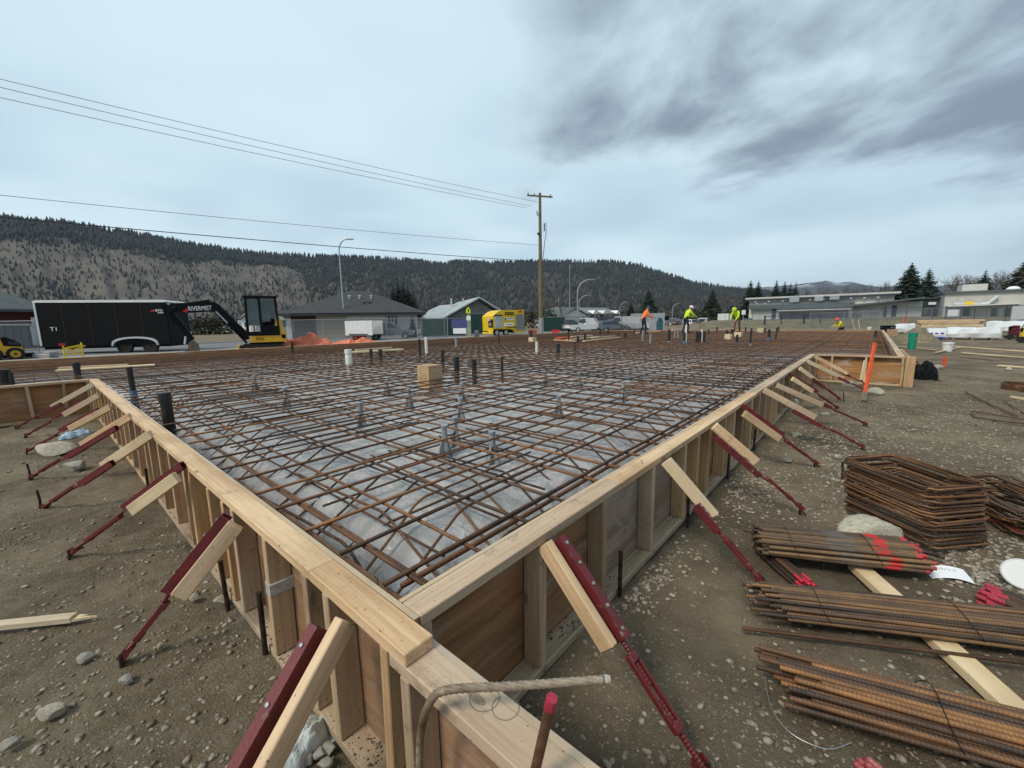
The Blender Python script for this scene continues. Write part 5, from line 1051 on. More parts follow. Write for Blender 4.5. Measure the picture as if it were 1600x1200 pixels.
# ---- cars
def car(name, label, loc, rz, paint, kind='suv', L=4.5, group=None, cat='car'):
    e = thing(name, label, cat, loc, rz, group); W_ = 1.8
    if kind == 'pickup': L = 5.6; body = [(-L/2, .45), (-L/2, 1.02), (-.2, 1.04), (.0, 1.06), (.15, 1.08), (1.6, 1.10), (2.55, 1.02), (2.75, .85), (2.78, .45)]; cabin = [(-.55, 1.05), (-.40, 1.80), (.95, 1.82), (1.65, 1.10)]; wxs = (-1.75, 1.85); r = .38; win = [((-.28, 1.16), (-.22, 1.68), (.28, 1.70), (.28, 1.16)), ((.38, 1.16), (.38, 1.70), (.88, 1.70), (1.36, 1.16))]
    elif kind == 'van': L = 4.6; body = [(-L/2, .4), (-L/2, 1.1), (L*.36, 1.1), (L*.48, .95), (L/2, .7), (L/2, .4)]; cabin = [(-L/2+.05, 1.08), (-L/2+.1, 1.95), (L*.20, 1.97), (L*.38, 1.1)]; wxs = (-1.45, 1.45); r = .33; win = [((-1.9, 1.2), (-1.85, 1.75), (-.6, 1.78), (-.6, 1.2)), ((-.5, 1.2), (-.5, 1.78), (.75, 1.78), (1.3, 1.2))]
    else:
        h = 1.68 if kind == 'suv' else 1.45; bl = 1.0 if kind == 'suv' else .9
        body = [(-L/2, .42), (-L/2-.02, .75), (-L/2+.08, bl+.02), (L*.14, bl), (L*.38, bl-.06), (L*.48, bl-.22), (L/2, .60), (L/2-.02, .40)]; cabin = [(-L/2+.10, bl), (-L/2+.42, h-.05), (-L*.20, h), (L*.05, h-.02), (L*.24, bl-.01)]; wxs = (-L*.30, L*.31); r = .35 if kind == 'suv' else .31
        win = [((-L/2+.38, bl+.08), (-L/2+.60, h-.14), (-.45, h-.10), (-.45, bl+.08)), ((-.36, bl+.08), (-.36, h-.10), (L*.04, h-.12), (L*.17, bl+.08))]
    ob('body', MB().prism(body, 'y', -W_/2, W_/2), paint, e)
    n = len(cabin); m = MB(); vs = []
    for s in (-1, 1):
        for (x, z) in cabin: k = .93 if z < 1.15 else .78; vs.append((x, s*W_/2*k, z))
    m.add(vs, [(i, (i+1) % n, n+(i+1) % n, n+i) for i in range(n)] + [tuple(range(n)), tuple(range(2*n-1, n-1, -1))]); ob('cabin', m, paint, e)
    for s in (-1, 1):
        for w in win:
            k = lambda z: W_/2*(.93+(.78-.93)*max(0, min(1, (z-1.0)/.65)))+.015; q = [(x, s*k(z), z) for x, z in w]; ob('window', MB().add(q, [(0, 1, 2, 3)]), GLASS, e)
        for x in wxs: wheel_part(e, (x, s*(W_/2-.10), r), r, .22, ALU, 16)
        part('headlight', PAPER, e, (body[-2][0]-.02, s*.62, .74), (.06, .32, .14)); part('tail_light', REDP, e, (-L/2, s*.72, .88), (.06, .16, .22))
    def slab(a, b, nm):
        k = .80; m = MB(); m.add([(a[0], -W_/2*.86, a[1]), (a[0], W_/2*.86, a[1]), (b[0], W_/2*.72, b[1]), (b[0], -W_/2*.72, b[1])], [(0, 1, 2, 3)]); ob(nm, m, GLASS, e)
    c0, c1, c2, c3 = cabin[0], cabin[1], cabin[-2], cabin[-1]
    lerp = lambda p, q, t: (p[0]+(q[0]-p[0])*t, p[1]+(q[1]-p[1])*t); o_ = .02
    a, b = lerp(c3, c2, .12), lerp(c3, c2, .88); slab((a[0]+o_, a[1]+o_), (b[0]+o_, b[1]+o_), 'windscreen'); a, b = lerp(c0, c1, .2), lerp(c0, c1, .85); slab((a[0]-o_, a[1]+o_), (b[0]-o_, b[1]+o_), 'rear_window')
    part('front_bumper', BLACK, e, (body[-1][0]-.02, 0, .48), (.16, W_*.96, .2), .03); part('rear_bumper', BLACK, e, (-L/2, 0, .5), (.14, W_*.96, .2), .03); part('number_plate', PAPER, e, (-L/2-.08, 0, .72), (.02, .32, .14))
    if kind == 'pickup': part('truck_bed', BLACK, e, (-1.7, 0, 1.03), (2.0, 1.5, .04))
    return e
GP = lambda x, y: (G(x, y).x, G(x, y).y, 0)
DKC = mat('dark_car_paint', (.03, .035, .045), .25, .2); BLC = mat('blue_car_paint', (.05, .08, .16), .25, .2); RDC = mat('maroon_car_paint', (.12, .02, .02), .25, .2)
car('parked_car', 'silver SUV parked before the beige house', (*D(611, 530, 40)[:2], 0), VROT+.2, SILV, 'suv')
car('pickup_truck', 'white crew cab pickup truck parked by the street lamp', GP(915, 520), VROT+.45, WHITE, 'pickup', cat='pickup')
car('parked_car', 'dark SUV parked just left of the white pickup', GP(891, 517.5), VROT+.3, DKC, 'suv')
for i, (x, y, p, k, lb) in enumerate([(947,517,DKC,'van','dark van right of the white pickup'),(955,519,SILV,'sedan','silver car low behind the fence right of the pickup'),(973,518,BLC,'suv','blue-grey SUV in the middle of the parked row'),(987,518,WHITE,'van','white van at the right end of the parked row'),(1054,513,DKC,'suv','dark SUV nearest the worker with the white helmet'),(1062,512,SILV,'sedan','silver car behind the workers in the far lot'),(1078,512,WHITE,'sedan','white car in the far lot'),(1091,511.5,DKC,'sedan','dark car in the far lot'),(1101,511,SILV,'suv','rightmost silver car in the far lot'),(1169,508.5,DKC,'sedan','dark car parked beside the left end of the school')]):
    car('parked_car', lb, GP(x, y), VROT+(.35 if i < 4 else .9), p, k, group='parked cars')
car('pickup_truck', 'small far white pickup seen under the excavator boom', (*D(321, 514, 165)[:2], 0), VROT+pi, WHITE, 'pickup', cat='pickup')
# ---- yellow skid loader at the left edge, yellow rack, small items
P = D(14, 552, 20.5); e = thing('skid_loader', 'yellow and black loader cut off by the left edge', 'loader', (P.x, P.y, 0), LOS(14)[0]); u = 20.5/FPX; X = lambda p: (p-14)*u*LOS(14)[1]; Z = lambda p: (563-p)*u
ob('body', MB().prism([(X(-40), .25), (X(36), .25), (X(38), Z(546)), (X(36), Z(543)), (X(8), Z(541)), (X(4), Z(528)), (X(-40), Z(528))], 'y', -.7, .7), CATY, e)
ob('hood', MB().prism([(X(4), Z(541)), (X(3), Z(529)), (X(12), Z(527)), (X(24), Z(532)), (X(34), Z(537)), (X(36), Z(543))], 'y', -.62, .62), BLACK, e); ob('window', MB().add([(X(15), -.63, Z(539)), (X(33), -.63, Z(540)), (X(31), -.63, Z(536)), (X(17), -.63, Z(533.5))], [(0, 1, 2, 3)]), GLASS, e)
for x in (-10, 24): wheel_part(e, (X(x), -.62, .30), .32, .26, CATY)
part('frame', BLACK, e, (X(5), 0, .2), (2.0, 1.0, .2)); part('chain_guard', BLACK, e, (X(36), 0, Z(550)), (.12, 1.2, .4))
P = D(118, 560, 20); e = thing('yellow_rack', 'yellow folding sawhorse rack before the black trailer', 'rack', (P.x, P.y, 0), LOS(118)[0]); u = 20/FPX; X = lambda p: (p-118)*u*LOS(118)[1]; Z = lambda p: (562-p)*u
for x in (102, 131):
    for y_ in (-.25, .25): ob('leg', MB().tube([(X(x), y_, 0), (X(x), y_*.8, Z(536 if x > 120 else 541))], .03, 6), YEL, e)
for (a, b, y_) in (((101, 544), (133, 539), -.25), ((101, 544), (131, 550), -.25), ((101, 553), (132, 553), -.25), ((104, 550), (137, 541), -.25), ((101, 545), (133, 541), .25), ((101, 553), (132, 553), .25)): board('rail', (X(a[0]), y_, Z(a[1])), (X(b[0]), y_, Z(b[1])), .03, .055, YEL, e, ch=0)
part('red_flag', REDP, e, (X(101), -.27, Z(538)), (.22, .04, .12))
for i, (x, y, w, h, m, lb, nm) in enumerate([(65,554,18,7,CONC,'grey stacked slabs before the trailer front','slab_stack'),(79,556,10,11,CONC,'pale concrete block under the trailer front','concrete_block'),(52,560,10,8,GALV,'low grey box beside the loader','metal_box')]):
    P = D(x, y, 21); s = 21/FPX; e = thing(nm, lb, 'block', (P.x, P.y, 0), VROT+.1*i)
    for k in range(3): part('layer', m, e, (.03*k, 0, h*s*(k+.5)/3), (w*s*(1-.05*k), .5, h*s/3-.015), .02)
# ---- orange tarps
def tarp(px_, yb, w, h, lb, seed):
    P = D(px_, yb, 23); s = 23/FPX; n = 40; V = []
    for i in range(n):
        for j in range(18):
            a, b = i/(n-1)*2-1, j/17*2-1; q = max(0, 1-abs(a)**1.6)*max(0, 1-abs(b)**2); z = (h*s)*q**.6*(.55+.7*abs(mnoise.noise((a*2.3+seed, b*1.5, 0)))+.35*abs(mnoise.noise((a*6, b*4, seed)))); V.append((a*w*s/2*(1+.06*mnoise.noise((b*3, seed, 1))), b*.9, z))
    tag(ob('orange_tarp', MB().add(V, [(i*18+j, (i+1)*18+j, (i+1)*18+j+1, i*18+j+1) for i in range(n-1) for j in range(17)]), ORANGE, None, Matrix.Translation((P.x, P.y, .04)) @ Matrix.Rotation(VROT, 4, 'Z')), lb, 'tarp')
tarp(484, 545, 92, 28, 'larger crumpled orange tarp heap behind the far form, right of the excavator', 3); tarp(556, 542, 90, 22, 'longer low orange tarp heap in front of the white panel trailer', 8)
# ---- white panel trailer
A, B = G(541, 533), G(583, 532.7); F_ = Face(A, B); e = thing('panel_trailer', 'low white sided trailer standing behind the orange tarps', 'trailer', (A.x, A.y, 0), F_.rot); L = F_.L; zt = F_(565, 501)[1]; zb = F_(565, 524)[1]
part('side_panel', WHITE, e, (L/2, 0, (zt+zb)/2), (L, .06, zt-zb)); part('floor', STEEL, e, (L/2, .9, zb), (L, 1.8, .12)); part('far_panel', WHITE, e, (L/2, 1.8, (zt+zb)/2), (L, .06, zt-zb)); part('end_panel', WHITE, e, (.03, .9, (zt+zb)/2), (.05, 1.7, zt-zb))
for k in (.35, .6): wheel_part(e, (L*k, .1, .3), .3, .18, REDP)
part('fender', RDC, e, (L*.48, -.02, .62), (1.9, .22, .05))
# ---- yellow heater trailer
A, B = G(770, 525), G(820, 523); F_ = Face(A, B); e = thing('heater_trailer', 'bright yellow box heater trailer with grey doors and white stickers', 'trailer', (A.x, A.y, 0), F_.rot); L = F_.L
q = lambda x, y: F_(x, y)
ob('body', MB().prism([q(770, 522), (q(771, 516)[0], q(771, 516)[1]), q(770, 494), q(778, 487), q(784, 484.5), q(819, 484), q(819, 519), q(806, 520), q(801, 515), q(776, 515)], 'y', 0, 2.1), YEL, e)
def rect(par, nm, x0, x1, y0, y1, m, y=-.02, t=.04):
    a = q(x0, y1); b = q(x1, y0); return part(nm, m, par, ((a[0]+b[0])/2, y, (a[1]+b[1])/2), (b[0]-a[0], t, b[1]-a[1]))
rect(e, 'side_door', 773.5, 784, 494, 512.5, mat('pale_grey_door', (.55, .58, .60), .5)); rect(e, 'rear_door', 806, 818, 491, 516, mat('mid_grey_door', (.25, .26, .27), .5)); rect(e, 'door_hood', 772, 784, 492, 493.5, BLACK, -.05, .1)
rect(e, 'sticker', 787.5, 802, 496.5, 500.5, PAPER); rect(e, 'sticker', 787.5, 802, 504.5, 509.5, PAPER); rect(e, 'sticker_mark', 788.2, 790.5, 497.2, 500, BLACK, -.045); rect(e, 'sticker_mark', 792, 801, 497.3, 498, BLACK, -.045); rect(e, 'sticker_mark', 790, 800, 506.3, 507.3, mat('grey_ink', (.3, .3, .3), .6), -.045)
for y0 in (488, 490.6): rect(e, 'black_print', 789, 802.5, y0, y0+1.5, BLACK, -.025)
rect(e, 'black_print', 793, 802, 511, 512, BLACK, -.025); rect(e, 'red_sticker', 810, 816, 485.7, 488, REDP); rect(e, 'reflector', 803, 804.5, 510, 513, BLACK, -.03)
for x in (776.5, 791): s_ = q(x, 522)[0]; wheel_part(e, (s_, .1, .36), .38, .22, WHITE)
ob('fender', MB().prism([q(769.5, 520), q(772, 514.5), q(797, 514.5), q(801, 520), q(799, 520), q(796, 516), q(773, 516), q(771, 520)], 'y', -.14, .02), BLACK, e)
part('chassis', STEEL, e, (L*.55, 1.0, .5), (L*1.0, 1.6, .14)); ob('tow_bar', MB().tube([(0, 1, .5), (-1.6, 1, .5)], .06, 6), STEEL, e)
for (x0, x1, y0, y1, lb) in ((762.5, 766, 498, 501.5, 'square'),): rect(e, 'warning_square', x0, x1, y0, y1, PAPER)
c0 = q(765.7, 507); ob('warning_diamond', MB().prism([(c0[0]-.22, c0[1]), (c0[0], c0[1]-.27), (c0[0]+.22, c0[1]), (c0[0], c0[1]+.27)], 'y', -.03, 0), mat('pale_pink_placard', (.72, .45, .45), .5), e); part('placard_bracket', STEEL, e, (c0[0]+.1, .03, c0[1]+.1), (.6, .03, .9))
# ---- fuel/tank and people-like bits right of it
for (x, y, w, h, m, lb, nm, cat) in ((832, 522, 14, 8, ORANGE, 'orange hose coil behind the heater trailer', 'hose_coil', 'hose'), (868, 521, 12, 5, REDP, 'bright red plastic barrier beside the power pole', 'plastic_barrier', 'barrier')):
    P = G(x, y); s = depth(P)/FPX; W_, H_ = w*s, h*s
    if nm == 'hose_coil':
        m_ = MB()
        for k in range(4): m_.tube([(W_*.45*cos(a), .5*sin(a), .08+.13*k+.05*sin(a*3)) for a in np.linspace(0, 6.28, 20)], .06, 6)
        tag(ob(nm, m_, m, None, Matrix.Translation((P.x, P.y, 0)) @ Matrix.Rotation(VROT, 4, 'Z')), lb, cat)
    else: tag(ob(nm, MB().prism([(-.25, 0), (.25, 0), (.2, .12), (.1, .2), (.08, H_), (-.08, H_), (-.1, .2), (-.2, .12)], 'x', -W_/2, W_/2), m, None, Matrix.Translation((P.x, P.y, .04)) @ Matrix.Rotation(VROT, 4, 'Z')), lb, cat)

# ================================================================ HOUSES
def facade(name, label, A, B, depth_=8, cat='house'):
    F = Face(A, B); e = thing(name, label, cat, (F.A.x, F.A.y, 0), F.rot); return F, e
def R_(F, e, nm, m, x0, x1, y0, y1, y=-.03, t=.06, ch=0):
    a = F(x0, y1); b = F(x1, y0); return part(nm, m, e, ((a[0]+b[0])/2, y, (a[1]+b[1])/2), (abs(b[0]-a[0]), t, abs(b[1]-a[1])), ch)
def window(F, e, x0, x1, y0, y1, frame_m=WHITE, mull=1):
    f = R_(F, e, 'window', frame_m, x0, x1, y0, y1, -.03, .08); d = f.data; a = F(x0, y1); b = F(x1, y0); w, h = b[0]-a[0], b[1]-a[1]
    for k in range(mull+1): ob('pane', MB().box((-w/2+w*(k+.5)/(mull+1), -.045, 0), (w/(mull+1)-.1, .02, h-.12)), DARKG, f)
    return f
def siding(F, e, m, x0, x1, y0, y1, n, y=0):
    a = F(x0, y1); b = F(x1, y0); h = (b[1]-a[1])/n
    for k in range(n): part('siding_course', m, e, ((a[0]+b[0])/2, y-.012, a[1]+h*(k+.5)), (b[0]-a[0], .05, h-.03))
# house at the left edge
F, e = facade('house', 'dark red house with a grey garage door at the left edge', G(-80, 548.8), G(85, 541.6)); a, b = F(-80, 556), F(66, 484)
part('wall', MAROON, e, ((a[0]+b[0])/2, 4, 1.6), (b[0]-a[0], 8, 3.2)); siding(F, e, MAROON, -80, 64, 486, 504, 5, -.03)
zE = F(60, 484)[1]; zR = F(20, 462)[1]; ob('roof', MB().add([(a[0]-.5, -.8, zE), (b[0]+.6, -.8, zE), (b[0]+.6, 8.8, zE), (a[0]-.5, 8.8, zE), (a[0]+3, 4, zR+1.2), (b[0]-2.2, 4, zR+1.2), (a[0]-.5, -.8, zE-.2), (b[0]+.6, -.8, zE-.2), (b[0]+.6, 8.8, zE-.2), (a[0]-.5, 8.8, zE-.2)], [(0, 1, 5, 4), (1, 2, 5), (2, 3, 4, 5), (3, 0, 4), (0, 6, 7, 1), (1, 7, 8, 2), (6, 9, 8, 7)]), ROOF3, e)
gd = R_(F, e, 'garage_door', DOORG, -40, 54, 508, 548, -.05, .06); aa, bb = F(-40, 548), F(54, 508)
for k in range(1, 8): part('door_groove', BLACK, e, (aa[0]+(bb[0]-aa[0])*k/8, -.085, (aa[1]+bb[1])/2), (.03, .02, bb[1]-aa[1]))
R_(F, e, 'door_trim', WHITE, -42, 56, 506, 509, -.09, .1); R_(F, e, 'door_trim', WHITE, 53, 56, 509, 549, -.091, .1); R_(F, e, 'downpipe', ALU, 56, 59, 496, 548, -.12, .1)
# beige house
F, e = facade('house', 'beige house with a dark hip roof behind the silver SUV', G(448, 529.5), G(655, 524.5)); a, b = F(450, 531), F(652, 489); L = b[0]; zE = F(550, 489)[1]; zR = F(552, 464.5)[1]
part('wall', SIDE, e, ((a[0]+L)/2, 5.5, zE/2), (L-a[0], 11, zE)); siding(F, e, SIDE, 494, 603, 490, 528, 12); siding(F, e, SIDEG, 622, 652, 490, 523, 11)
x0, x1, y0_, y1_ = a[0]-.9, L+1.0, -.9, 12; rx = F(552, 480)[0]
ob('roof', MB().add([(x0, y0_, zE), (x1, y0_, zE), (x1, y1_, zE), (x0, y1_, zE), (rx-1.0, 5.5, zR+1.1), (rx+1.4, 5.5, zR+1.1), (x0, y0_, zE-.28), (x1, y0_, zE-.28), (x1, y1_, zE-.28), (x0, y1_, zE-.28)], [(0, 1, 5, 4), (1, 2, 5), (2, 3, 4, 5), (3, 0, 4), (0, 6, 7, 1), (1, 7, 8, 2), (3, 9, 6, 0), (6, 9, 8, 7)]), ROOF1, e)
R_(F, e, 'entry_panel', MAROON, 455, 493, 490, 501, -.05); R_(F, e, 'garage_door', DOORG, 462, 493, 501, 527, -.06); R_(F, e, 'corner_post', WHITE, 450, 455, 498, 530, -.1, .3); R_(F, e, 'beige_band', STUCCOL, 542, 602, 493, 500, -.06)
window(F, e, 606, 621, 493, 509, PVC, 2); R_(F, e, 'fascia', BLACK, 455, 652, 488.3, 490, -.92, .06)
for x in (542, 559, 578): s_, z_ = F(x, 473); ob('roof_vent', MB().lathe([(.12, 0), (.12, .3), (.2, .32), (.2, .4), (.05, .45)], 8), ALU, e, Matrix.Translation((s_, 3.2, zE+(zR+1.1-zE)*.62)))
for k in range(4): ob('roof_boot', MB().lathe([(.10, 0), (.06, .35)], 8), BLACK, e, Matrix.Translation((F(568+4*k, 480)[0], 1.6+.3*(k % 2), zE+(zR+1.1-zE)*.36)))
# white gabled house
F, e = facade('house', 'pale house with a light metal gable roof behind the lime sign', G(700, 521.5), G(780, 519.5)); g0, g1, gp = F(699, 497), F(777, 485), F(747, 469.5); L = g1[0]
part('wall', SIDEG, e, ((g0[0]+L)/2, 7, g0[1]/2), (L-g0[0], 14, g0[1])); ob('gable', MB().prism([(g0[0], g0[1]), (gp[0], gp[1]), (L, g1[1]-.5), (L, g0[1]-.3)], 'y', -.05, 14), SPEC, e)
lt = F(658, 498); ob('roof_slope', MB().add([(g0[0]-.7, -1, g0[1]-.1), (gp[0], -1, gp[1]+.25), (gp[0], 14.5, gp[1]+.25), (g0[0]-.7, 14.5, g0[1]-.1), (g0[0]-.7, -1, g0[1]+.12), (gp[0], -1, gp[1]+.47), (gp[0], 14.5, gp[1]+.47), (g0[0]-.7, 14.5, g0[1]+.12)], [(0, 1, 5, 4), (4, 5, 6, 7), (0, 4, 7, 3), (1, 2, 6, 5), (2, 3, 7, 6), (0, 3, 2, 1)]), ROOF2, e)
ob('roof_slope', MB().add([(gp[0], -1, gp[1]+.25), (L+.9, -1, g1[1]-.55), (L+.9, 14.5, g1[1]-.55), (gp[0], 14.5, gp[1]+.25), (gp[0], -1, gp[1]+.47), (L+.9, -1, g1[1]-.33), (L+.9, 14.5, g1[1]-.33), (gp[0], 14.5, gp[1]+.47)], [(0, 1, 5, 4), (4, 5, 6, 7), (0, 4, 7, 3), (1, 2, 6, 5), (2, 3, 7, 6), (0, 3, 2, 1)]), ROOF2, e)
wl = F(660, 499)[0]; zl = F(690, 497.5)[1]
part('side_wing', SIDEG, e, (wl/2+g0[0]/2+1, 6, zl/2), (g0[0]-wl+1, 9, zl)); ob('wing_roof', MB().add([(wl-.8, 1, zl), (g0[0]+.5, 1, zl), (gp[0]-.3, 6, gp[1]-.1), (wl+3.5, 6, gp[1]-.4), (wl-.8, 11, zl)], [(0, 1, 2, 3), (0, 3, 4)]), ROOF2, e)
for (x0, x1) in ((676, 683), (663, 668)): s0, z0 = F(x0, 514); s1, z1 = F(x1, 502); part('window', PVC, e, ((s0+s1)/2, 1.45, (z0+z1)/2), (s1-s0, .1, z1-z0)); part('pane', DARKG, e, ((s0+s1)/2, 1.38, (z0+z1)/2), (s1-s0-.15, .06, z1-z0-.15))
for x in (716, 736): s_, z_ = F(x, 474); ob('roof_flue', MB().tube([(s_, 5, z_-1.6), (s_, 5, z_+1.0)], .12, 8), ALU, e)
for x in (673, 684, 689): s_, z_ = F(x, 484); ob('roof_boot', MB().tube([(s_, 4, z_-.9), (s_, 4, z_+.1)], .10, 8), BLACK, e)
# far houses by the excavator
F, e = facade('house', 'small white gabled house seen beside the excavator cab', D(375, 520, 66), D(397, 520, 66)); a, p, b = F(377, 499), F(388, 490), F(398, 499); part('wall', WHITE, e, ((a[0]+b[0])/2, 4, a[1]/2), (b[0]-a[0], 8, a[1])); ob('roof', MB().prism([(a[0]-.3, a[1]), (p[0], p[1]+.3), (b[0]+.3, b[1]), (p[0], p[1])], 'y', -.4, 8.4), ROOF2, e); ob('gable', MB().prism([(a[0], a[1]-.05), (p[0], p[1]), (b[0], b[1]-.05)], 'y', 0, 8), WHITE, e); window(F, e, 382, 388, 503, 510)
F, e = facade('house', 'small yellowish gabled house far behind the excavator boom', D(343, 518, 100), D(368, 518, 100)); a, p, b = F(343, 510), F(351, 503), F(366, 512); part('wall', STUCCOL, e, ((a[0]+b[0])/2, 4, a[1]/2), (b[0]-a[0], 8, a[1])); ob('roof', MB().prism([(a[0]-.5, a[1]), (p[0], p[1]+.4), (b[0]+.5, b[1]), (p[0], p[1])], 'y', -.4, 8.4), ROOF2, e); ob('gable', MB().prism([(a[0], a[1]-.05), (p[0], p[1]), (b[0], b[1]-.05)], 'y', 0, 8), STUCCOL, e); window(F, e, 347, 352, 511, 515)
# townhouse row
F, e = facade('townhouse_row', 'white two storey townhouse row with small dormer gables behind the pickup', D(866, 512, 105), D(966, 511, 118), cat='townhouses'); a, b = F(885, 492), F(964, 490); zE, zR = F(900, 490)[1], F(900, 484)[1]; base = 0
part('wall', WHITE, e, ((a[0]+b[0])/2, 5, zE/2), (b[0]-a[0], 10, zE)); ob('roof', MB().prism([(-1, zE), (5, zR+.8), (11, zE), (11, zE-.2), (-1, zE-.2)], 'x', a[0]-.6, b[0]+.6), mat('grey_roofing', (.20, .22, .22), .9), e)
ga, gp, gb = F(864, 495), F(886, 483.5), F(904, 492); ob('end_block', MB().prism([(ga[0], 0), (ga[0], ga[1]), (gp[0], gp[1]), (gb[0], gb[1]), (gb[0], 0)], 'y', -3, 8), WHITE, e); ob('end_roof', MB().prism([(ga[0]-.6, ga[1]-.2), (gp[0], gp[1]+.35), (gb[0]+.6, gb[1]-.2), (gp[0], gp[1]+.05)], 'y', -3.5, 8.2), ROOF3, e)
for x in (924.5, 940, 960.5):
    s_ = F(x, 490)[0]; w = .72; g = ob('dormer', MB().prism([(s_-w*1.1, zE-.1), (s_, zR-.15), (s_+w*1.1, zE-.1)], 'y', -1.3, 3), WHITE, e); window(F, e, x-3, x+3, 492, 496.5, PVC, 1)
for x in (889, 909, 916, 932, 949): window(F, e, x-1.6, x+1.6, 492.5, 495.5, PVC, 0)
for x in (909, 918, 932, 949): R_(F, e, 'door', FASC, x-1, x+1, 499, 506)

# ---- low school building at the right
F, e = facade('school_building', 'long low grey stucco school building with stepped flat roofs on the right', D(1160, 505, 96), D(1680, 505, 67), cat='school'); d_ = 16
def block(x0, x1, ytop0, y, m, dep, roof=None, over=.8, zt=None):
    a = F(x0, 500)[0]; b = F(x1, 500)[0]; z = zt if zt is not None else F(x0, ytop0)[1]; part('wall', m, e, ((a+b)/2, y+dep/2, z/2-.6), (b-a, dep, z+1.2))
    if roof: part('roof_slab', roof, e, ((a+b)/2, y+dep/2-.1, z+.12), (b-a+over, dep+over, .30))
    return a, b, z
a, b, z = block(1164, 1398, 467.5, 5, STUCCOL, 14, STUCCO, 1.4, F(1280, 463)[1])
part('roof_edge', STUCCOL, e, ((a+b)/2, 4.0, z+.30), (b-a+1.6, .2, .35)); part('soffit', DWALL, e, ((a+b)/2, 4.6, z-.22), (b-a, .7, .5))
for x in range(1176, 1392, 22): s_ = F(x, 470)[0]; part('soffit_lamp', PAPER, e, (s_, 4.2, z-.52), (.35, .3, .14))
a, b, z = block(1172, 1330, 482, 0, STUCCOL, 6, None, 0, F(1250, 481)[1]); part('fascia', FASC, e, ((a+b)/2, 2.5, z+.40), (b-a+.6, 7, .9))
R_(F, e, 'recess_wall', DWALL, 1217, 1326, 485.5, 499, -.02, .05); R_(F, e, 'canopy', PAPER, 1216, 1329, 483.6, 485.4, -.9, 1.9); 
for x in (1237, 1253, 1271, 1290): R_(F, e, 'mullion', STUCCO, x-.5, x+.5, 486, 498, -.08)
R_(F, e, 'door', NAVY, 1206, 1213, 482, 499, -.05); R_(F, e, 'downpipe', STUCCO, 1186, 1187, 478, 500, -.08)
for x in (1182, 1195): R_(F, e, 'wall_lamp', PAPER, x, x+2, 474, 475, -.5)
# roof plant
for (x0, x1, y0, y1) in ((1232, 1248, 464, 470), (1272, 1286, 464, 468), (1296, 1312, 463, 466)):
    s0, z0 = F(x0, y1); s1, z1 = F(x1, y0); part('roof_unit', GALV, e, ((s0+s1)/2, 3.0, (z0+z1)/2), (s1-s0, 1.6, z1-z0+.5))
# sloped covered walk and right wings
a, b, z = block(1328, 1442, 476, 2.5, STUCCO, 8, None, 0, F(1400, 471)[1]); ob('walk_roof', MB().prism([(F(1322, 476)[0], F(1322, 477)[1]), (F(1446, 463)[0], F(1446, 464)[1]), (F(1446, 463)[0], F(1446, 466)[1]), (F(1322, 476)[0], F(1322, 480)[1])], 'y', .2, 8), FASC, e)
for (x0, x1, y0, y1, m) in ((1394, 1404, 477, 497, NAVY), (1382, 1388, 479, 495, DARKG), (1346, 1360, 484, 498, STUCCOL)): R_(F, e, 'door' if m is NAVY else 'wall_panel', m, x0, x1, y0, y1, 2.42)
a, b, z = block(1436, 1476, 470, 4, FASC, 8, ROOF1, .6, F(1455, 466)[1]); R_(F, e, 'green_panel', mat('dark_green_panel', (.012, .05, .035), .5), 1445, 1470, 469, 479, 3.9); R_(F, e, 'banner', PAPER, 1456, 1469, 471, 475.5, 3.7)
for x in (1440, 1453, 1463): R_(F, e, 'entry_glazing', DARKG, x, x+8, 482, 496, 3.9)
a, b, z = block(1471, 1690, 461, -.5, STUCCO, 16, FASC, .8, F(1560, 455.5)[1])
a2, b2 = F(1476, 480)[0], F(1590, 480)[0]; ob('canopy', MB().prism([(a2, F(1476, 478)[1]), (b2, F(1590, 474)[1]), (b2, F(1590, 475.5)[1]), (a2, F(1476, 480)[1])], 'y', -2.6, -.5), STUCCOL, e)
for (x0, x1) in ((1502, 1515), (1546, 1557), (1567, 1578)): R_(F, e, 'door' if x0 > 1520 else 'window', FASC, x0, x1, 481, 497, -.56); R_(F, e, 'pane', DARKG, x0+1.2, x1-1.2, 482, 495.5, -.60)
R_(F, e, 'light_panel', STUCCOL, 1540, 1546, 480, 497, -.56); R_(F, e, 'light_panel', STUCCOL, 1558, 1566, 480, 497, -.56)
dp = [F(1487, 475), F(1530, 475.5), F(1541, 474), F(1556, 463)]; ob('duct', MB().tube([(s, -1.0, z) for s, z in dp], .32, 10), ALU, e); ob('duct_wrap', MB().tube([(F(1505, 475)[0], -1.0, F(1505, 475)[1]), (F(1519, 475)[0], -1.0, F(1519, 475.3)[1])], .42, 10), YEL, e)
part('roof_monitor', STUCCOL, e, (F(1532, 452)[0], 6, z+.9), (3.2, 4, 1.5)); ob('roof_dome', MB().lathe([(.9, 0), (.85, .35), (.5, .65), (0, .75)], 14), PAPER, e, Matrix.Translation((F(1592, 454)[0], 3, z+.2)))
P = D(1590, 490, 60); e = thing('notice_board', 'large white panel leaning at the far right before the school', 'panel', (P.x, P.y, 0), VROT); part('panel', PAPER, e, (.3, 0, 1.55), (2.3, .06, 2.0)); part('post', GALV, e, (-.7, .06, .8), (.08, .06, 1.6)); part('post', GALV, e, (1.3, .06, .8), (.08, .06, 1.6))
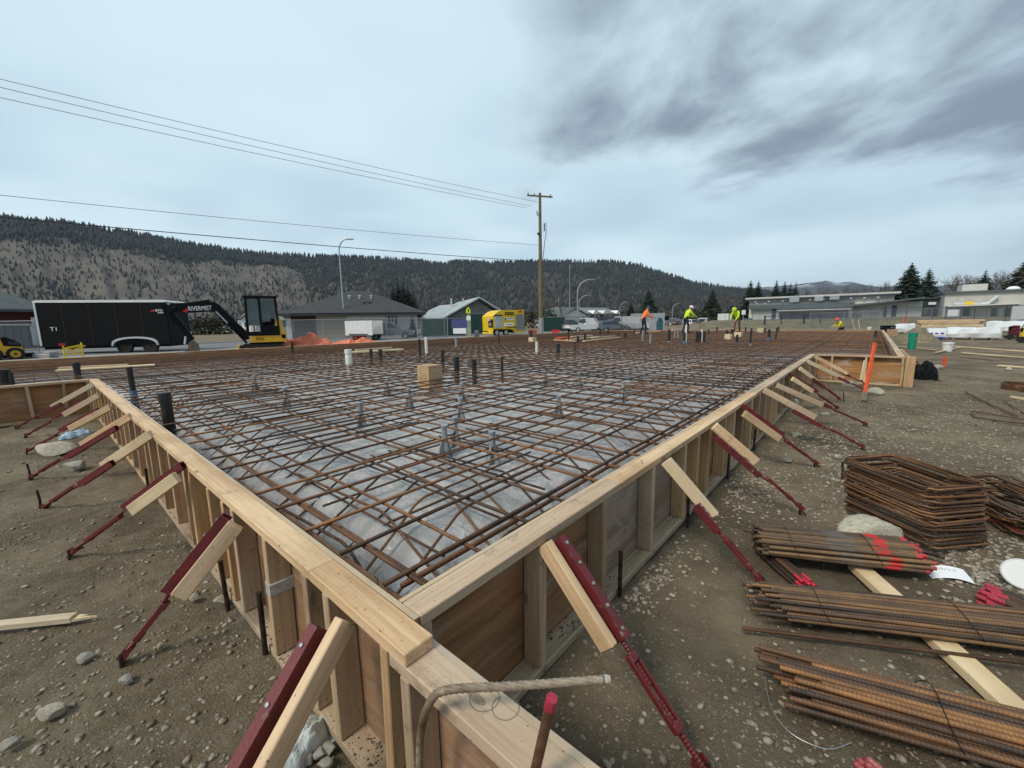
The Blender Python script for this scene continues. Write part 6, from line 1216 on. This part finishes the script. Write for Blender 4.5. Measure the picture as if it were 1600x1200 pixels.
# ---- fences
def fence(label, A, B, h, step, pm, z0=0.0, mesh=MESHM, rails=2, r=.035, name='chain_link_fence'):
    A, B = Vector((A[0], A[1], z0)), Vector((B[0], B[1], z0)); L = (B-A).length; e = thing(name, label, 'fence', A, atan2((B-A).y, (B-A).x)); n = max(1, round(L/step)); pmsh = MB().tube([(0, 0, -.3), (0, 0, h)], r, 6).mesh('post'); pmsh.materials.append(pm)
    for k in range(n+1): ob('post', pmsh, None, e, Matrix.Translation((L*k/n, 0, 0)))
    for z in ([h-.03, .08] if rails == 2 else [h-.03]): ob('rail', MB().tube([(0, 0, z), (L, 0, z)], r*.7, 6), pm, e)
    if mesh: part('mesh_panel', mesh, e, (L/2, 0, h/2), (L, .012, h-.1))
    return e
fence('dark blue chain-link fence along the school lawn', D(1175, 500, 74), D(1500, 500, 60), 2.1, 3.0, NAVY, .55); fence('dark blue fence before the right wing of the school', D(1476, 500, 58), D(1680, 500, 50), 2.1, 3.0, NAVY, .45)
fence('grey temporary fence panel right of the kneeling worker', D(1265, 505, 48), D(1375, 505, 44), 1.9, 2.9, GALV, .05, r=.022)
for (x, y, lb) in ((1195, 500, 'left navy gate rail before the school door'), (1256, 502, 'navy post gate in the middle of the school lawn')):
    P = D(x, y, 60); e = thing('gate', lb, 'gate', (P.x, P.y, .35), VROT)
    part('post', NAVY, e, (0, 0, .7), (.16, .16, 1.5)); part('top_rail', NAVY, e, (1.2, 0, 1.35), (2.4, .08, .10)); part('post', NAVY, e, (2.4, 0, .65), (.1, .1, 1.35))
P = D(1490, 489, 57); tag(ob('fence_sign', MB().box((0, 0, 0), (1.6, .03, .9)), PAPER, None, Matrix.Translation((P.x, P.y, P.z)) @ Matrix.Rotation(VROT, 4, 'Z')), 'blank white sign hung on the blue fence before the school', 'sign')
P = D(1162, 488, 46); e = thing('post_sign', 'small white sign just right of the worker in brown trousers', 'sign', (P.x, P.y, 0), VROT); part('panel', PAPER, e, (0, 0, P.z), (.42, .03, .5)); part('post', GALV, e, (0, .04, P.z/2), (.05, .05, P.z))
fence('tall temporary wire fence in front of the beige house', D(455, 530, 37), D(700, 530, 39), 2.0, 3.0, GALV, .0, r=.025); fence('temporary wire fence left of the beige house', D(395, 530, 36), D(453, 530, 36.8), 2.0, 3.0, GALV, .0, r=.025); fence('temporary wire fence at the left edge beside the trailer', D(-60, 540, 23), D(60, 540, 23.5), 2.0, 3.0, GALV, r=.02)
fence('temporary wire fence before the parked pickup', D(880, 520, 50), D(1000, 520, 52), 2.0, 2.9, STEEL, .0, r=.028)
fence('green screened fence in front of the pale gabled house', D(660, 520, 45), D(728, 520, 46.5), 2.0, 3.0, GALV, .0, GREENS, r=.03); fence('dark green screened fence left of the heater trailer', D(736, 520, 52), D(770, 520, 53), 2.6, 3.0, GALV, .0, GREENS, r=.03); fence('green screened fence right of the power pole', D(849, 519, 58), D(883, 519, 59), 2.1, 3.0, GALV, .0, GREENS, r=.03)
fence('grey panel hoarding behind the worker in orange', D(985, 517, 55), D(1038, 518, 52), 2.3, 2.5, GALV, .0, mat('grey_hoarding', (.30, .33, .36), .6), r=.03, name='hoarding')
P = D(1020, 525, 41); e = thing('utility_box', 'small teal utility box standing right of the worker in orange', 'box', (P.x, P.y, 0), VROT); part('body', mat('teal_paint', (.03, .11, .14), .5), e, (.65, 0, .8), (.5, .5, 1.1)); part('cap', MATS['teal_paint'], e, (.65, 0, 1.5), (.36, .4, .3), .05)
P = D(1042, 497, 47); e = thing('site_notice', 'black square sign left of the far parking lot', 'sign', (P.x, P.y, 0), VROT); part('panel', BLACK, e, (0, 0, P.z), (.5, .04, .45)); part('post', GALV, e, (0, .04, P.z/2-.1), (.05, .05, P.z))
# container
F, e = facade('shipping_container', 'white shipping container left of the school', D(1121, 507, 96), D(1141, 507, 94), cat='container'); a, b = F(1121, 503), F(1138.5, 490); part('body', WHITE, e, ((a[0]+b[0])/2, 1.2, (a[1]+b[1])/2), (b[0]-a[0], 2.4, b[1]-a[1]))
for k in range(9): part('corrugation', SIDEG, e, (a[0]+(b[0]-a[0])*(k+.5)/9, -.03, (a[1]+b[1])/2), (.12, .06, b[1]-a[1]-.2))
part('door_bar', GALV, e, (b[0]-.6, -.06, (a[1]+b[1])/2), (.06, .06, b[1]-a[1]-.3))

# ================================================================ POLE, WIRES, LAMPS, SIGN
PB = G(845, 521.5); dp = depth(PB); PT_ = D(842, 315, dp+1.0); hP = PT_.z; e = thing('power_pole', 'tall wooden power pole with a crossarm and hardware in the middle', 'power pole', (PB.x, PB.y, 0)); u = dp/FPX
ob('shaft', MB().tube([(0, 0, -.5), (0, 0, hP*.5), (0, 0, hP)], [.26, .22, .15], 12), POLEW, e); ob('base_sleeve', MB().tube([(0, 0, 0), (0, 0, 1.9)], [.275, .262], 12), GALV, e)
wd = (D(0, 120, 24)-PT_); wdir = Vector((wd.x, wd.y, 0)).normalized(); pd_ = Vector((-wdir.y, wdir.x, 0)); armv = (D(862, 318, dp)-D(825, 325, dp)); armv.z = 0
arm = Vector((armv.normalized().x, armv.normalized().y, 0)) * 1.5; za = hP-.35
arm_o = ob('crossarm', MB().box((0, 0, 0), (3.1, .12, .16)), POLEW, e, Matrix.Translation((0, 0, za)) @ Matrix.Rotation(atan2(arm.y, arm.x)+.25, 4, 'Z'))
for s in (-1.45, -.7, 1.3): ob('insulator', MB().lathe([(.05, .08), (.09, .14), (.05, .18), (.09, .24), (.03, .3)], 8), GALV, arm_o, Matrix.Translation((s, 0, 0)))
ob('cutout', MB().tube([(-.45, 0, hP-2.6), (-.62, 0, hP-2.1)], .07, 6), GALV, e); ob('cutout_arm', MB().tube([(0, 0, hP-2.4), (-.5, 0, hP-2.35)], .04, 6), STEEL, e); ob('conduit', MB().tube([(.05, -.26, hP-8), (.45, -.3, hP-5.6), (.75, -.3, hP-4.5), (.75, -.3, hP-3.2)], .04, 6), STEEL, e); ob('terminator', MB().tube([(.55, -.2, hP-3.3), (.55, -.2, hP-4.2)], .07, 6), STEEL, e); ob('bracket', MB().box((-.35, 0, hP-4.6), (.2, .2, .25)), STEEL, e)
def wire(P0, P1, sag, lb, r=.02):
    n = 40; pts = [P0.lerp(P1, i/n) + Vector((0, 0, -sag*4*(i/n)*(1-i/n))) for i in range(n+1)]; tag(ob('power_line', MB().tube([p-P0 for p in pts], r, 5), STEEL, None, Matrix.Translation(P0)), lb, 'power line', 'overhead lines')
top = Vector((PB.x, PB.y, 0))
for (yy, xe, ye, ok, zz, sg, r, lb) in ((107, 842, 316, .1, hP+.1, .6, .016, 'topmost of the three thin overhead lines'), (120, 830, 322, -1.0, za+.25, .6, .016, 'middle one of the three thin overhead lines'), (136, 824, 325, -1.5, za+.2, .6, .016, 'lowest of the three upper overhead lines'), (292, 842, 383, 0, None, .5, .016, 'thin overhead line crossing above the hill ridge'), (329, 842, 409, 0, None, .4, .03, 'thick overhead cable just above the hill ridge')):
    S0 = D(xe, ye, dp); E0 = D(0, yy, 24 if yy < 200 else 25); wire(S0, S0 + (E0-S0)*1.7, sg, lb, r)
def lamp(px_, yb, yt, xa, dp, lb):
    P = D(px_, yb, dp); P.z = 0; h = D(px_, yt, dp).z; ar = (xa-px_)*dp/FPX; e = thing('street_lamp', lb, 'street lamp', (P.x, P.y, 0), VROT, 'street lamps'); k = min(ar, h*.2)
    pts = [(0, 0, 0), (0, 0, h*.5), (0, 0, h-2.2*k*.6)] + [(ar*(1-cos(a))*.95, 0, h-1.3*k+1.3*k*sin(a)) for a in np.linspace(.15, pi/2, 9)]; ob('pole', MB().tube(pts, [.11, .09]+[.075]*(len(pts)-2), 8), GALV, e)
    ob('lamp_head', MB().box((ar*.95+.35, 0, h-.02), (.8, .25, .12), ch=.03), GALV, e); ob('base', MB().lathe([(.2, 0), (.2, .12), (.13, .3)], 8), GALV, e)
lamp(540, 527, 378, 554, 49, 'tall street lamp rising behind the beige house front'); lamp(902, 516, 438, 922, 62, 'taller of the two street lamps by the white pickup'); lamp(904.5, 514, 462, 917, 92, 'shorter lamp close behind the lamp by the white pickup'); lamp(968, 510, 472, 977, 112, 'street lamp right of the townhouses'); lamp(1050, 508, 475, 1058, 118, 'small street lamp behind the white helmeted worker')
lamp(873, 513, 471, 868, 96, 'thin lamp with short arm above the townhouse gable')
P = D(890, 510, 230); e = thing('radio_mast', 'thin lattice radio mast before the dark hill', 'mast', (P.x, P.y, 0)); h = D(890, 424, 230).z; ob('mast', MB().tube([(0, 0, 0), (0, 0, h)], [.3, .12], 6), GALV, e); ob('antenna', MB().tube([(0, 0, h), (0, 0, h+3)], .1, 5), WHITE, e)
for k in range(8): ob('cross_brace', MB().box((0, 0, h*(k+1)/9), (.9, .1, .1)), GALV, e)
P = D(733, 527, 41.5); P.z = 0; u = 41.5/FPX; e = thing('crossing_sign', 'fluorescent lime pentagon crossing sign on a lime post', 'sign', (P.x, P.y, 0), VROT); z = lambda y: D(733, y, 41.5).z
ob('post', MB().box((0, .03, z(500)/2+.6), (.09, .05, z(500)+1.2)), mat('lime_post', (.42, .50, .06), .6), e); w = 3.4*u; ob('panel', MB().prism([(-w, z(489.5)), (w, z(489.5)), (w, z(484.5)), (0, z(479.5)), (-w, z(484.5))], 'y', -.03, 0), LIMES, e); ob('border', MB().prism([(-w*1.08, z(489.9)), (w*1.08, z(489.9)), (w*1.08, z(484.3)), (0, z(479)), (-w*1.08, z(484.3))], 'y', 0, .015), BLACK, e)
ob('pedestrian_symbol', MB().prism([(-.10, z(488.6)), (-.02, z(486.6)), (-.08, z(485.2)), (.02, z(484.0)), (.12, z(485.4)), (.05, z(486.6)), (.12, z(488.6)), (.03, z(487.3))], 'y', -.045, -.03).lathe([(0, -.06), (.06, -.03), (.06, .03), (0, .06)], 8, (.02, -.04, z(483.3))), BLACK, e)
part('lower_plate', PAPER, e, (.0, -.03, z(497)), (.4, .03, .45))
P = D(745, 526, 41); e = thing('jersey_block', 'small grey ballast block beside the lime sign post', 'block', (P.x, P.y, 0), VROT); part('body', FASC, e, (0, 0, .3), (.45, .5, .6), .05); part('top', CONC, e, (0, 0, .64), (.38, .4, .07), .02); part('foot', STEEL, e, (0, 0, .05), (.6, .6, .1))
P = D(718, 512, 45); e = thing('banner', 'blue and white banner hung on the green fence', 'banner', (P.x, P.y, P.z), VROT); part('upper_cloth', mat('violet_blue_cloth', (.08, .09, .26), .7), e, (0, -.1, .45), (1.7, .03, .9)); part('lower_cloth', PAPER, e, (0, -.1, -.35), (1.4, .03, .6))

# ================================================================ TREES
def conifer_mesh(h, r, seed, dens=1.0, col=False):
    R = random.Random(seed); m = MB(); lv = int(26*dens)
    for i in range(lv):
        t = i/(lv-1); z = h*(.08+.90*t); rr = (r*(1-t**4)*R.uniform(.75, 1.0)+.1*r) if col else (r*(1-t)**.75*R.uniform(.85, 1.2)+.05*r); nb = max(6, int((14*(1-t)+6)*dens)); a0 = R.random()*6.28
        for k in range(nb):
            a = a0+6.283*k/nb+R.uniform(-.25, .25); L = rr*R.uniform(.8, 1.2); dr = L*R.uniform(.18, .42); d = Vector((cos(a), sin(a), 0)); s = Vector((-sin(a), cos(a), 0))
            for j in range(5):
                f0 = j/5; f1 = (j+1.35)/5; w = L*.40*(1-f0*.7)*R.uniform(.7, 1.3); p0 = d*L*f0+Vector((0, 0, z-dr*f0+R.uniform(-.03, .03)*r)); p1 = d*L*f1+Vector((0, 0, z-dr*f1-.03*r)); q = p0.lerp(p1, .6); dz = Vector((0, 0, -w*R.uniform(.3, .8)))
                m.add([p0, q+s*w+dz, p1, q-s*w+dz], [(0, 1, 2), (0, 2, 3)])
    me = m.mesh('crown'); tm = MB().tube([(0, 0, -.4), (0, 0, h*.5), (0, 0, h*.97)], [r*.11, r*.07, r*.01], 7).mesh('trunk'); return me, tm
def conifer(lb, px_, yb, yt, dp, rw, seed, m=None, zb=None, col=False, group=None):
    P = D(px_, yb, dp); P.z = 0.0 if zb is None else zb; h = D(px_, yt, dp).z-P.z; r = rw*dp/FPX*(1.0 if col else 1.6); e = thing('conifer_tree', lb, 'tree', P, random.random()*6, group); c, t = conifer_mesh(h, r, seed, 1.25, col); ob('crown', c, m or NEED, e); ob('trunk', t, BARK, e); return e
for i, (x, yt) in enumerate(((618, 440), (626, 436), (634, 437), (641, 441), (649, 452))): conifer(ORD[i]+' from the left of the tight row of dark cedars behind the beige house', x, 522, yt, 60, 8.5 if i < 4 else 6, 100+i, col=True, group='row of cedars')
conifer('small green evergreen shrub at the right corner of the beige house', 645.5, 527, 490, 44, 4.2, 120, NEEDB)
for (x, yb, yt, dp, rw, lb) in ((1012,511,451,105,12,'broad dark conifer behind the worker in orange'),(1111,508,450,120,10,'dark conifer left of the white container'),(1169,505,437,125,10,'left one of the paired conifers behind the left end of the school'),(1181,505,438,128,9,'right one of the paired conifers behind the left end of the school'),(1209,500,437,128,9,'left one of the dark conifer clump behind the school roof'),(1222,500,439,130,9,'second of the dark conifer clump behind the school roof'),(1231,500,441,127,8,'third of the dark conifer clump behind the school roof'),(1239,500,440,129,8,'right one of the dark conifer clump behind the school roof'),(1415,498,411,88,21,'largest conifer standing behind the covered walk of the school'),(1443,498,419,92,14,'slimmer conifer right of the largest one behind the school'),(1530,495,421,100,12,'conifer behind the roof monitor of the school'),(1590,495,406,84,24,'brownish conifer at the right edge'),(985,510,470,112,6,'narrow dark conifer right of the street lamp by the townhouses'),(1625,495,400,84,20,'conifer cut off by the right edge')):
    conifer(lb, x, yb, yt, dp, rw, int(x), NEEDB if 'brownish' in lb else NEED)
def bare_mesh(h, seed, spread=.5, levels=5):
    R = random.Random(seed); m = MB()
    def grow(p, d, L, r, lv):
        q = p + d*L*.5 + Vector((R.uniform(-1, 1), R.uniform(-1, 1), 0))*L*.05; e_ = q + (d+Vector((0, 0, .10)))*L*.5; m.tube([p, q, e_], [r, r*.82, r*.62], 5 if lv > 2 else 3, cap=False)
        if lv == 0: return
        for k in range(3 if lv > 1 else 4):
            a = R.random()*6.28; s = R.uniform(.35, .85)*spread*1.5; nd = (d + Vector((cos(a)*s, sin(a)*s, R.uniform(-.1, .35)))).normalized(); grow(p.lerp(e_, R.uniform(.55, 1)), nd, L*R.uniform(.58, .78), r*.55, lv-1)
    grow(Vector((0, 0, -.2)), Vector((0, 0, 1)), h*.36, h*.016, levels); return m.mesh('branches')
_bm = [bare_mesh(10, 5+s, .55) for s in range(3)]
for b_ in _bm: b_.materials.append(BARE)
for i, (x, yb, yt, dp, lb) in enumerate([(877,515,455,80,'pale leafless tree before the townhouse gable'),(1040,508,460,125,'leafless tree behind the far parking lot, left one'),(1055,508,458,128,'leafless tree right of the first behind the far parking lot'),(1070,508,464,126,'leafless tree behind the white helmet'),(1085,508,462,130,'leafless tree left of the dark conifer by the container'),(1130,506,452,135,'leafless tree above the white container'),(1145,506,462,130,'leafless tree at the left corner of the school'),(985,509,466,120,'reddish leafless tree by the narrow conifer'),(835,515,480,95,'leafless tree left of the power pole base'),(857,514,470,100,'leafless tree right of the power pole'),(1262,497,447,120,'leafless tree left behind the school roof'),(1300,497,450,118,'second leafless tree behind the school roof'),(1345,497,445,112,'leafless tree above the covered walk roof'),(1370,497,440,110,'leafless tree left of the largest conifer'),(1480,493,432,100,'leafless tree right of the slim conifer'),(1500,493,428,102,'leafless tree left of the roof monitor'),(1555,493,424,98,'leafless tree right of the roof monitor'),(1575,493,418,92,'leafless tree left of the brownish conifer')] + [(x_, 495, y_, d_2, ORD[k_]+' from the left of the far leafless trees in line behind the school roofs') for k_, (x_, y_, d_2) in enumerate([(1282,446,150),(1318,444,155),(1332,447,150),(1357,441,145),(1388,437,140),(1467,432,140),(1490,430,145),(1510,426,140),(1520,430,150),(1545,424,140),(1563,420,135),(1605,415,130)])]):
    P = D(x, yb, dp); P.z = 0; h = D(x, yt, dp).z; e = thing('bare_tree', lb, 'tree', P, random.random()*6, 'leafless trees'); e.scale = (h/9.0,)*3; ob('branches', _bm[i % 3], None, e)
# hedge masses further off, left of centre
def bush_mesh(seed, n=700):
    R = random.Random(seed); m = MB()
    for k in range(n):
        a = R.random()*6.28; q = R.random()**.5; z = R.random(); rr = q*sqrt(max(.02, 1-(z-.2)**2)); p = Vector((cos(a)*rr, sin(a)*rr, z)); d = Vector((R.uniform(-1, 1), R.uniform(-1, 1), R.uniform(-1, 1)))*.16; s = Vector((R.uniform(-1, 1), R.uniform(-1, 1), R.uniform(-1, 1)))*.12; m.add([p, p+d, p+s], [(0, 1, 2)])
    return m.mesh('foliage')
_bu = [bush_mesh(s) for s in range(3)]
OLV = mat('dull_olive_foliage', (.06, .062, .035), .9, var=.5, scale=2)
for b_ in _bu: b_.materials.append(OLV)
for i, (x, y, dp, w, h, lb) in enumerate([(322,520,85,5,3,'olive bush mass under the excavator boom, left one'),(338,520,88,5,3.6,'olive bush mass under the excavator boom, right one'),(840,514,100,6,4,'olive brown bush left of the power pole base'),(1100,508,118,6,4,'olive brown bush by the far parking lot')]):
    P = D(x, y, dp); P.z = 0; e = thing('bush', lb, 'bush', P); e.scale = (w, w, h); ob('foliage', _bu[i % 3], None, e)
# distant valley trees: low belt that hides the foot of the hill
def belt():
    V = []; F = []; o = 0
    for k in range(2600):
        x = random.uniform(-100, 1700); dp = random.uniform(260, 620); P = D(x, 505, dp); h = random.uniform(5, 12)*(1.2 if x > 1250 else 1); w = h*random.uniform(.25, .45)
        for j in range(7):
            a = random.random()*6.28; z = random.uniform(.15, 1)*h; r = w*random.random(); s = w*.55; c = Vector((P.x+cos(a)*r, P.y+sin(a)*r, z)); V += [c+Vector((random.uniform(-s, s), random.uniform(-s, s), random.uniform(-s, s))) for _ in range(3)]; F.append((o, o+1, o+2)); o += 3
    return np_mesh('valley_trees', np.array(V), np.array(F), smooth=False)
tag(ob('valley_trees', belt(), mat('valley_tree_tone', (.085, .075, .062), .95, var=.5, scale=.05, col2=(.03, .034, .028), detail=3)), 'low belt of distant trees along the foot of the hills', 'trees', kind='stuff')

# ================================================================ WORKERS
def person(label, loc, rz, J, R, tops, pants, helmet, hair=None, skin=SKIN, group='workers on the slab', boots=BLACK):
    names = list(J); idx = {n: i for i, n in enumerate(names)}
    E = [('pelvis','belly'),('belly','chest'),('chest','neck'),('neck','head'),('head','crown')]
    for s in 'lr': E += [('chest','shoulder_'+s),('shoulder_'+s,'elbow_'+s),('elbow_'+s,'wrist_'+s),('wrist_'+s,'hand_'+s),('pelvis','hip_'+s),('hip_'+s,'knee_'+s),('knee_'+s,'ankle_'+s),('ankle_'+s,'toe_'+s)]
    me = bpy.data.meshes.new('body'); me.from_pydata([J[n] for n in names], [(idx[a], idx[b]) for a, b in E], []); o = bpy.data.objects.new('tmp', me); COL.objects.link(o)
    sk = o.modifiers.new('s', 'SKIN'); sd = me.skin_vertices[0].data if me.skin_vertices else None
    if sd is None:
        bm = bmesh.new(); bm.from_mesh(me); bm.verts.layers.skin.verify(); bm.to_mesh(me); bm.free(); sd = me.skin_vertices[0].data
    for n in names: sd[idx[n]].radius = R.get(n[:-2] if n[-2:] in ('_l', '_r') else n, (.06, .06)); sd[idx[n]].use_root = (n == 'pelvis')
    ss = o.modifiers.new('u', 'SUBSURF'); ss.levels = 1; ss.render_levels = 1; bpy.context.view_layer.update(); bm_ = bpy.data.meshes.new_from_object(o.evaluated_get(bpy.context.evaluated_depsgraph_get())); bpy.data.objects.remove(o)
    def reg(a, b):
        s = {a.split('_')[0], b.split('_')[0]}
        if s & {'toe'}: return 3
        if s <= {'pelvis','hip','knee','ankle'}: return 2
        if s & {'head','crown'} or s == {'wrist','hand'}: return 0
        return 1
    segs = [(Vector(J[a]), Vector(J[b]), reg(a, b)) for a, b in E]
    bm_.materials.clear()
    for q in (skin, tops, pants, boots): bm_.materials.append(q)
    for p in bm_.polygons:
        c = p.center; best = (9, 0)
        for a, b, r in segs:
            t = max(0, min(1, (c-a).dot(b-a)/max(1e-9, (b-a).length_squared))); d = (c-a.lerp(b, t)).length
            if d < best[0]: best = (d, r)
        p.material_index = best[1]; p.use_smooth = True
    e = thing('person', label, 'person', loc, rz, group); ob('body', bm_, None, e)
    hd, cr = Vector(J['head']), Vector(J['crown']); up = (cr-hd).normalized(); f = Vector((J['toe_l'][0], J['toe_l'][1], 0)); M = Matrix.Translation(hd+up*.06) @ up.to_track_quat('Z', 'Y').to_matrix().to_4x4()
    ob('helmet', MB().lathe([(.145, 0), (.128, .015), (.125, .05), (.10, .105), (.05, .135), (0, .142)], 14), helmet, e, M)
    fc = Vector((0, 1, 0)); fd = (fc - up*fc.dot(up)).normalized(); fp = hd + fd*.10
    ob('nose', MB().lathe([(.018, -.02), (.02, 0), (.008, .03)], 6), skin, e, Matrix.Translation(fp - up*.0))
    for s in (-1, 1): ob('eye', MB().lathe([(0, -.01), (.012, 0), (0, .01)], 6), BLACK, e, Matrix.Translation(fp + Vector((s*.035, -.01, 0)) + up*.03))
    for s in 'lr':
        w, h_ = Vector(J['wrist_'+s]), Vector(J['hand_'+s]); d = (h_-w).normalized(); lat = d.cross(Vector((0, 1, .3))).normalized()
        fm = MB()
        for k, L in enumerate((.07, .08, .078, .062)): b0 = h_+lat*(k-1.5)*.019; fm.tube([b0-d*.02, b0+d*L*.55, b0+d*L*.9+Vector((0, .015, -.02))], [.0095, .009, .007], 5)
        fm.tube([w+d*.03+lat*.03, w+d*.07+lat*.055, w+d*.10+lat*.06], [.011, .010, .008], 5); ob('fingers', fm, skin, e)
    return e
RAD = dict(pelvis=(.15,.12), belly=(.15,.115), chest=(.175,.125), neck=(.06,.06), head=(.088,.098), crown=(.07,.078), shoulder=(.075,.075), elbow=(.052,.052), wrist=(.038,.038), hand=(.045,.024), hip=(.10,.10), knee=(.068,.068), ankle=(.052,.052), toe=(.045,.035))
def stoop(lean, reach=.45, knee=.08, down=.35):
    s, c = sin(lean), cos(lean); pz = .95; J = dict(pelvis=(0,0,pz), belly=(0,.16*s,pz+.16*c), chest=(0,.38*s,pz+.38*c), neck=(0,.55*s,pz+.55*c), head=(0,.66*s+.05,pz+.64*c), crown=(0,.72*s+.09,pz+.76*c))
    for q, x in (('l', -1), ('r', 1)):
        sh = (x*.19, .46*s, pz+.46*c); J['shoulder_'+q] = sh; J['elbow_'+q] = (x*.24, sh[1]+reach*.4, sh[2]-.24); J['wrist_'+q] = (x*.17, sh[1]+reach, sh[2]-down); J['hand_'+q] = (x*.16, sh[1]+reach+.06, sh[2]-down-.05)
        J['hip_'+q] = (x*.10, 0, pz-.06); J['knee_'+q] = (x*.12, knee+.03*x, .50); J['ankle_'+q] = (x*.13, -.02+.10*x, .09); J['toe_'+q] = (x*.14, .17+.10*x, .05)
    return J
def kneel():
    J = stoop(.55, .35, 0, .3)
    for k in list(J): J[k] = (J[k][0], J[k][1], J[k][2]-.42)
    for q, x in (('l', -1), ('r', 1)): J['knee_'+q] = (x*.14, .34 if x < 0 else .10, .45 if x < 0 else .08); J['ankle_'+q] = (x*.13, .30 if x < 0 else -.34, .09); J['toe_'+q] = (x*.13, .48 if x < 0 else -.46, .05)
    return J
zs = .56
def at_slab(x, dp, z=zs): P = D(x, 510, dp); return (P.x, P.y, z)
person('worker in an orange jacket and dark shorts stooping over the mat', at_slab(1005, 26), VROT-1.35, stoop(.38), RAD, HIOR, DENIM, NAVY)
person('worker in a lime jacket and white helmet leaning forward over the mat', at_slab(1071, 26), VROT-1.35, stoop(.42), RAD, HIVIS, DENIM, PAPER)
person('worker in a lime jacket and brown trousers bending down near the far end', at_slab(1152, 27.5), VROT+2.2, stoop(.75, .3, .06, .5), RAD, HIVIS, BROWNC, HIVIS)
person('worker in a yellow vest kneeling at the far end by the fence', at_slab(1316, 31, .1), VROT+1.5, kneel(), RAD, HIYEL, DENIM, ORPAINT)

# ---- thin valley air round everything
hz = ob('haze', MB().box((1250, 1250, 205), (9560, 9560, 440)), None)
hm_ = bpy.data.materials.new('valley_haze'); hm_.use_nodes = True; t = hm_.node_tree; t.nodes.clear(); pv = nn(t, 'ShaderNodeVolumePrincipled'); pv.inputs['Color'].default_value = (.72, .82, .95, 1); pv.inputs['Density'].default_value = .00005; pv.inputs['Anisotropy'].default_value = .0
mo = nn(t, 'ShaderNodeOutputMaterial'); t.links.new(pv.outputs[0], mo.inputs['Volume']); hz.data.materials.append(hm_); tag(hz, 'thin bluish valley air in front of the hills', 'haze', kind='stuff')
